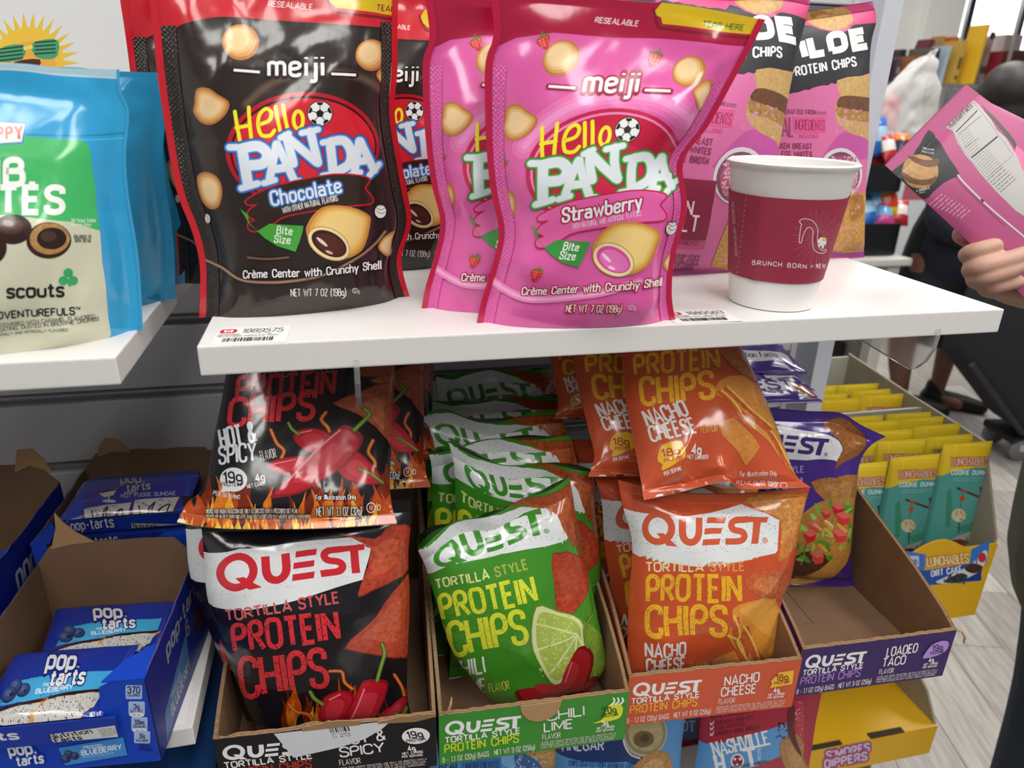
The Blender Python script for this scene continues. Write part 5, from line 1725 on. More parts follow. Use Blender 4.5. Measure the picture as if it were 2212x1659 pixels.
or4.build('chip_bag', AO2, 'c9532e', 'a8421f', None, 'orange chip bag lying second, left of the crumpled top one', group='orange chip bags')
or5 = mk(at(1280, 900, y=.15), math.radians(44), 0,
         [(1196, 905), (1206, 870), (1196, 810), (1186, 760), (1178, 720)],
         [(1440, 905), (1430, 840), (1420, 720)], th=.04, seed=79)
or5.build('chip_bag', AO2, 'c9532e', 'a8421f', None, 'orange chip bag lying hindmost in the shade beside the green ones', group='orange chip bags')
or6 = mk((.34, .135, ZB), math.radians(4), 0,
         [P(.262, .135), (1262, 1080), (1240, 990), (1222, 950)], [P(.42, .135), (1520, 1100), (1520, 955)], th=.04, seed=80)
or6.build('chip_bag', AO, 'c9532e', 'a8421f', None, 'orange chip bag standing at the back, its ribbed corner poking out beside the green ones', group='orange chip bags')

bkf = mk((.052, .036, ZB), math.radians(5), 0,
         [P(.0, .036), (530, 1520), (482, 1400), (449, 1300), (441, 1210), (437, 1160), (431, 1125)],
         [P(.118, .036), (880, 1500), (881, 1400), (885, 1300), (882, 1200), (888, 1130), (886, 1085)],
         T=[(431, 1120), (560, 1118), (760, 1090), (886, 1080)], th=.05, seed=81)
bkt = mk(at(620, 1138, y=.03), math.radians(46), math.radians(3),
         [(382, 1130), (404, 1086), (442, 1048), (464, 935), (478, 868), (489, 800), (502, 700)],
         [(858, 1132), (846, 1090), (842, 1040), (845, 960), (850, 880), (852, 800), (850, 700)],
         B=[(382, 1130), (470, 1142), (620, 1144), (740, 1140), (858, 1132)], th=.046, seed=83)
AK = Art(bkf.inv)
quest_k(AK)
AK2 = Art(bkt.inv)
quest_k2(AK2)
bkf.build('chip_bag', AK, '17141a', '141216', None, 'black chip bag with red peppers standing in the black carton', group='black chip bags')
bkt.build('chip_bag', AK2, '17141a', '141216', None, 'black chip bag with red peppers lying on top, right under the shelf', group='black chip bags')
bk2 = shifted(bkf, (-.0155, .030, .004), seed=85, yaw=.04)
bk2.build('chip_bag', AK, '17141a', '141216', None, 'black chip bag in the carton, its white band showing left of the front one', group='black chip bags')
dv = np.array(at(930, 1052, y=.09))-np.array(at(858, 1132, y=.03))
bk3 = shifted(bkt, dv, seed=87)
bk3.build('chip_bag', AK2, '17141a', '141216', None, 'black chip bag lying second, showing right of the top pepper bag', group='black chip bags')
bk4 = shifted(bkt, dv*1.45+np.array((0, .03, -.004)), seed=88)
bk4.build('chip_bag', AK2, '17141a', '141216', None, 'black chip bag lying third, a sliver beside the green bags', group='black chip bags')

grf = mk((.215, .040, ZB), math.radians(5), 0,
         [(1085, 1552), (1075, 1529), (1035, 1486), (985, 1421), (959, 1360), (927, 1251), (914, 1212), (900, 1180)],
         [P(.272, .04), (1308, 1440), (1304, 1400), (1284, 1300), (1262, 1200), (1245, 1120), (1236, 1060), (1230, 1032)],
         T=[(900, 1176), (940, 1142), (1050, 1112), (1150, 1072), (1230, 1030)], th=.05, seed=91, cb=.05, ct=.065,
         lump=lambda u, v: .010*np.exp(-((u-.06)/.12)**2-((v-1.0)/.1)**2)+.004*np.sin(u*16)*np.exp(-((v-.96)/.08)**2))
AGn = Art(grf.inv)
quest_g(AGn)
grf.build('chip_bag', AGn, '3f8a24', '2c661a', None, 'green lime chip bag tilted forward at the front of the green carton', group='green chip bags')
GB = [(.082, [P(.155, .082), (986, 1200), (984, 1100), (981, 1010), (968, 955)], [P(.28, .082), (1296, 1250), (1284, 1090), (1276, 1022)],
       [(968, 952), (1040, 985), (1110, 1012), (1190, 1000), (1276, 1015)], 'second of its row, wavy seal and large white band visible'),
      (.112, [P(.142, .112), (940, 1200), (934, 1100), (931, 1010), (924, 978)], [P(.275, .112), (1258, 1100), (1246, 1000), (1236, 955)],
       [(924, 974), (1000, 966), (1100, 945), (1236, 945)], 'third of its row, standing a little to the left'),
      (.15, [P(.145, .15), (922, 1050), (916, 950), (910, 908)], [P(.275, .15), (1232, 1000), (1222, 930), (1206, 892)],
       [(910, 902), (960, 888), (1050, 908), (1206, 888)], 'fourth of its row, its ribbed seal crumpled'),
      (.19, [P(.145, .19), (940, 980), (940, 920), (936, 874)], [P(.28, .19), (1216, 960), (1208, 900), (1202, 862)],
       [(936, 870), (1000, 866), (1100, 862), (1202, 852)], 'fifth of its row, in deep shade'),
      (.23, [P(.15, .23), (945, 920), (944, 850), (940, 810)], [P(.29, .23), (1204, 900), (1198, 830), (1192, 792)], None, 'hindmost of its row, in deep shade')]
rg = random.Random(3)
for i, (y, L, R, T, lab) in enumerate(GB):
    b = mk((.21, y, ZB), math.radians(3), 0, L, R, T=T, th=.036, seed=92+i, cb=.05, ct=.065,
           lump=(lambda s: (lambda u, v: .006*np.sin(u*9+s)*np.exp(-((v-1)/.13)**2)))(i*1.7))
    b.build('chip_bag', AGn, '3f8a24', '2c661a', None, 'green chip bag '+lab, group='green chip bags')

puf = mk((.535, .137, ZB-.001), math.radians(6), math.radians(-8),
         [(1682, 1262), (1650, 1120), (1640, 960), (1650, 884)],
         [(1846, 1268), (1838, 1200), (1843, 1110), (1850, 1054), (1858, 1000), (1880, 965), (1914, 945)],
         T=[(1650, 880), (1740, 888), (1815, 892), (1860, 918), (1914, 943)], th=.045, seed=101, ct=.07)
APu = Art(puf.inv)
quest_p(APu)
puf.build('chip_bag', APu, '432382', '2e1860', None, 'purple taco chip bag standing upright at the back of the half empty carton', group='purple chip bags')
# three purple bags lying behind it
for i, (pxc, pyc, y, hw, lean, lab) in enumerate(((1640, 872, .195, .072, 80, 'lowest of the three behind the upright one'), (1625, 845, .215, .07, 82, 'middle of the three behind the upright one'), (1610, 806, .232, .07, 82, 'topmost of the three behind the upright one'))):
    c = np.array(at(pxc, pyc, y=y))
    b = mk(c, math.radians(lean), math.radians(-6-3*i), [(-hw, 0), (-hw+.004, .03), (-hw+.006, .07)], [(hw, 0), (hw-.004, .03), (hw-.006, .07)], px=False, th=.024, seed=105+i, cb=.09, ct=.09)
    A = Art(homog([(0, 0), (100, 0), (100, 50), (0, 50)], [(0, 1), (1, 1), (1, 0), (0, 0)]))
    A.rect(8, 28, 92, 40, 'd0d0d6', 2)
    if i == 0:
        A.text('QUEST', 24, 39, 10, '3c2272', w=.24, fit=60); chip(A, [(80, 8), (98, 12), (98, 44), (84, 40)], ('6e3c1c', '8e5428', '9c6230'))
    else:
        A.text('Nutrition Facts', 40, 36, 6, '17171a', w=.2, fit=40)
    b.build('chip_bag', A, '432382', '2e1860', None, 'purple chip bag lying flat, '+lab, group='purple chip bags')
# ---------------------------------------------------------------- corrugated chip cartons
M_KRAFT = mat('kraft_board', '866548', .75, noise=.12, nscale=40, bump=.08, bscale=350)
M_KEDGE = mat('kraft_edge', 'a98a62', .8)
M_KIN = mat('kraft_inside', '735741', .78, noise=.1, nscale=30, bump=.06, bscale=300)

def flute(parent, pts, t, nrm, name='corrugated_edge'):
    """wavy middle layer and the two liners standing proud along a cut edge; pts along the edge, nrm across it"""
    P = [np.array(p, float) for p in pts]
    n = np.array(nrm, float); n /= np.linalg.norm(n)
    V, F = [], []
    up = np.array((0, 0, 1.))
    s = 0
    cur = []
    for a, b in zip(P[:-1], P[1:]):
        L = np.linalg.norm(b-a)
        k = max(2, int(L/.0011))
        for i in range(k):
            q = a+(b-a)*i/k
            cur.append((q, s+L*i/k))
        s += L
    cur.append((P[-1], s))
    def strip(off, z0, z1):
        base = len(V)
        for q, d in cur:
            o = n*off(d)
            V.append(tuple(q+o+up*z0)); V.append(tuple(q+o+up*z1))
        for i in range(len(cur)-1):
            F.append((base+2*i, base+2*i+2, base+2*i+3, base+2*i+1))
    strip(lambda d: t/2+t*.42*math.sin(d*2*math.pi/.0062), -.0018, .0006)
    r = random.Random(len(cur))
    ph = r.uniform(0, 6)
    strip(lambda d: t*.02, -.001, .0007); strip(lambda d: t*.98, -.001, .0007)
    me = bpy.data.meshes.new(name)
    me.from_pydata(V, [], F)
    me.materials.append(mat('flute_paper', 'c2a680', .85))
    return link(name, me, parent)

def carton(TL, TR, zt, zb, depth, side, art, ink, name, label, skew=0., lwall=True, ragged=(), seed=1):
    """open display carton; TL,TR = photo points of the front panel's upper corners"""
    a, b = np.array(at(*TL, z=zt)), np.array(at(*TR, z=zt))
    a[2] = b[2] = zb
    yaw = math.atan2(b[1]-a[1], b[0]-a[0])
    w = np.linalg.norm(b-a)
    root = empty(name, a, yaw)
    tag(root, label, 'carton', 'corrugated chip cartons')
    t = .003
    h = zt-zb
    r = random.Random(seed)
    # front panel with a rough torn rim
    n = 40
    rim = []
    for i in range(n+1):
        x = w*i/n
        z = h+r.uniform(-.0007, .0007)
        for x0, x1, dz in ragged:
            if x0*w < x < x1*w:
                z += dz*math.sin(math.pi*(x/w-x0)/(x1-x0))
        rim.append((x, z))
    fp = MB().prism([(0, 0), (w, 0)]+rim[::-1], lambda p, q, k: (p, k, q), 0, t).build('front_panel', M_KRAFT, root)
    A = art
    printed('front_print', A, fp, CARD, (0, 0, 0), (1, 0, 0), (0, 0, 1), w, h*.995, (0, -1, 0))
    flute(fp, [(x, 0, z) for x, z in rim], t, (0, 1, 0))
    # sides: low in front, rising to the back
    def prof(k):
        q = [(0, h)]+[(d, z+r.uniform(-.0006, .0006)) for d, z in side for _ in (0,)]
        return q
    for nm, x0 in (('left_side', 0), ('right_side', w-t)):
        pr = prof(0)
        pts = [(0.002, 0), (depth, 0)]+[(d, z) for d, z in pr[::-1] if d > .002]+[(.002, h)]
        sd = MB().prism(pts, lambda p, q, k: (x0+k, p, q), 0, t).build(nm, [M_KRAFT], root)
        flute(sd, [(x0, d, z) for d, z in pr], t, (1, 0, 0))
        o = MB().prism([(.003, .001), (depth, .001)]+[(d, z-.0006) for d, z in pr[::-1] if d > .003]+[(.003, h-.0006)], lambda p, q, k: ((x0-k) if x0 == 0 else (x0+t+k), p, q), 0, .0002)
        o.build('printed_liner', mat('ink_'+ink, ink, .42), sd)
    hb = side[-1][1]
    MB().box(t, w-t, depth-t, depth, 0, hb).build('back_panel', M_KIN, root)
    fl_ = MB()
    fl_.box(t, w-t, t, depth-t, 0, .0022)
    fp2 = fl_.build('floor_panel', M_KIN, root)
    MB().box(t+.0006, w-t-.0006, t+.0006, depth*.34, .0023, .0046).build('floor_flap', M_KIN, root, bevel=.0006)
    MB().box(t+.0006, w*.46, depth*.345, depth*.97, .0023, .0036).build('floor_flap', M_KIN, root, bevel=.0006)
    MB().box(w*.463, w-t-.0006, depth*.345, depth*.97, .0023, .0036).build('floor_flap', M_KIN, root, bevel=.0006)
    return root, w, h, t

ORQ = [(235, 1150), (1205, 1045), (1165, 1315), (228, 1425)]
def panel_art(fl, words, num, carbs, blot=None):
    A = Art(homog(ORQ, [(0, 1), (1, 1), (1, 0), (0, 0)]))
    c = QC[fl]
    g = {'o': 'cb5535', 'k': '1c1b1f', 'g': '3c8a30', 'p': '36205e'}[fl]
    y = {'o': 'ecac30', 'k': 'b03428', 'g': 'c8d832', 'p': 'a078c8'}[fl]
    A.poly([(200, 1120), (1240, 1010), (1200, 1340), (200, 1450)], g)
    quest_logo(A, 'ece9ea', [(268, 1183), (645, 1162), (258, 1264), (612, 1232)])
    A.text('TORTILLA STYLE', 258, 1302, 29, 'ece9ea', w=.22, fit=384, rot=-.112, shear=.1)
    A.text('PROTEIN CHIPS', 254, 1356, 43, y, w=.17, fit=380, rot=-.125, shear=.12)
    A.text('8 - 1.1 OZ (32g) BAGS', 243, 1410, 27, 'e4dcd8', w=.12, fit=236, rot=-.12, shear=.1)
    A.text('NET WT 9 OZ (256g)', 503, 1377, 27, 'e4dcd8', w=.12, fit=208, rot=-.12, shear=.1)
    A.text(words[0], 772, 1196, 50, 'eae6e6', w=.16, fit=200, rot=-.14, shear=.14)
    A.text(words[1], 757, 1256, 48, 'eae6e6', w=.16, fit=200 if len(words[1]) > 4 else 150, rot=-.12, shear=.14)
    A.text('FLAVOR', 748, 1300, 28, 'dcd4d0', w=.12, fit=94, rot=-.11, shear=.12)
    for i, s in enumerate(('NOTICE FOR WEIGHT REDUCTION, USE ONLY AS DIRECTED WITH A', 'PRESCRIBED DIET PLAN. DO NOT USE IN DIETS SUPPLYING LESS', 'THAN 400 CALORIES PER DAY WITHOUT MEDICAL SUPERVISION.')):
        A.text(s, 741-i*2, 1322+i*13.5, 9.5, 'dcd0cc', w=.14, fit=388-i*4, rot=-.108, sp=.1)
    if fl == 'k':
        A.ell(1100, 1152, 62, 42, 'e8e6e6', -.2); ik = '1c1b1f'
    elif fl == 'g':
        A.poly([(1010, 1215), (1060, 1190), (1090, 1120), (1130, 1105), (1165, 1130), (1150, 1185), (1100, 1205), (1050, 1212)], 'd8dc30', 4); ik = '28501c'
        for k in range(3): A.line([(1108+k*22, 1112), (1124+k*22, 1094), (1120+k*22, 1078)], 10, 'e8f0e0', sm=4)
    elif fl == 'p':
        A.poly([(1018, 1208), (1026, 1170), (1060, 1125), (1120, 1104), (1160, 1112), (1162, 1150), (1120, 1185)], 'b48cd4', 4); ik = '36205e'
    else:
        A.poly([(1030, 1206), (1042, 1180), (1034, 1166), (1078, 1116), (1160, 1104), (1156, 1182)], 'ecb92e'); ik = '8c3a14'
    A.text(num, 1062, 1166, 34, ik, w=.2, fit=72, rot=-.12)
    A.text('PROTEIN', 1054, 1186, 15, ik, w=.2, fit=86, rot=-.12)
    A.text(carbs, 1054, 1230, 24, 'f0eceb', w=.22, rot=-.1)
    A.text('NET CARBS', 1026, 1250, 12, 'e8e0de', w=.2, fit=92, rot=-.1); A.text('PER SERVING', 1022, 1266, 11, 'e8e0de', w=.2, fit=92, rot=-.1)
    if fl == 'k':   # torn paper label
        A.poly([(498, 1110), (1010, 1050), (960, 1110), (880, 1160), (770, 1200), (560, 1250), (540, 1210)], 'cfd0d6')
        A.bars(735, 1100, 90, 26, '303034', -.12, 12); A.text('C 213', 745, 1150, 18, '303034', w=.12, fit=76, rot=-.12)
    return A
SIDE = [(.02, .063), (.06, .079), (.10, .090), (.154, .106), (.2, .122), (.24, .136)]
ZT, ZF = -.303, -.3565
bx, w, h, t = carton((460, 1597), (942, 1543), ZT, ZF, .24, SIDE, panel_art('k', ('HOT &', 'SPICY'), '19g', '4g'), '1c1b1f', 'chip_carton',
                     'black open chip carton with a torn rim and white label remnant', ragged=((.0, .08, -.002), (.38, .5, .003)), seed=2)
fl1 = MB()
rk = random.Random(8)
pts = [(.063, h-.003)]+[(.063+i*.0032, h+.0025+.0045*math.sin(i/14*3.1)+rk.uniform(-.0012, .0012)) for i in range(14)]+[(.105, h-.002), (.085, h-.004)]
fl1.prism(pts, lambda p, q, k: (p, k-.0012-.18*(q-h), q), 0, .0008).build('torn_flap', mat('torn_kraft', 'a8845c', .85), bx)
pts = [(.118, h-.002)]+[(.118+i*.0034, h+.001+.0035*math.sin(i/13*2.6)+rk.uniform(-.001, .001)) for i in range(13)]+[(w, h-.001), (w*.9, h-.005)]
fl1 = MB().prism(pts, lambda p, q, k: (p, k-.0016-.25*(q-h), q), 0, .0008).build('torn_flap', mat('torn_kraft', 'a8845c', .85), bx)
bx, w, h, t = carton((948, 1546), (1360, 1493), ZT-.0015, ZF, .24, SIDE, panel_art('g', ('CHILI', 'LIME'), '20g', '3g'), '3c8a30', 'chip_carton',
                     'green open chip carton with a half round kraft thumb tab', seed=3)
q = [(w*.415+.0165*(1-math.cos(i/12*math.pi)), h-.0185*math.sin(i/12*math.pi)) for i in range(13)]
MB().prism(q, lambda p, z, k: (p, -.0012+k, z), 0, .0007).build('thumb_tab', mat('torn_kraft', 'a8845c', .85), bx)
MB().tube([(.004, .002, h-.001), (.007, -.002, h+.004), (.009, -.002, h+.012), (.010, .001, h+.016)], [.0016, .0014, .001, .0005], 6).build('torn_shred', mat('torn_kraft', 'a8845c', .85), bx)
carton((1359, 1462), (1733, 1424), ZT, ZF, .24, SIDE, panel_art('o', ('NACHO', 'CHEESE'), '18g', '4g'), 'cb5535', 'chip_carton', 'orange open chip carton, its bag standing upright', seed=4)
bx, w, h, t = carton((1736, 1403), (2067, 1361), ZT, ZF, .24, SIDE, panel_art('p', ('LOADED', 'TACO'), '19g', '4g'), '36205e', 'chip_carton', 'purple open chip carton, nearly empty, at the free end of the shelf', seed=5)
MB().tube([(w, .001, h), (w+.004, -.002, h-.001), (w+.007, -.004, h-.006), (w+.0075, -.004, h-.013)], [.0012, .001, .0012, .0006], 6).build('torn_shred', mat('torn_kraft', 'a8845c', .85), bx)

# ---------------------------------------------------------------- open pastry cartons
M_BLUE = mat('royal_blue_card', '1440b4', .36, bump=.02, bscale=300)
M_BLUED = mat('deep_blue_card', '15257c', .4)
def pop_logo(A, x, y, h, rot=0., col='dcdcdc', two=True, out='0c1f6a'):
    A.text('pop.', x, y, h, col, w=.21, sx=1.25, rot=rot, shear=-.12, cap=0, out=(out, h*.1), sp=.14)
    if two:
        A.text('tarts', x+h*.42*math.cos(rot)+h*.25, y+h*.92, h*.82, col, w=.22, sx=1.2, rot=rot-.05, shear=.05, out=(out, h*.08), sp=.14)
def pastry_carton(F, yaw, w, d, hf, hb, lip, name, label, front=None, side=None, flap=None, seed=1):
    """F = right front foot corner; front has a U cut-out between two columns"""
    root = empty(name, F, yaw)
    tag(root, label, 'carton', 'open blue pastry cartons')
    t = .0012
    r = random.Random(seed)
    cw, cl = w*.22, w*.12
    rough = lambda pts, k=.0007: [(a+r.uniform(-k, k), b+r.uniform(-k, k)) for a, b in pts]
    fr = [(-w, 0), (0, 0), (0, hf), (-cw*.8, hf)]+rough([(-cw-.002, hf-.004), (-cw-.004, hf*.75), (-cw-.006, lip+.01), (-cw-.012, lip+.001)])+rough([(-w*.45, lip-.001), (-w*.65, lip), (-w+cl+.01, lip+.001), (-w+cl+.004, lip+.012), (-w+cl, hf*.8)])+[(-w+cl*.8, hf), (-w, hf)]
    fp = MB().prism(fr, lambda a, b, k: (a, k, b), 0, t).build('front_panel', M_BLUE, root)
    if front is not None:
        printed('front_print', front, fp, CARD, (-w, 0, 0), (1, 0, 0), (0, 0, 1), w, hf, (0, -1, 0))
    n = 14
    edge = [(d*i/n, hf+(hb-hf)*(i/n)*.25+r.uniform(-.0009, .0009)) for i in range(n+1)]
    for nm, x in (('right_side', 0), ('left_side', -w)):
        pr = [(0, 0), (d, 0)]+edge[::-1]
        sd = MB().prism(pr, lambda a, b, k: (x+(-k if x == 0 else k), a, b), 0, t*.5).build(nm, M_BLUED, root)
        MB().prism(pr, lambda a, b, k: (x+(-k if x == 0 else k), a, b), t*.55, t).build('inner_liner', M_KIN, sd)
        if side is not None and x == 0:
            printed('side_print', side, sd, CARD, (0, 0, 0), (0, 1, 0), (0, 0, 1), d, hf, (1, 0, 0))
    bk = [(-w, 0), (0, 0), (0, edge[-1][1]), (-w*.12, hb)]+rough([(-w*.3, hb+.001), (-w*.45, hb), (-w*.6, hb+.001)])+[(-w*.9, hb*.98), (-w, edge[-1][1])]
    MB().prism(bk, lambda a, b, k: (a, d-k, b), 0, t).build('back_panel', M_KIN, root)
    MB().box(-w+t, -t, t, d-t, 0, t).build('floor_panel', M_KIN, root)
    # front columns folded back: top flaps
    MB().prism([(0, 0), (-cw, 0), (-cw*.7, d*.16), (0, d*.3)], lambda a, b, k: (a, b, hf+.0002+k-.06*b), 0, t).build('top_flap', M_BLUE, root)
    MB().prism([(-w, 0), (-w+cl, 0), (-w+cl*.8, d*.16), (-w, d*.34)], lambda a, b, k: (a, b, hf+.0002+k-.06*b), 0, t).build('top_flap', M_BLUE, root)
    if flap:
        MB().prism(flap, lambda a, b, k: (a, d-t-k-.12*(b-hb), b), 0, t).build('torn_flap', mat('torn_kraft', 'a8845c', .85), root)
    return root
yw = math.radians(-5.3)
def blueberries(A, x, y, s):
    for dx, dy, q in ((.9, -.1, .8), (.1, -.35, .75), (-.25, .25, .9)):
        A.ell(x+dx*s, y+dy*s, q*s*.75, q*s*.62, '222c54'); A.ell(x+dx*s-.08*s, y+dy*s-.08*s, q*s*.62, q*s*.5, '32406e'); A.ell(x+dx*s-.14*s, y+dy*s-.12*s, q*s*.34, q*s*.26, '4a5a88')
    A.ell(x+.0*s, y+.2*s, .22*s, .16*s, '1a2244'); A.ell(x+1.05*s, y-.08*s, .12*s, .12*s, '141a38')
F1 = (-.0555, -.02, -.2858)
fq = [(-560, 760), (1370, 835), (1535, 1600), (-420, 1860)]
AF = Art(homog([(-790, 990), (1360, 835), (1535, 1610), (-560, 1860)], [(0, 1), (1, 1), (1, 0), (0, 0)]))
for i, (a, b, c, y) in enumerate((('370', 'CALORIES', None, 885), ('3g', 'SAT FAT', '15% DV', 1035), ('320mg', 'SODIUM', '14% DV', 1182), ('30g', 'TOTAL SUGARS', None, 1315))):
    x = 1170+i*28
    A_ = AF
    A_.rect(x, y, x+165, y+(130 if i != 3 else 122), '9fb4dc', 16)
    A_.text(a, x+82, y+72, 58 if i == 0 else 44, '15204c', w=.2, al='c', fit=130 if i == 0 else (104 if i == 2 else 64))
    A_.text(b, x+82, y+104, 22, '15204c', w=.2, al='c', fit=128)
    if c:
        A_.ell(x+84, y+128, 76, 22, 'd8dce4'); A_.text(c, x+84, y+136, 16, '303860', w=.16, al='c', fit=84)
AF.text('PER 2', 1360, 1480, 26, '0d1f6c', w=.2, al='c', fit=90); AF.text('PASTRIES', 1370, 1512, 26, '0d1f6c', w=.2, al='c', fit=150)
AF.poly([(455, 1500), (1145, 1378), (1185, 1555), (520, 1680), (505, 1640)], '3f88cc')
blueberries(AF, 550, 1585, 84)
AF.text('FROSTED', 725, 1502, 26, 'd4e2ee', w=.22, fit=205, rot=-.14); AF.text('BLUEBERRY', 700, 1568, 48, 'd4e2ee', w=.24, fit=440, rot=-.17)
AF.text('Naturally & Artificially Flavored', 720, 1592, 20, 'a8c8e4', w=.13, fit=330, rot=-.16)
pop_logo(AF, -100, 1585, 118, -.1, 'dcdcdc', True, '1440b4')
AS = Art(lambda P: np.stack([1-np.asarray(P)[:, 0]/100., 1-np.asarray(P)[:, 1]/60.], 1))
AS = Art(lambda P: np.stack([np.asarray(P)[:, 0]/100., 1-np.asarray(P)[:, 1]/60.], 1))
AS.text('pop-tarts', 30, 16, 11, '8c8c94', w=.24, fit=66, shear=.1)
AS.text('6', 62, 30, 10, '7c7c88', w=.2); AS.lines(68, 26, 26, 3, 3, '5a5a78', .9)
AS.poly([(14, 40), (62, 26), (60, 46), (10, 58)], '3d6c9c')
AS.text('FROSTED', 26, 43, 4, 'a0a8b4', w=.2, fit=18); AS.text('BLUEBERRY', 22, 52, 7.5, 'a0a8b4', w=.22, fit=38)
AS.poly([(78, 30), (96, 24), (97, 40), (80, 46)], '5c2038')
pastry_carton(F1, yw, .117, .127, .0705, .094, .027, 'pastry_carton', 'royal blue open carton of blueberry pastries at the shelf front, with torn kraft back', AF, AS,
              [(-.104, .09), (-.09, .0935), (-.072, .095), (-.082, .104), (-.089, .114), (-.0935, .124), (-.096, .110), (-.1, .1)], 3)
F2 = (-.048, .128, -.2858)
pastry_carton(F2, yw*.8, .124, .115, .081, .105, .05, 'pastry_carton', 'dark blue open carton of fudge pastries, behind the blueberry carton', None, None, [(-.11, .1), (-.098, .105), (-.08, .104), (-.088, .117), (-.099, .121), (-.106, .112)], 5)
AS3 = Art(lambda P: np.stack([np.asarray(P)[:, 0]/100., 1-np.asarray(P)[:, 1]/60.], 1))
pop_l = AS3.text('pop-tarts', 22, 26, 17, 'a8a8ac', w=.25, fit=74, shear=.12)
pastry_carton((-.183, .094, -.2858), yw*.9, .13, .125, .086, .112, .05, 'pastry_carton', 'blue open carton left of the fudge one, its kraft inside and lettered side showing', None, AS3,
              [(-.034, .105), (-.02, .112), (-.004, .104), (-.008, .118), (-.014, .129), (-.026, .128)], 7)

def pack_outline(zp, tilt, quad):
    """flat pastry pack from the four photo corners of its top face: BL BR TR TL"""
    bl, br = np.array(at(*quad[0], z=zp)), np.array(at(*quad[1], z=zp))
    c = (bl+br)/2
    return mk(c, math.radians(90-tilt), math.atan2(br[1]-bl[1], br[0]-bl[0]), [quad[0], tuple((np.array(quad[0])+np.array(quad[3]))/2), quad[3]],
              [quad[1], tuple((np.array(quad[1])+np.array(quad[2]))/2), quad[2]], th=.010, kind='flat', cb=.0, ct=.0, seed=7, wr=.5)
pb = pack_outline(-.243, 4, [(82, 1432), (345, 1402), (387, 1299), (122, 1316)])
APk = Art(pb.inv)
APk.frame(0, 1280, 4.377)
def blue_pack(A):
    A.poly([(-400, -400), (2400, -400), (2400, 1800), (-400, 1800)], '152c8e')
    A.poly([(525, 515), (640, 330), (900, 300), (1530, 240), (1490, 350), (1000, 425), (800, 470)], '3f9ccc')
    blueberries(A, 650, 400, 105)
    pop_logo(A, 885, 240, 118, -.02, 'd6d6d6')
    A.text('FROSTED', 918, 362, 20, 'd4e2ee', w=.2, fit=152, rot=-.12); A.text('BLUEBERRY', 866, 412, 32, 'd4e2ee', w=.22, fit=335, rot=-.13)
    A.poly([(368, 625), (420, 580), (560, 530), (960, 440), (1200, 400), (1480, 355), (1520, 365), (1300, 575), (900, 605)], 'c08a48')
    A.poly([(410, 588), (560, 526), (940, 445), (950, 462), (560, 548), (420, 602)], '2e120e', 3)
    A.poly([(1010, 425), (1200, 385), (1470, 355), (1475, 376), (1200, 410), (1020, 442)], '2e120e', 3)
    A.poly([(430, 605), (560, 548), (940, 470), (860, 560), (830, 605)], ('b8b6b2', .12), 2)
    A.poly([(985, 455), (1200, 412), (1465, 382), (1290, 570), (905, 600)], ('b8b6b2', .12), 2)
    A.dots(430, 470, 900, 605, 150, 7, '3a3640'); A.dots(920, 410, 1430, 590, 220, 7, '3a3640')
    A.text('NET WT', 1396, 545, 34, 'c8ccd8', w=.16, fit=98, rot=-.06)
    A.text('12', 180, 560, 90, 'c8ccd8', w=.24); A.text('TOASTER', 100, 598, 26, 'c8ccd8', w=.18, fit=124); A.text('PASTRIES', 100, 632, 26, 'c8ccd8', w=.18, fit=110)
blue_pack(APk)
pb.build('pastry_pack', APk, '152c8e', '0f2270', label='blue foil pastry pack lying at the back of the blueberry carton', cat='pack', group='blueberry pastry packs', seal_part=False)
pa = pack_outline(-.2395, 5, [(-62, 1574), (222, 1546), (300, 1392), (32, 1414)])
ro = pa.build('pastry_pack', APk, '152c8e', '0f2270', label='blue foil pastry pack lying at the front, white pastries large, front fold with facts', cat='pack', group='blueberry pastry packs', seal_part=False)
# lower packs of the blueberry carton, and the front fold with the facts
pc_ = shifted(pa, (.002, .012, -.0125), seed=8)
pc_.build('pastry_pack', APk, '152c8e', '0f2270', label='blue foil pastry pack hidden under the front one in the blueberry carton', cat='pack', group='blueberry pastry packs', seal_part=False)
An = Art(homog([(0, 1270), (940, 1150), (915, 1420), (0, 1520)], [(0, 1), (1, 1), (1, 0), (0, 0)]))
An.poly([(-50, 1200), (960, 1120), (960, 1600), (-50, 1600)], '17339a')
An.text('tarts', 0, 1400, 100, 'd0d0d4', w=.26, fit=330, rot=-.06)
An.poly([(490, 1350), (915, 1265), (905, 1420), (510, 1450)], 'c6c6c6'); An.text('Nutrition', 500, 1405, 62, '17171a', w=.22, fit=270, rot=-.2); An.text('Facts', 520, 1448, 50, '17171a', w=.22, fit=170, rot=-.14)
An.lines(800, 1310, 110, 6, 18, '404044', 5, -.12)
fw = .092
fo = MB().box(0, fw, 0, .0012, 0, .017)
fo = fo.build('front_fold', FOIL if False else mat('blue_foil', '17339a', .22, coat=.3, bump=.1, bscale=60), ro, bevel=.0005)
fo.matrix_parent_inverse = ro.matrix_world.inverted()
g0 = pa.pl.p0-pa.pl.a*fw/2
fo.location = (g0[0], g0[1]-.0016, g0[2]-.0175); fo.rotation_euler = (0, 0, pa._yaw)
printed('fold_print', An, fo, FOIL, (0, 0, 0), (1, 0, 0), (0, 0, 1), fw, .017, (0, -1, 0))

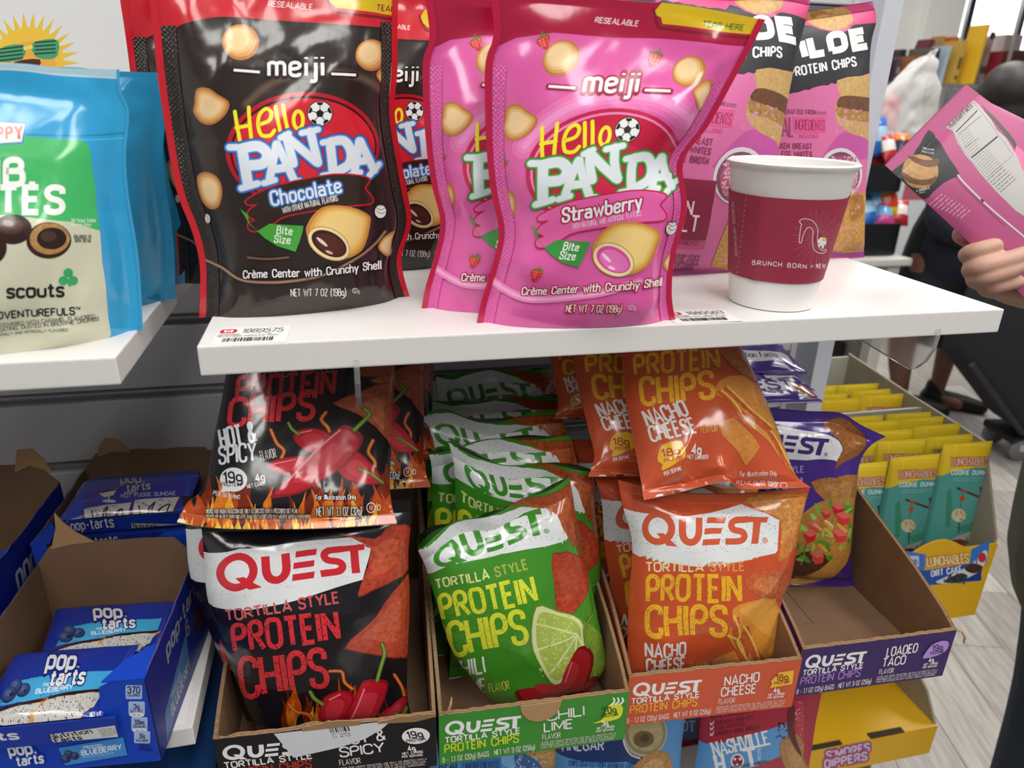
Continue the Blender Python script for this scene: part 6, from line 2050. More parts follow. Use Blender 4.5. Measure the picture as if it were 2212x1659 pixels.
ph = pack_outline(-.183, 3, [(127, 1124), (402, 1102), (432, 1026), (182, 1040)])
AH = Art(ph.inv)
AH.frame(0, 950, 4.608)
AH.poly([(-400, -400), (2600, -400), (2600, 2000), (-400, 2000)], '182f92'); AH.ell(1350, 560, 520, 230, '2c2684', -.1)
pop_logo(AH, 1200, 440, 90, -.1, '98989c')
AH.text('FROSTED', 1240, 542, 18, '9c9ca8', w=.18, fit=136); AH.text('HOT FUDGE SUNDAE', 1205, 582, 36, '9c9ca8', w=.2, fit=545, rot=-.07)
AH.poly([(985, 540), (1180, 490), (1130, 560), (1040, 580)], 'b0aca4'); AH.line([(985, 530), (1180, 505)], 16, '3a2420'); AH.line([(1085, 570), (1085, 610)], 14, 'a8a8a8'); AH.ell(1090, 625, 70, 16, 'a8a8a8')
for q in ([(838, 700), (1310, 630), (1260, 800), (850, 845)], [(1345, 610), (1785, 565), (1690, 770), (1310, 800)]):
    A_ = AH
    A_.poly([(x+(-12 if i in (0, 3) else 6), y+10) for i, (x, y) in enumerate(q)], '5a2a22')
    A_.poly(q, ('a8a6a4', .15)); c = np.array(q).mean(0)
    r = random.Random(int(q[0][0]))
    for k in range(26):
        x, y = c[0]+r.uniform(-210, 200), c[1]+r.uniform(-85, 85)
        if _inside(q, x, y) and _inside(q, x+44, y+14):
            A_.line([(x, y), (x+22, y-12), (x+44, y+6)], 5, '5c585c')
    A_.line([(c[0]-150, c[1]-20), (c[0]-110, c[1]+50), (c[0]+10, c[1]-60), (c[0]-30, c[1]+40), (c[0]+150, c[1]-50), (c[0]+100, c[1]+50)], 13, '40201c', sm=6)
ph.build('pastry_pack', AH, '182f92', '101f66', label='dark blue fudge pastry pack lying topmost in the rear carton', cat='pack', group='fudge pastry packs', seal_part=False)
A2 = Art(homog([(640, 870), (1730, 790), (1730, 880), (660, 990)], [(0, 1), (1, 1), (1, 0), (0, 0)]))
A2.poly([(600, 800), (1800, 700), (1800, 1000), (600, 1060)], '142a80')
A2.text('pop-tarts', 660, 960, 96, 'a0a0a4', w=.24, fit=500, rot=-.1, out=('0c1f6a', 8)); A2.rect(1320, 876, 1790, 930, '8a8a8c'); A2.text('Nutrition', 1332, 922, 44, '17171a', w=.22, fit=210)
for k in range(3):
    c = ph.pl.p0+np.array((0, .0015*(k % 2), -.0175*k-.0085))
    e = empty('pastry_pack', (c[0], c[1]+.002, c[2]), ph._yaw)
    hw = ph.w*.5-.002
    b = MB().box(-hw, hw, 0, .07, -.0078, .0078).build('wrapper', mat('dark_blue_foil', '14297c', .3, coat=.3, bump=.1, bscale=60), e, bevel=.0035)
    printed('front_print', A2, b, FOIL, (-hw+.004, 0, -.0055), (1, 0, 0), (0, 0, 1), hw*2-.008, .011, (0, -1, 0))
    tag(e, 'dark blue fudge pastry pack, ' + ('directly under the topmost one', 'second below the topmost one', 'lowest of its stack')[k], 'pack', 'fudge pastry packs')
# cookie carton under the lower left shelf
e = empty('cookie_carton', (-.150, .004, -.5995))
tag(e, 'dark blue cookie carton with white lettering under the lower left shelf', 'carton')
cb_ = MB().box(0, .118, 0, .18, 0, .262).build('carton_body', mat('navy_card', '12325e', .4), e, bevel=.001)
A = Art(homog([(0, 0), (118, 0), (118, 276), (0, 276)], [(0, 1), (1, 1), (1, 0), (0, 0)]))
A.poly([(0, 0), (118, 0), (118, 276), (0, 276)], '14406e'); A.ell(72, 38, 52, 26, '0a1428', -.15)
A.text('OREO', 38, 38, 22, '9a989c', w=.26, fit=74, rot=-.16, sp=.2, out=('10182c', 2))
A.line([(50, 52), (76, 56), (104, 44)], 3, 'b8c4d0', sm=5)
printed('front_print', A, cb_, CARD, (0, 0, 0), (1, 0, 0), (0, 0, 1), .118, .262, (0, -1, 0))
# ---------------------------------------------------------------- paper cup with its sleeve
CX, CY, CR0, CK = .3925, .0440, .0300, .119      # radius = CR0 + CK*z
M_CUP = mat('cup_paper', 'ebe9e6', .45, bump=.02, bscale=600)
cup = MB().lathe([(0, .004), (CR0-.002, .004), (CR0-.0012, 0), (CR0, .0006), (CR0+CK*.05, .05), (CR0+CK*.095, .095), (CR0+CK*.097+.0006, .0965), (CR0+CK*.097+.0022, .0978), (CR0+CK*.1+.0022, .0996),
                  (CR0+CK*.1+.0006, .1006), (CR0+CK*.1-.0008, .0994), (CR0+CK*.095-.0006, .095), (CR0-.0008+CK*.02, .02), (CR0-.003, .006), (0, .006)], 72, (0, 0, 0)).build('paper_cup', M_CUP, None, smooth=True)
cup.location = (CX, CY, .0002)
tag(cup, 'white paper cup in a dark red sleeve, standing on the shelf', 'cup')
def cone_uv(P, z0, z1, a0, a1, ex=.0009):
    d = rays(P)
    o = CAM_POS-np.array([CX, CY, 0])
    r0, k = CR0+ex, CK
    A_ = d[:, 0]**2+d[:, 1]**2-(k*d[:, 2])**2
    B_ = 2*(o[0]*d[:, 0]+o[1]*d[:, 1]-(r0+k*o[2])*k*d[:, 2])
    C_ = o[0]**2+o[1]**2-(r0+k*o[2])**2
    D_ = np.maximum(B_**2-4*A_*C_, 0)
    t = (-B_-np.sqrt(D_))/(2*A_)
    q = o+d*t[:, None]
    th = np.arctan2(q[:, 1], q[:, 0])
    th = np.where(th > math.pi/2, th-2*math.pi, th)
    return np.stack([(th-a0)/(a1-a0), (q[:, 2]-z0)/(z1-z0)], 1)
Z0, Z1, A0, A1 = .0215, .0790, -math.pi*1.48, math.pi*.48
nu, nv = 72, 12
uu, vv = np.meshgrid(np.linspace(A0, A1, nu+1), np.linspace(Z0, Z1, nv+1))
RR = CR0+.0009+CK*vv
RR = RR+.0014*np.exp(-((uu+2.55)/.10)**2)
G = np.stack([RR*np.cos(uu), RR*np.sin(uu), vv], 2)
N = grid_normals(G)
AC = Art(lambda P: cone_uv(P, Z0, Z1, A0, A1))
AC.frame(1440, 300, 3.95)
AC.poly([(300, 300), (1700, 300), (1700, 1350), (300, 1350)], '9a2c46')
r = random.Random(4)
for k in range(150):
    x, y = r.uniform(560, 1460), r.uniform(470, 1200)
    AC.line([(x, y), (x+5, y+16), (x+12, y+24)], 3, 'a63a54', cap=0, same=k > 0)
for k in range(46):
    a = k*2*math.pi/46
    r0, r1 = 46, (200 if k % 2 else 235)
    AC.line([(1290+r0*math.cos(a), 850+r0*math.sin(a)*1.1), (1290+r1*math.cos(a)*.95, 850+r1*math.sin(a)*1.05)], 4, 'b4586a' if k % 2 else 'bc6678', cap=0, same=k > 0)
AC.line([(1340, 850), (1345, 880), (1330, 960), (1310, 972)], 2, '9a2c46')
AC.line([(1150, 885), (1132, 882), (1140, 780), (1150, 735), (1135, 715), (1145, 692), (1190, 685), (1240, 700), (1278, 740), (1290, 790), (1285, 860), (1300, 930), (1330, 955), (1356, 945), (1358, 962), (1335, 978), (1290, 972), (1252, 935), (1245, 860), (1250, 800), (1235, 765), (1205, 758), (1180, 790), (1160, 840)], 6, 'e8d8d8', closed=True, sm=4)
AC.poly([(1295, 862), (1318, 842), (1345, 848), (1362, 872), (1356, 910), (1346, 905), (1338, 935), (1326, 942), (1318, 908), (1306, 925), (1294, 915), (1300, 890), (1286, 888)], 'eeeae4', 3)
AC.ell(1343, 860, 20, 18, 'e8c478')
AC.text('BRUNCH BORN', 732, 1072, 36, 'ece4e4', w=.17, fit=462, rot=.085, sp=.42)
AC.text('in', 1222, 1102, 34, 'e0c8cc', w=.12, shear=.3); AC.text('NEW YORK CITY', 1272, 1104, 36, 'ece4e4', w=.17, rot=.02, sp=.42, fit=330)
for i in range(16):
    AC.line([(682-i*5.2, 470+i*44), (680-i*5.2, 492+i*44)], 4, 'd8a8b0', cap=0)
AC.push(lambda Q: np.stack([580-np.asarray(Q)[:, 1]-(np.asarray(Q)[:, 0])*.07, 900-np.asarray(Q)[:, 0]], 1))
AC.text('SNOOZEAMEATERY.COM / @SNOOZEAMEATERY', -100, 0, 20, 'd8a8b0', w=.14, fit=460)
AC.pop()
V = np.concatenate([G.reshape(-1, 3), (G-N*.0006).reshape(-1, 3)])
F = np.concatenate([grid_faces(nu, nv), grid_faces(nu, nv, True, (nu+1)*(nv+1))])
M_SLV = inkmat('sleeve_card', .55)
sl = link('cup_sleeve', mesh_np('cup_sleeve', V, F, M_SLV, np.tile(np.array(list(lin('9a2c46')[:3])+[0]), (len(F), 1)), np.concatenate([N.reshape(-1, 3), -N.reshape(-1, 3)])), cup)
tag(sl, 'dark red cardboard sleeve with a fork and egg emblem')
P, Fp, Cp, Np = lay(cut(AC, nu, nv), G, N)
link('sleeve_print', mesh_np('sleeve_print', P, Fp, M_SLV, Cp, Np), sl)

# ---------------------------------------------------------------- chip bags below the cartons
def low_bag(xc, y, w, quad, art, ground, back, label, seed):
    b = mk((xc, y, -.5985), math.radians(4), 0, [(-w/2, 0), (-w/2+.004, .1), (-w/2, .208)], [(w/2, 0), (w/2-.004, .1), (w/2, .208)], px=False, th=.05, cb=.045, ct=.045, seed=seed, wr=.6)
    A = Art(b.inv)
    art(A)
    b.build('chip_bag', A, ground, back, MATTE, label, group='chip bags under the cartons')
def blue1(A):
    A.frame(920, 1580, 6.506)
    A.poly([(0, -2000), (2300, -2000), (2300, 2000), (0, 2000)], '4f93cf')
    A.ell(1180, 380, 130, 130, '78aede'); A.poly([(1250, 300), (1500, 280), (1700, 400), (1600, 520), (1300, 520)], '2f5f9c', 3)
    chip(A, [(1380, 290), (1650, 230), (1990, 215), (1995, 470), (1900, 560), (1650, 520), (1560, 400)], ('9c6c34', 'b88848', 'c89a5c'))
    A.dots(1180, 340, 1700, 540, 26, 28, 'b4b4d4')
    A.text('REAL', 180, 540, 140, '1c3c78', w=.22, fit=300); A.rect(500, 372, 1060, 560, '3a78b8'); A.text('INGREDIENTS', 560, 545, 90, '1c3c78', w=.14, fit=470, rot=-.06)
def blue2(A):
    A.frame(1200, 1500, 3.95)
    A.poly([(-200, -900), (1200, -900), (1200, 1200), (-200, 1200)], '4f93cf')
    A.poly([(-200, 300), (600, 380), (760, 480), (760, 640), (600, 570), (-200, 500)], '16326c'); A.poly([(-200, 120), (800, 120), (900, 420), (700, 560), (-200, 480)], '16326c')
    A.text('VINEGAR', 30, 478, 92, 'c8d0dc', w=.15, fit=386, rot=.0); A.text('RAISED WITHOUT ANTIBIOTICS', 135, 540, 24, '16326c', w=.2, fit=390, rot=.09)
    A.text('CHIPS CRAFTED FROM ANTIBIOTIC-FREE', 110, 606, 44, '16326c', w=.14, fit=560, rot=.06)
    A.ell(760, 330, 195, 205, 'a8a498'); A.ell(765, 325, 175, 185, ('8c8460', .3)); A.ell(770, 330, 150, 155, ('b0a070', .3)); A.ell(750, 380, 90, 70, ('6a5c34', .5)); A.ell(760, 370, 40, 36, '4a3c20')
    A.line([(575, 300), (585, 420), (640, 510), (720, 545)], 14, 'd4d2c8', sm=5)
    chip(A, [(660, 640), (720, 560), (850, 480), (960, 500), (1000, 640), (980, 760), (700, 760)], ('a07038', 'b88848', 'ccA068'.lower()))
def red1(A):
    A.frame(1200, 1500, 3.95)
    A.poly([(900, -900), (2600, -900), (2600, 1500), (900, 1500)], 'a8233c')
    for i, (s, f, y) in enumerate((('CHICKEN BREAST', 330, 270), ('EGG WHITES', 250, 312), ('CHICKEN BONE BROTH', 375, 360))):
        A.text(s, 1370, y, 30, '5c1424', w=.22, fit=f, rot=-.19)
        A.line([(1328, y-16), (1338, y-4), (1356, y-30)], 7, 'f0ecec'); A.line([(1326, y-24), (1326, y), (1348, y)], 4, 'e8c8cc')
    A.text('REAL INGREDIENTS', 1330, 212, 34, '5c1424', w=.22, fit=380, rot=-.17)
    A.poly([(1000, 480), (1290, 430), (1700, 330), (1975, 235), (1985, 500), (1800, 570), (1450, 690), (1000, 760)], '5a9ad4')
    A.dots(1880, 240, 1980, 380, 24, 15, '5c1c24')
    A.text('NASHVILLE', 1350, 530, 105, 'ecebee', w=.2, fit=490, rot=-.24, serif=.12)
    A.text('H', 1370, 660, 120, 'ecebee', w=.24, rot=-.2, serif=.14); A.text('T', 1625, 605, 135, 'ecebee', w=.24, rot=-.2, serif=.14)
    A.ell(1552, 568, 56, 62, 'ecebee'); A.ell(1552, 568, 44, 50, '8c2036')
    for x, y in ((1530, 552), (1575, 550), (1550, 602)):
        A.poly([(x+(19 if k % 2 == 0 else 8)*math.cos(-1.57+k*.628), y+(19 if k % 2 == 0 else 8)*math.sin(-1.57+k*.628)) for k in range(10)], 'ecebee')
    A.push(lambda Q: np.stack([1746+np.asarray(Q)[:, 1], 555-np.asarray(Q)[:, 0]], 1)); A.text('RECIPE', 0, 0, 24, 'dce6f0', w=.14, fit=108); A.pop()
    A.text('RAISED WITHOUT ANTIBIOTICS', 1500, 640, 22, '3c0c18', w=.2, fit=310, rot=-.2)
    A.poly([(2040, 50), (2110, 60), (2120, 420), (2040, 320)], 'b83048'); A.dots(2030, 60, 2115, 400, 30, 8, 'e4b8b8')
    chip(A, [(1905, 420), (1990, 360), (2060, 340), (2120, 420), (2110, 540), (2160, 640), (2120, 760), (1960, 640)], ('9a6a38', 'b08048', 'bc9058'))
    A.poly([(1985, 130), (2040, 100), (2030, 260), (2060, 400), (2100, 510), (2070, 505), (2010, 400), (1975, 280)], '601c1c', 3)
low_bag(.212, .10, .155, None, blue1, '4f93cf', '2c5c94', 'light blue chip bag under the green carton', 201)
low_bag(.335, .085, .150, None, blue2, '4f93cf', '2c5c94', 'blue vinegar chip bag with a glass of dip, under the orange carton', 203)
low_bag(.497, .085, .150, None, red1, 'a8233c', '6c1428', 'red chip bag with a light blue band, under the orange carton', 205)
b = mk((.42, .165, -.5985), math.radians(4), 0, [(-.07, 0), (-.07, .2)], [(.07, 0), (.07, .2)], px=False, th=.04, seed=207, wr=.6)
A = Art(b.inv); A.frame(1200, 1500, 3.95); A.poly([(900, 480), (1300, 480), (1300, 520), (900, 520)], 'c8c8cc'); A.poly([(960, 180), (1200, 180), (1200, 370), (960, 370)], '3a5c94'); A.text('HOT', 1010, 310, 80, 'b8c4dc', w=.2, serif=.12)
b.build('chip_bag', A, '7c1c2c', '5c1420', MATTE, 'red and blue chip bag standing back between the blue and the red one', group='chip bags under the cartons')
b = mk((.05, .10, -.5985), math.radians(4), 0, [(-.075, 0), (-.075, .2)], [(.075, 0), (.075, .2)], px=False, th=.045, seed=209, wr=.6)
A = Art(b.inv); A.poly([(300, 1500), (1000, 1500), (1000, 1800), (300, 1800)], 'a03a24')
b.build('chip_bag', A, 'a03a24', '70281a', MATTE, 'rust red chip bag almost hidden under the black carton', group='chip bags under the cartons')

# ---------------------------------------------------------------- yellow cardboard floor display with snack packs
M_YEL = mat('yellow_card', 'e0ad1e', .45, bump=.03, bscale=250)
M_GRY = mat('grey_board', '9a8f7c', .75, noise=.06)
M_CREAM = mat('cream_board', 'b9b3a2', .7)
disp = empty('floor_display', (.70, .25, FLOOR_Z))
tag(disp, 'yellow cardboard floor display with two trays beside the shelf unit', 'display')
X0, X1, DY = 0., .247, .36
H1, H2 = -.76-FLOOR_Z, -.545-FLOOR_Z
# outer sides with the concave cut between the trays
prof = [(0, 0), (DY, 0), (DY, .98), (.20, .965), (.058, .955), (.012, H2+.155), (0, H2+.13), (0, H2), (.035, H2-.012), (.07, H2-.05), (.085, H2-.1), (.07, H2-.15), (.03, H1+.04), (0, H1), (0, H1-.06), (.03, H1-.075), (.09, H1-.13), (.09, .1), (0, .06)]
for nm, x in (('left_side', X0), ('right_side', X1-.004)):
    MB().prism(prof, lambda a, c, k: (x+k, a, c), 0, .004).build(nm, M_GRY, disp)
for nm, z, hh in (('upper_tray', H2, .135), ('lower_tray', H1, .0)):
    if nm == 'lower_tray':
        tr = MB().box(X0+.004, X1-.004, .001, DY, z-.004, z).build(nm, M_YEL, disp)
        MB().prism([(X0, z-.058), (X1, z-.058), (X1, z+.0005), (X0, z+.0005)], lambda a, c, k: (a, k, c), -.003, .0005).build('tray_front', M_YEL, tr)
        MB().box(.02, .075, -.0035, .004, z+.0003, z+.0022).build('slot_shade', mat('slot_shadow', '3a3420', .9), tr)  # dark slabs on the board, coloured as the shade inside slots
        MB().box(.125, .185, -.0035, .006, z+.0003, z+.0022).build('slot_shade', mat('slot_shadow', '3a3420', .9), tr)
        A = Art(lambda P: (lambda q: np.stack([(q[:, 0]-.70)/.247, (q[:, 2]-(-.76-.058))/.0585], 1))(onplane(P, (0, .247, 0), (0, 1, 0))))
        A.frame(1680, 1440, 6.144)
        for s, x, y, f, ro in (("S'MORES", 640, 1230, 600, -.2), ('DIPPERS', 615, 1345, 590, -.2)):
            A.text(s, x, y, 96, 'd4c4dc', w=.27, fit=f, rot=ro, shear=.14, out=[('b04a4c', 24), ('a03a88', 13)])
        printed('tray_print', A, tr, CARD, (0, -.003, z-.058), (1, 0, 0), (0, 0, 1), .247, .0585, (0, -1, 0))
    else:
        tr = MB().box(X0+.004, X1-.004, .001, DY, z-.004, z).build(nm, M_GRY, disp)
        n = 24
        top = [(X0+(X1-X0)*i/n, z+.122+.018*math.sin(math.pi*min(1, max(0, (i/n-.42)/.36))) - .01*math.sin(math.pi*min(1, i/n/.42))) for i in range(n+1)]
        MB().prism([(X0, z), (X1, z)]+top[::-1], lambda a, c, k: (a, k, c), -.003, 0).build('tray_front', M_YEL, tr)
        A = Art(lambda P: (lambda q: np.stack([(q[:, 0]-.70)/.247, (q[:, 2]-(-.545))/.14], 1))(onplane(P, (0, .247, 0), (0, 1, 0))))
        A.frame(1800, 900, 3.189)
        A.poly([(-300, 600), (0, 780), (300, 880), (505, 925), (640, 950), (628, 1060), (600, 1120), (640, 1160), (-300, 1200)], '3f74c4')
        A.poly([(-300, 1060), (620, 1060), (1020, 1000), (1020, 1130), (655, 1162), (-300, 1220)], '2050a8')
        A.poly([(1078, 852), (950, 915), (940, 1010), (1020, 1040), (1060, 1000)], '2f78cc', 0); A.poly([(1010, 1125), (1030, 1030), (900, 1050), (700, 1150)], '183c80')
        A.poly([(705, 1140), (760, 1110), (870, 1060), (960, 1010), (1040, 920), (1062, 960), (1010, 1060), (900, 1120), (780, 1150)], 'd8d4d6', 3)
        A.poly([(755, 1140), (820, 1100), (880, 1078), (926, 1100), (860, 1140)], '2a2a30', 3); A.poly([(905, 1045), (960, 1010), (1030, 1035), (980, 1078), (930, 1070)], '4c2c20', 3)
        A.ell(1025, 970, 28, 34, 'c83034'); A.line([(990, 950), (985, 1010)], 10, '3c6ca8'); A.dots(760, 1080, 920, 1150, 40, 9, '50505c')
        A.text('LUNCHABLES', 645, 1032, 60, 'ead4a0', w=.24, fit=292, rot=-.1, shear=.0, out=('c88c2c', 7))
        A.text('DIRT CAKE', 672, 1102, 40, 'dce0ea', w=.24, fit=215, rot=-.16, shear=.12)
        A.rect(515, 958, 590, 1034, 'b8c8e8', 10); A.text('200', 530, 1020, 34, '27509c', w=.16, fit=48)
        printed('tray_print', A, tr, CARD, (0, -.003, z), (1, 0, 0), (0, 0, 1), .247, .14, (0, -1, 0))
        MB().box(X0+.004, X1-.004, .177, .181, z, .955).build('divider', M_CREAM, tr)
        MB().box(X0+.004, X1-.004, DY-.004, DY, z, .975).build('back_panel', M_CREAM, tr)
# snack packs: three abreast, row behind row
pr = mk((.907, .288, -.5435), math.radians(3), math.radians(-2), [(-.0395, 0), (-.0395, .12), (-.0395, .254)], [(.0395, 0), (.0395, .12), (.0395, .254)], px=False, th=.020, kind='flat', cb=0, ct=0, seed=220, wr=.35)
AL = Art(pr.inv)
AL.frame(1800, 900, 3.189)
def lunch(A):
    A.poly([(700, 100), (1250, 100), (1250, 1300), (700, 1300)], '4f9c94')
    A.poly([(700, 100), (1250, 100), (1250, 385), (1100, 352), (980, 348), (820, 375), (700, 410)], 'e4c024')
    A.line([(840, 330), (846, 214), (860, 205), (1110, 205), (1100, 300)], 6, 'eccc4c', sm=4)
    A.text('LUNCHABLES', 812, 336, 50, 'd8b0a0', w=.2, fit=262, rot=-.02, out=('b05a3c', 5)); A.text('COOKIE DUNKS', 808, 398, 30, 'd0e0de', w=.22, fit=268, rot=.01, shear=.1)
    A.lines(825, 424, 250, 2, 16, '8cc0b8', 4, .0)
    A.poly([(780, 520), (810, 490), (820, 620), (800, 760), (770, 760)], '3a8870'); A.poly([(840, 760), (1040, 690), (1040, 760), (900, 800)], '3c8c74')
    A.line([(850, 490), (1030, 560)], 16, '4a3430', cap=0); A.poly([(880, 496), (930, 510), (925, 524), (885, 516)], 'b84c34')
    A.line([(1020, 490), (1015, 760)], 18, '35403c', cap=0); A.line([(1010, 490), (1030, 470), (1040, 500)], 6, '35403c'); A.rect(1000, 540, 1050, 598, 'b04430')
    A.line([(892, 520), (890, 560)], 4, '3c4440'); A.poly([(872, 548), (908, 548), (900, 580), (885, 590), (874, 575)], 'b8472c'); A.line([(885, 590), (875, 625)], 4, '3c4440')
    A.ell(862, 680, 48, 46, ('d8c49c', .3)); A.dots(830, 650, 900, 715, 16, 7, '8a4a34'); A.poly([(845, 690), (870, 700), (862, 725), (840, 715)], 'c8ccd4')
    A.line([(865, 730), (862, 800)], 12, '2c6454')
    A.poly([(740, 880), (860, 820), (1040, 740), (1060, 940), (740, 960)], 'a8a8aa')
    A.ell(845, 880, 75, 34, ('6c2c20', .6), -.2); A.dots(780, 850, 910, 910, 46, 10, ('8c4030', .3)); A.line([(915, 830), (920, 870), (905, 880)], 8, '4a7c34')
    A.rect(790, 940, 1030, 1200, '8f9a98')
lunch(AL)
p0 = pr.build('snack_pack', AL, '4f9c94', '3c8880', None, 'teal and yellow snack pack, right one of the front row, taller than its neighbours', 'pack', 'snack packs in the floor display', seal_part=False)
protoM = p0.matrix_world.copy()
for row, y in enumerate((.288, .3175, .342, .371, .398, .456, .484, .512, .545)):
    for colm, x in enumerate((.907, .825, .743)):
        if row == 0 and colm == 0:
            continue
        if row == 8 and colm == 0: continue
        c = copy_tree(p0)
        dz = -.012*(row == 0)-.004*(colm == 2)*(row == 0)+rnd.uniform(-.004, .003)*(row > 0)
        M2 = protoM.copy()
        M2.translation = Vector((x+rnd.uniform(-.004, .003)*(row > 0), y, -.5435+max(-.012, dz)*0+0))
        R = Matrix.Rotation(rnd.uniform(-.03, .03), 4, 'Z')
        c.matrix_world = Matrix.Translation(M2.translation) @ R @ Matrix.Translation(-protoM.translation) @ protoM
        s = 1+dz/.254
        c.scale = (1, s, 1)
        where = ('right', 'middle', 'left')[colm]
        rr = ('front row', 'second row', 'third row', 'fourth row', 'fifth row', 'first row behind the divider', 'second row behind the divider', 'third row behind the divider', 'last row behind the divider')[row]
        c['label'] = ('teal and yellow snack pack, %s one of the %s' % (where, rr))
# ---------------------------------------------------------------- far side of the shop
M_TABLE = mat('table_white', 'c9c7c1', .45)
tb = empty('counter_table', (1.35, 2.2, FLOOR_Z))
tag(tb, 'white table carrying the black candy rack, beyond the shelf', 'table')
zt_ = -.511-FLOOR_Z
MB().box(0, 1.15, 0, .62, zt_, zt_+.034).build('tabletop', M_TABLE, tb, bevel=.008)
for x in (.02, 1.05):
    MB().box(x, x+.06, .02, .08, 0, zt_).build('leg', M_TABLE, tb, bevel=.004)
    MB().box(x, x+.06, .54, .6, 0, zt_).build('leg', M_TABLE, tb, bevel=.004)
MB().box(1.062, 1.098, .08, .54, .03, zt_).build('side_panel', mat('table_side', '8f8d86', .5), tb)
MB().box(.08, 1.06, .56, .58, .03, zt_).build('back_panel', mat('table_back', '3c3c3c', .6), tb)
for i, x in enumerate((.30, .58, .84)):
    o = MB().box(0, .2, 0, .22, 0, .34).build('storage_bin', mat('bin_black', '18181a', .5), None, bevel=.015)
    o.location = (1.35+x, 2.36, FLOOR_Z)
    MB().box(.05, .15, -.004, .002, .2, .24).build('handle', mat('bin_handle', '2c2c30', .4), o)
    tag(o, 'black storage bin under the white table, ' + ('far from', 'second from', 'next to')[i] + ' its grey side panel', 'bin', 'bins under the table')

rk_ = empty('candy_rack', (1.78, 2.26, -.477))
tag(rk_, 'black tiered rack of candy bins on the white table', 'rack')
def tray(z, w, d, h, y):
    m = MB()
    n = 14
    out = [(0, y), (w-.09, y)]+[(w-.09+.09*math.sin(i/n*math.pi/2), y+.09*(1-math.cos(i/n*math.pi/2))) for i in range(1, n+1)]+[(w, y+d), (0, y+d)]
    inn = [(.006, y+.006), (w-.09, y+.006)]+[(w-.09+.084*math.sin(i/n*math.pi/2), y+.09-.084*math.cos(i/n*math.pi/2)) for i in range(1, n+1)]+[(w-.006, y+d-.006), (.006, y+d-.006)]
    k = len(out)
    V = [(a, b, z) for a, b in out]+[(a, b, z+h) for a, b in out]+[(a, b, z+h) for a, b in inn]+[(a, b, z+.006) for a, b in inn]
    F = []
    for i in range(k):
        j = (i+1) % k
        F += [(i, j, k+j, k+i), (k+i, k+j, 2*k+j, 2*k+i), (2*k+i, 2*k+j, 3*k+j, 3*k+i)]
    F += [tuple(reversed(range(k))), tuple(range(3*k, 4*k))]
    m.raw(V, F)
    m.build('tray', M_BLACKP, rk_, smooth=True)
tray(.0, .72, .34, .14, 0)
tray(.27, .70, .30, .115, .03)
for x in (.02, .42):
    MB().box(x, x+.025, .30, .325, 0, .42).build('post', M_BLACKP, rk_)
CB = [('c22c34', 'e8e0dc'), ('2c6cc0', 'a8d0ec'), ('d8b02c', 'c83c24'), ('38a04c', 'e4e8d0'), ('c84890', '6cb4e4'), ('e0742c', '24243c'), ('e4e2e0', '3c9cd0'), ('5c3c9c', 'e8c048')]
M_CAN = inkmat('candy_film', .28, .3)
def candy(x, y, z, w, h, i, tilt, yaw, where):
    n, k = 8, 8
    u, v = np.meshgrid(np.linspace(0, 1, n+1), np.linspace(0, 1, k+1))
    b = .028*(np.clip(4*u*(1-u), 0, 1)**.5)*(np.clip(4*v*(1-v), 0, 1)**.5)
    G = np.stack([(u-.5)*w, -b, v*h], 2); G2 = np.stack([(u-.5)*w, b+.0005, v*h], 2)
    V = np.concatenate([G.reshape(-1, 3), G2.reshape(-1, 3)])
    F = np.concatenate([grid_faces(n, k), grid_faces(n, k, True, (n+1)*(k+1))])
    c = np.tile(np.array(list(lin(CB[i][0])[:3])+[.15]), (len(F), 1))
    jr = (F.min(1) % ((n+1)*(k+1)))//(n+1)
    c[(jr > 2) & (jr < 6)] = list(lin(CB[i][1])[:3])+[.2]
    o = link('candy_bag', mesh_np('candy_bag', V, F, M_CAN, c, smooth=True))
    o.location = (x+.17, y-.02, z+.07); o.rotation_euler = (tilt, 0, yaw)
    nm = ('red and white', 'blue', 'yellow and red', 'green', 'pink and light blue', 'orange and dark', 'white and blue', 'violet and yellow')[i]
    tag(o, '%s candy bag, %s' % (nm, where), 'candy', 'candy bags in the rack')
zr = -.477
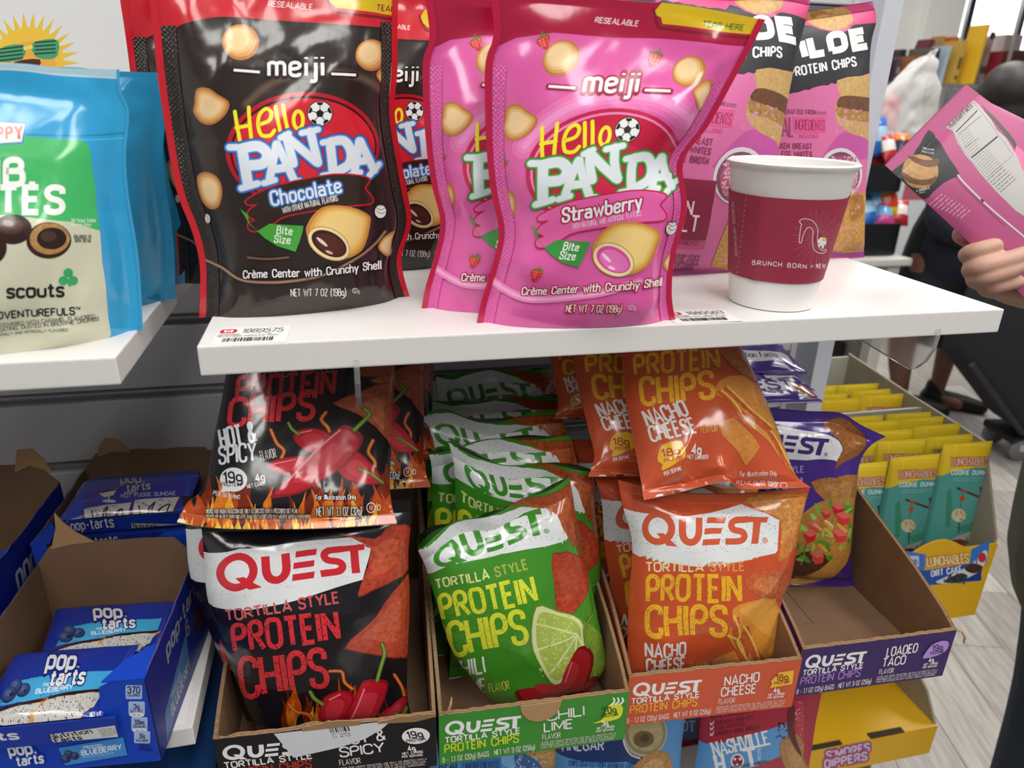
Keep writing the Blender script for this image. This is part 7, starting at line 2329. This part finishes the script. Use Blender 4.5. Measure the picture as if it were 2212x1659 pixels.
for x, y, dz, w, h, i, t, a, wh in ((2.07, 2.34, .02, .16, .22, 1, -.5, .2, 'lower bin, beside the yellow ones'), (2.22, 2.36, .02, .16, .24, 4, -.3, -.4, 'lower bin, at its rounded end'), (2.30, 2.44, .03, .18, .27, 2, -.2, .1, 'lower bin, at its back'),
                                    (1.95, 2.34, .02, .16, .2, 3, -.5, -.2, 'lower bin, on the far left'), (2.14, 2.46, .02, .16, .24, 0, -.2, .3, 'lower bin, behind the blue one'), (2.17, 2.32, .02, .12, .15, 7, -.8, .5, 'lower bin, lying in front'),
                                    (2.08, 2.38, .29, .14, .26, 5, -.2, .1, 'upper bin, in the middle'), (2.19, 2.40, .29, .15, .2, 0, -.3, -.3, 'upper bin, right of the middle'), (1.98, 2.38, .29, .14, .28, 6, -.15, .2, 'upper bin, on the left'),
                                    (2.29, 2.40, .285, .12, .14, 3, -.4, .2, 'upper bin, at its rounded end'), (2.11, 2.46, .29, .17, .3, 0, -.1, 0, 'upper bin, tall at the back'), (2.04, 2.44, .30, .14, .33, 3, -.1, .3, 'upper bin, tallest at the back'),
        (2.17, 2.33, .06, .09, .13, 1, -.5, .3, 'lower bin, small, leaning over its rim'), (2.23, 2.32, .05, .08, .12, 4, -.6, -.3, 'lower bin, small, between blue and yellow ones'), (2.28, 2.35, .07, .09, .15, 2, -.3, .2, 'lower bin, small, right of the middle'), (2.24, 2.40, .10, .08, .15, 3, -.2, -.2, 'lower bin, small, behind the others'), (2.32, 2.34, .05, .08, .12, 0, -.5, -.4, 'lower bin, small, at the round end'),
        (2.20, 2.33, .32, .07, .12, 0, -.4, .3, 'upper bin, small, leaning over its rim'), (2.26, 2.34, .31, .07, .13, 5, -.3, -.2, 'upper bin, small, right of the red one'), (2.17, 2.37, .34, .07, .16, 1, -.2, .2, 'upper bin, small, standing on end'), (2.31, 2.35, .30, .07, .1, 3, -.4, 0, 'upper bin, small, at the round end')):
    candy(x, y, zr+dz, w, h, i, t, a, wh)

# translucent carrier bag on the rack's top tray
def lumpy(name, c, rx, ry, rz, m, seed, parent=None, tip=0., n=26, k=22, amp=.12):
    r = random.Random(seed)
    ph = [(r.uniform(2, 7), r.uniform(2, 7), r.uniform(0, 6.3), r.uniform(.3, 1)) for _ in range(7)]
    V, F = [], []
    for j in range(k+1):
        t = math.pi*j/k
        for i in range(n):
            a = 2*math.pi*i/n
            d = 1+amp*sum(w*math.sin(f*a+p)*math.sin(g*t+p*1.7) for f, g, p, w in ph)/3
            s = math.sin(t)**.75
            z = math.cos(t)
            q = (1-tip*max(0, z)**1.5)
            V.append((rx*s*math.cos(a)*d*q, ry*s*math.sin(a)*d*q, rz*z*d+tip*0))
    for j in range(k):
        for i in range(n):
            F.append((j*n+i, (j+1)*n+i, (j+1)*n+(i+1) % n, j*n+(i+1) % n))
    me = bpy.data.meshes.new(name)
    me.from_pydata(V, [], F)
    me.materials.append(m)
    me.polygons.foreach_set('use_smooth', [True]*len(F))
    o = link(name, me, parent)
    o.location = c
    return o
M_BAGW = mat('carrier_film', 'ecebe9', .3, trans=.55, ior=1.08, bump=.35, bscale=40)
pbag = lumpy('carrier_bag', (2.46, 2.44, .125), .17, .085, .21, M_BAGW, 5, None, .0, n=72, k=60, amp=.1)
from mathutils import noise as mnoise
for v in pbag.data.vertices:
    c = v.co
    t = (c.z+.21)/.42
    n = mnoise.turbulence(Vector((c.x*9, c.y*14, c.z*7)), 4, True)-.45
    s = 1-.68*max(0, t-.25)**1.1
    c.x = c.x*s*(1+.25*n)+.17*max(0, t-.2)**1.3-.02
    c.y = c.y*s*(1+.5*n)
    c.z = c.z*(1+.05*n)
pbag.data.update()
tag(pbag, 'translucent white plastic carrier bag with something pink inside, on the rack', 'bag')
lumpy('pink_contents', (-.05, -.015, -.03), .045, .03, .09, mat('pink_goods', 'd8405c', .5), 8, pbag, .3)
MB().tube([(.07, 0, .17), (.10, -.01, .225), (.13, 0, .235), (.12, .01, .18)], .006, 8).build('handle', M_BAGW, pbag, smooth=True)

# wire shelf on the far wall with its boxes
ws = empty('wire_shelf', (3.55, 4.45, .285))
tag(ws, 'chrome wire shelf along the far wall, crowded with boxes', 'shelf')
for y in (0, .5):
    MB().tube([(0, y, 0), (2.2, y, 0)], .006, 8).build('rail', M_CHROME, ws, smooth=True)
    MB().tube([(0, y, -.04), (2.2, y, -.04)], .005, 8).build('rail', M_CHROME, ws, smooth=True)
me = None
for i in range(73):
    if me is None:
        o = MB().tube([(0, 0, .006), (0, .5, .006)], .0035, 6).build('wire', M_CHROME, ws, smooth=True); me = o.data
    else:
        o = link('wire', me, ws)
    o.location = (i*.03, 0, 0)
for x in (.0, 1.45, 2.2):
    for y in (0, .5):
        MB().tube([(x, y, FLOOR_Z-.285), (x, y, .9)], .014, 10).build('post', M_CHROME, ws, smooth=True)
def far_box(px0, py0, px1, py1, dep, col, name, label, Y=4.5, lean=0., band=None, rz=0.):
    a, b = at(px0, py1, y=Y), at(px1, py0, y=Y)
    w, h = abs(b.x-a.x), b.z-.2965
    o = MB().box(0, w, 0, dep, 0, h)
    o = o.build(name, mat('goods_'+col, col, .5), None, bevel=.004)
    o.location = (a.x, Y, .2965); o.rotation_euler = (0, lean, rz)
    if band:
        MB().box(.01, w-.01, -.003, .002, h*.35, h*.62).build('label_panel', mat('goods_'+band, band, .5), o)
        MB().box(.01, w-.01, -.003, .002, h*.1, h*.2).build('label_panel', mat('goods_'+band, band, .5), o)
    tag(o, label, 'box', 'boxes on the wire shelf')
    return o
for a in ((1905, 128, 1928, 178, .2, '2b2424', 'goods_box', 'small dark box at the near end of the wire shelf', 4.5, 0, '6a5a50'),
          (1929, 126, 1950, 178, .2, '4a3a44', 'goods_box', 'small plum box second on the wire shelf', 4.5, 0, '8a7a84'),
          (1933, 107, 1960, 178, .12, '2a2a2c', 'goods_box', 'dark box with a yellow label standing behind the plum one', 4.72, 0, 'b09a3c'),
          (1951, 122, 1962, 176, .2, '9a6038', 'goods_box', 'slim brown box, first of the brown row', 4.5, 0, None), (1963, 120, 1975, 176, .2, 'a4683e', 'goods_box', 'slim brown box, second of the brown row', 4.5, 0, None),
          (1976, 120, 1989, 176, .2, '8e5a34', 'goods_box', 'slim brown box, third of the brown row', 4.5, 0, None),
          (1978, 80, 2004, 150, .14, '6a2c3c', 'goods_box', 'maroon box leaning above the brown row', 4.74, .25, 'a88890'),
          (1991, 104, 2014, 176, .2, '5a5650', 'goods_box', 'grey box between the brown row and the black one', 4.5, 0, '2a2a2a'), (2015, 104, 2030, 176, .2, '1e1c20', 'goods_box', 'black box left of the pale blue one', 4.5, 0, None),
          (2031, 98, 2044, 176, .18, 'a4b8c4', 'goods_box', 'pale blue slim box on the wire shelf', 4.5, .06, None), (2028, 78, 2044, 120, .12, 'b08c5c', 'goods_box', 'tan box high behind the pale blue one', 4.76, 0, None),
          (2046, 80, 2074, 130, .16, 'c86c2c', 'goods_box', 'orange box behind the tan pouch', 4.74, 0, '6a3020'), (2056, 88, 2088, 176, .18, 'c09a48', 'goods_box', 'tan yellow pouch box left of the bright yellow carton', 4.5, .05, '6a5430'),
          (2098, 52, 2136, 176, .16, 'e2b428', 'goods_box', 'tall bright yellow carton with dark emblems', 4.45, .05, None),
          (2120, 80, 2146, 176, .3, '9a8a88', 'goods_box', 'grey mauve carton right of the bright yellow one', 4.56, .04, None), (2148, 110, 2166, 176, .2, '8c2030', 'goods_box', 'narrow dark red box on the wire shelf', 4.5, .03, None),
          (2156, 76, 2212, 150, .2, 'a0908c', 'goods_box', 'grey mauve box with its flap open, at the back', 4.74, 0, None), (2178, 110, 2196, 178, .2, '5a2a24', 'goods_box', 'brown red box left of the last one', 4.5, 0, None), (2197, 108, 2226, 178, .2, '48201e', 'goods_box', 'brown red box at the picture edge', 4.5, 0, None)):
    o = far_box(*a)
    if a[5] == 'e2b428':
        for zc in (.1, .33):
            MB().lathe([(0, 0), (.026, 0), (.026, .003), (0, .003)], 16).build('emblem', mat('emblem_dark', '3a3418', .6), o, mx=Matrix.Translation((.07, -.001, zc)) @ Matrix.Rotation(math.pi/2, 4, 'X'))
            MB().prism([(-.022, .01), (-.02, .036), (-.006, .02), (.006, .02), (.02, .036), (.022, .01)], lambda p, q, k: (.07+p, k, zc+q), -.004, -.001).build('emblem', mat('emblem_dark', '3a3418', .6), o)
o = MB().box(0, .22, 0, .2, 0, .14).build('goods_box', mat('goods_d84c44', 'd84c44', .5), None, bevel=.004)
o.location = (3.6, 4.5, FLOOR_Z+.75)
# bright display window and pillar at the far right
struct(MB().box(4.62, 4.95, 4.93, 5.0, FLOOR_Z, CEIL_Z).build('trim_5', M_WALLW, bevel=.004))
wn = MB().box(5.0, 6.1, 4.97, 4.995, .35, 1.5).build('window_1', mat('window_glow', 'f4f8fb', .3, emit=2.4))
struct(wn)
for x in (5.0, 5.5, 6.05):
    MB().box(x, x+.05, 4.94, 4.975, .35, 1.5).build('window_frame', M_BLACKP, wn)
MB().box(5.0, 6.1, 4.94, 4.975, .35, .39).build('window_frame', M_BLACKP, wn)
bpy.data.objects.remove(o)
# shelf of bright goods under the wire shelf
for i, (x0, c, l) in enumerate(((3.75, 'e4e2e0', 'white carton on the floor against the far wall, left one'), (4.3, 'd8dce0', 'pale carton on the floor against the far wall, middle one'), (4.9, 'e0dedc', 'white carton on the floor against the far wall, right one'))):
    o = MB().box(0, .48, 0, .4, 0, 1.15+.08*i).build('stock_carton', mat('stock_'+c, c, .6), None, bevel=.006)
    o.location = (x0, 4.52, FLOOR_Z)
    MB().box(.1, .38, -.004, .002, .7, .95).build('label_panel', mat('goods_a03040', 'b8606c', .6), o)
    tag(o, l, 'carton', 'cartons by the far wall')

# ---------------------------------------------------------------- people: one fused surface each, clothing over it
def fused(name, parts, voxel, m, ratio=1., smooth_it=4, parent=None):
    """parts: list of chains [(point, radius), ...] or ('ell', centre, radii); fused into one skin"""
    mb = MB()
    for p in parts:
        if p[0] == 'ell':
            _, c, rr = p[:3]
            V, F = [], []
            n, k = 20, 14
            for j in range(k+1):
                t = math.pi*j/k
                for i in range(n):
                    a = 2*math.pi*i/n
                    V.append(Vector(c)+Vector((rr[0]*math.sin(t)*math.cos(a), rr[1]*math.sin(t)*math.sin(a), rr[2]*math.cos(t))))
            for j in range(k):
                for i in range(n):
                    F.append((j*n+i, (j+1)*n+i, (j+1)*n+(i+1) % n, j*n+(i+1) % n))
            mb.raw(V, F)
        else:
            P = [Vector(q[0]) for q in p]; R = [q[1] for q in p]
            # rounded ends and even spacing
            pts, rs = [], []
            d0 = (P[0]-P[1]).normalized(); d1 = (P[-1]-P[-2]).normalized()
            for t in (.98, .8, .5):
                pts.append(P[0]+d0*R[0]*t); rs.append(R[0]*math.sqrt(1-t*t))
            sp = smooth_pts([tuple(q)+(r_,) for q, r_ in zip(P, R)], False, 5)
            for q in sp:
                pts.append(Vector(q[:3])); rs.append(q[3])
            for t in (.5, .8, .98):
                pts.append(P[-1]+d1*R[-1]*t); rs.append(R[-1]*math.sqrt(1-t*t))
            mb.tube(pts, rs, 16)
    o = mb.build(name+'_raw', m)
    md = o.modifiers.new('r', 'REMESH'); md.mode = 'VOXEL'; md.voxel_size = voxel
    ms = o.modifiers.new('s', 'SMOOTH'); ms.iterations = smooth_it; ms.factor = .5
    if ratio < 1:
        mdc = o.modifiers.new('d', 'DECIMATE'); mdc.ratio = ratio
    dg = bpy.context.evaluated_depsgraph_get()
    me = bpy.data.meshes.new_from_object(o.evaluated_get(dg))
    bpy.data.objects.remove(o)
    me.name = name
    me.materials.clear(); me.materials.append(m)
    me.polygons.foreach_set('use_smooth', [True]*len(me.polygons))
    return link(name, me, parent)
def V3(x, y, z): return Vector((x, y, z))
def dp(pxx, pyy, d):
    """measured point at a distance d straight out from the lens plane"""
    r_ = rays([(pxx, pyy)])[0]
    return Vector(CAM_POS+r_*(d/(r_@_f)))
M_SKIN = mat('skin', 'c49a88', .5, noise=.05, nscale=30, sss=.12, bump=.03, bscale=260)
M_SKIN2 = mat('skin_leg', '7d5547', .5, sss=.1)
M_OLIVE = mat('olive_cloth', '5d6056', .85, bump=.2, bscale=120)
M_JEAN = mat('dark_denim', '2b3444', .85, bump=.15, bscale=200)
M_NAVY = mat('navy_knit', '1f2333', .85, bump=.2, bscale=90)
M_BLK = mat('black_cloth', '202026', .85, bump=.2, bscale=60)
M_HAIR = mat('dark_hair', '1e1a17', .55, bump=.6, bscale=55, stretch=(1, 1, .15))
M_SHOE = mat('black_shoe', '141416', .5)

# the shopper whose hand holds up a pink bag
bx0, by0 = 1.125, .19
S = lambda dx, dy, z: V3(bx0+dx, by0+dy, FLOOR_Z+z)
wr_p = dp(2262, 628, .735)
elb = V3(1.03, .21, -.14)
sho = S(-.02, .17, 1.33)
core = [[(S(0, 0, 1.43), .055), (S(0, 0, 1.5), .055)], [(S(0, 0, .95), .13), (S(0, 0, 1.15), .125), (S(0, 0, 1.3), .14)], [(S(0, -.17, 1.35), .06), (S(0, 0, 1.38), .07), (S(0, .17, 1.35), .06)],
        [(S(.02, -.08, .92), .085), (S(.05, -.09, .5), .062), (S(.06, -.09, .1), .042)], [(S(.02, .08, .92), .085), (S(.08, .06, .5), .062), (S(.09, .06, .1), .042)],
        [(S(-.02, -.09, .05), .04), (S(-.16, -.1, .03), .03)], [(S(-.02, .09, .05), .04), (S(-.16, .1, .03), .03)],
        [(sho, .05), (elb, .042), (wr_p, .027)], [(S(0, -.18, 1.34), .05), (S(.03, -.24, 1.07), .04), (S(-.02, -.25, .84), .028), (S(-.04, -.25, .74), .03)],
        ('ell', S(-.01, 0, 1.61), (.095, .075, .115)), ('ell', S(-.1, 0, 1.6), (.018, .014, .025)), ('ell', S(0, .078, 1.6), (.02, .012, .03)), ('ell', S(0, -.078, 1.6), (.02, .012, .03))]
hand = []
def hc(*q): return [(dp(x, y, d), r_) for x, y, d, r_ in q]
fing = [hc((2190, 588, .727, .009), (2100, 556, .719, .0088), (2094, 548, .706, .0086), (2112, 541, .692, .0083), (2148, 531, .688, .0078)),
        hc((2196, 606, .729, .0095), (2108, 588, .719, .0092), (2102, 580, .705, .0090), (2122, 574, .690, .0088), (2180, 560, .685, .0084), (2214, 548, .684, .0078)),
        hc((2200, 622, .730, .009), (2116, 608, .718, .0090), (2112, 601, .705, .0088), (2134, 596, .692, .0086), (2180, 584, .687, .0080), (2203, 574, .686, .0072)),
        hc((2206, 634, .730, .009), (2140, 626, .718, .0086), (2134, 620, .706, .0082), (2156, 616, .697, .0080), (2196, 608, .694, .0070)),
        hc((2200, 580, .738, .012), (2150, 545, .733, .0110), (2105, 520, .727, .0102), (2079, 507, .721, .0096))]
palm = [hc((2262, 628, .735, .026), (2225, 615, .733, .022), (2190, 600, .730, .019), (2150, 590, .724, .014)), hc((2230, 632, .733, .018), (2180, 622, .728, .016), (2150, 614, .722, .012)),
        hc((2225, 596, .738, .017), (2180, 580, .733, .014), (2140, 566, .725, .011))]
body = fused('person_body', core, .0065, M_SKIN, .6, 5)
hand_o = fused('hand', fing+palm+[[(wr_p+(elb-wr_p)*.25, .027), (wr_p, .026)]], .0016, M_SKIN, .5, 6, body)
pB = body
pB.name = 'person'
tag(pB, 'shopper in an olive jacket and dark jeans, holding up a pink bag', 'person')
fused('jacket', [[(S(.01, 0, .80), .155), (S(0, 0, .95), .16), (S(0, 0, 1.15), .15), (S(0, 0, 1.34), .14)], [(S(0, -.17, 1.36), .075), (S(0, .17, 1.36), .075)],
                 [(sho, .072), (elb, .06), (elb+(wr_p-elb)*.45, .05)], [(S(0, -.18, 1.34), .07), (S(.03, -.24, 1.07), .06), (S(-.02, -.25, .88), .05)]], .010, M_OLIVE, .6, 3, pB)
fused('trousers', [[(S(0.01, 0, .93), .14), (S(.02, 0, .84), .15)], [(S(.02, -.08, .86), .105), (S(.05, -.09, .5), .08), (S(.06, -.09, .08), .062)], [(S(.03, .07, .86), .105), (S(.08, .06, .5), .08), (S(.09, .06, .08), .062)]], .010, M_JEAN, .6, 3, pB)
fused('hair', [('ell', S(.02, 0, 1.65), (.105, .09, .1)), ('ell', S(.07, 0, 1.58), (.07, .085, .13))], .008, M_HAIR, .6, 3, pB)
for s in (-1, 1):
    fused('shoe', [[(S(.1, .08*s-.01, .045), .044), (S(-.01, .08*s-.01, .04), .042), (S(-.11, .085*s-.01, .032), .034)]], .008, M_SHOE, .6, 2, pB)

# the bag in that hand
hb0 = dp(2240, 470, .7)
TLp, TRp = dp(1911, 356, .7), dp(2086, 181, .7)
ex = (TRp-TLp).normalized()
nrm_ = Vector(-_f)
nrm_ = (nrm_-ex*nrm_.dot(ex)).normalized()
ey = nrm_.cross(ex).normalized()      # up along the bag = towards the top seal
class FreePlane:
    def __init__(s, o, a, b, n):
        s.p0, s.a, s.b, s.n = (np.array(v) for v in (o, a, b, n))
        s.M = Matrix(((a[0], b[0], n[0], o[0]), (a[1], b[1], n[1], o[1]), (a[2], b[2], n[2], o[2]), (0, 0, 0, 1)))
    ab = Plane.ab
L_ = .205
o_ = (TLp+TRp)/2-ey*L_
hbP = FreePlane(o_, ex, ey, nrm_)
wT = (TRp-TLp).length
hb = Bag(hbP, [(-wT/2+.004, 0), (-wT/2+.006, .06), (-wT/2+.003, .14), (-wT/2, L_)], [(wT/2+.03, 0), (wT/2+.028, .06), (wT/2+.016, .14), (wT/2+.004, L_-.03), (wT/2, L_)], px=False, th=.03, cb=.05, ct=.085, seed=301, wr=.45)
AHb = Art(hb.inv)
AHb.frame(1900, 180, 5.529)
AHb.poly([(-600, -400), (3000, -400), (3000, 3000), (-600, 3000)], 'ae4e7c')
AHb.poly([(585, 555), (690, 655), (760, 760), (830, 900), (950, 1085), (860, 1140), (760, 1195), (640, 1300), (545, 1385), (400, 1300), (130, 1110), (210, 1000), (400, 860), (425, 805), (490, 715)], '2b2b2e', 2)
AHb.ell(486, 1050, 215, 205, ('b58c54', .35), .1); AHb.poly([(330, 870), (440, 950), (560, 1000), (690, 980), (700, 900), (560, 920), (450, 880)], ('6a4428', .4), 3)
AHb.poly([(280, 1050), (400, 1130), (560, 1150), (680, 1110), (640, 1200), (480, 1215), (310, 1160)], ('6e4a2e', .5), 3)
AHb.text('HIMALAYAN', 515, 778, 22, 'c8c4c4', w=.18, fit=140, rot=.16); AHb.text('SALTED FLAVOR', 505, 812, 20, 'b8b4b4', w=.18, fit=150, rot=.22)
AHb.text('A CHICKEN S', 445, 1296, 24, 'd8d4d4', w=.18, fit=160, rot=-.24); AHb.text('BREAST', 480, 1316, 18, 'b0a8a8', w=.18, fit=70, rot=-.2)
AHb.poly([(1210, 245), (1340, 370), (1480, 520), (1640, 720), (1625, 780), (1500, 620), (1400, 500), (1290, 380)], '4c4846')
AHb.poly([(1640, 740), (2200, 1300), (2200, 2000), (1720, 1450), (1660, 1000), (1610, 840)], 'd8709c')
nf = [(805, 515), (960, 370), (1125, 195), (1185, 260), (1320, 420), (1400, 560), (1500, 640), (1650, 880), (1700, 1020), (2000, 1400), (2000, 1800), (1620, 1520), (1400, 1300), (1200, 1080), (1020, 860), (930, 720), (880, 590)]
AHb.poly(nf, 'b3b0ae')
AHb.line([(830, 520), (1118, 228), (1200, 330), (1400, 600), (1560, 810), (1600, 850), (1280, 1130), (1100, 940), (960, 740), (830, 520)], 4, '5c5856', cap=0)
AHb.text('Nutrition Facts', 862, 530, 60, '2c2a2a', w=.2, fit=360, rot=-.79)
for (a, b, w_) in (((910, 585), (1165, 325), 14), ((1095, 890), (1410, 635), 20), ((925, 620), (1210, 390), 6), ((1010, 770), (1190, 650), 5)):
    AHb.line([a, b], w_, '3a3636', cap=0)
for i in range(9):
    AHb.lines(930+i*19, 650+i*26, 250-i*2, 1, 10, '6a6664', 6, -.72, i)
for i in range(9):
    AHb.lines(1120+i*22, 920+i*24, 320, 1, 10, '76706e', 6, -.72, 20+i)
for i in range(6):
    AHb.lines(1290+i*30, 1160+i*28, 360, 1, 10, '5c5856', 9, -.72, 40+i)
AHb.line([(930, 1100), (1000, 1190), (1220, 1400), (1500, 1640), (1800, 1900)], 22, 'c8c2c4', sm=4)
AHb.line([(905, 1120), (1000, 1240), (1220, 1440), (1500, 1700)], 8, '9c3c64', sm=4)
AHb.poly([(1200, 1385), (1225, 1378), (1248, 1412), (1225, 1425)], '2a2628')
for i in range(9):
    AHb.lines(600+i*46, 1450+i*42-(i*22), 290-i*8, 1, 10, 'd49ab4', 14, -.72, 60+i)
hbo = hb.build('chip_bag', AHb, 'a84c78', '984470', MATTE, 'pink chip bag held up by the hand, showing its back with nutrition facts')

# shopper further back in navy and black
ax_, ay_ = 2.78, 2.32
Q = lambda dx, dy, z: V3(ax_+dx, ay_+dy, FLOOR_Z+z)
bodyA = fused('person_body', [[(Q(.06, -.1, .95), .12), (Q(.06, -.08, 1.1), .12), (Q(.08, -.06, 1.2), .12)], [(Q(.06, -.05, 1.2), .05), (Q(.05, -.06, 1.32), .05)],
                              ('ell', Q(.05, -.08, 1.42), (.075, .09, .11)), ('ell', Q(.05, .01, 1.40), (.014, .018, .022)),
                              [(Q(-.1, -.02, .75), .08), (Q(-.12, -.01, .48), .066), (Q(-.115, .0, .30), .06), (Q(-.07, 0, .1), .038)], [(Q(.14, 0, .75), .08), (Q(.15, 0, .46), .06), (Q(.15, 0, .1), .036)],
                              [(Q(-.07, 0, .05), .035), (Q(.02, -.08, .035), .03)], [(Q(.15, 0, .05), .035), (Q(.2, -.09, .035), .03)],
                              [(Q(-.1, -.08, 1.18), .05), (Q(-.2, -.14, .95), .042), (Q(-.08, -.27, .86), .03), (Q(-.03, -.3, .85), .028)], [(Q(.26, -.08, 1.18), .05), (Q(.33, -.16, .95), .042), (Q(.2, -.29, .86), .03)]], .008, M_SKIN2, .6, 4)
bodyA.name = 'person'
tag(bodyA, 'shopper in a navy sweater and black skirt behind the shelf, dark hair, bare calf', 'person')
fused('sweater', [[(Q(.02, -.05, .78), .2), (Q(.04, -.08, 1.0), .19), (Q(.08, -.07, 1.2), .15)], [(Q(-.1, -.08, 1.2), .08), (Q(.26, -.08, 1.2), .08)], [(Q(-.1, -.08, 1.18), .075), (Q(-.2, -.14, .95), .07), (Q(-.08, -.25, .87), .05)],
                  [(Q(.26, -.08, 1.18), .075), (Q(.33, -.16, .95), .07), (Q(.2, -.27, .87), .05)]], .012, M_NAVY, .6, 3, bodyA)
fused('skirt', [[(Q(.02, -.03, .86), .195), (Q(.04, 0, .66), .215), (Q(.05, 0, .52), .21)], [(Q(-.04, 0, .6), .17), (Q(.14, 0, .6), .17)]], .012, M_BLK, .6, 3, bodyA)
fused('hair', [('ell', Q(.05, -.06, 1.45), (.11, .115, .12)), ('ell', Q(.07, -.09, 1.36), (.11, .085, .14)), ('ell', Q(.05, .02, 1.34), (.13, .1, .16)), ('ell', Q(-.03, .0, 1.3), (.08, .08, .13))], .010, M_HAIR, .6, 2, bodyA)
for s, x in ((0, -.07), (1, .15)):
    fused('shoe', [[(Q(x-.02, .02, .04), .042), (Q(x+.06, -.06, .038), .044), (Q(x+.14, -.14, .03), .034)], [(Q(x-.01, .01, .05), .04), (Q(x-.01, .01, .1), .04)]], .009, M_SHOE, .6, 2, bodyA)

# black fabric trolley in front of her
tr0 = at(2165, 958, z=FLOOR_Z)
cart = empty('fabric_trolley', (2.84, 1.70, FLOOR_Z), math.radians(-12))
tag(cart, 'black soft fabric trolley on grey castors beside the navy shopper', 'trolley')
fb = MB()
fb.prism([(-.06, .14), (.40, .10), (.44, .30), (.42, .84), (-.28, .84), (-.36, .44)], lambda a, c, k: (a, k, c), 0, .24)
fb.build('fabric_body', M_BLK, cart, bevel=.05, smooth=True)
MB().tube([(-.35, .0, .44), (-.07, -.012, .15), (.40, 0, .11)], .012, 8).build('seam_piping', mat('piping_black', '26262c', .5), cart, smooth=True)
MB().box(-.07, .38, .02, .22, .075, .11).build('base_plate', mat('base_black', '161618', .5), cart, bevel=.01)
for (x, y) in ((-.02, .03), (.34, .03), (-.02, .2), (.34, .2)):
    f_ = MB().box(x-.018, x+.018, y-.02, y+.02, .05, .085).build('castor_fork', M_CHROME, cart, bevel=.003)
    w_ = MB().lathe([(0, -.014), (.042, -.014), (.05, -.008), (.05, .008), (.042, .014), (0, .014)], 24).build('castor_wheel', mat('castor_grey', '6c6c70', .45), f_, smooth=True)
    w_.matrix_local = Matrix.Translation((x, y, .05)) @ Matrix.Rotation(math.pi/2, 4, 'X')
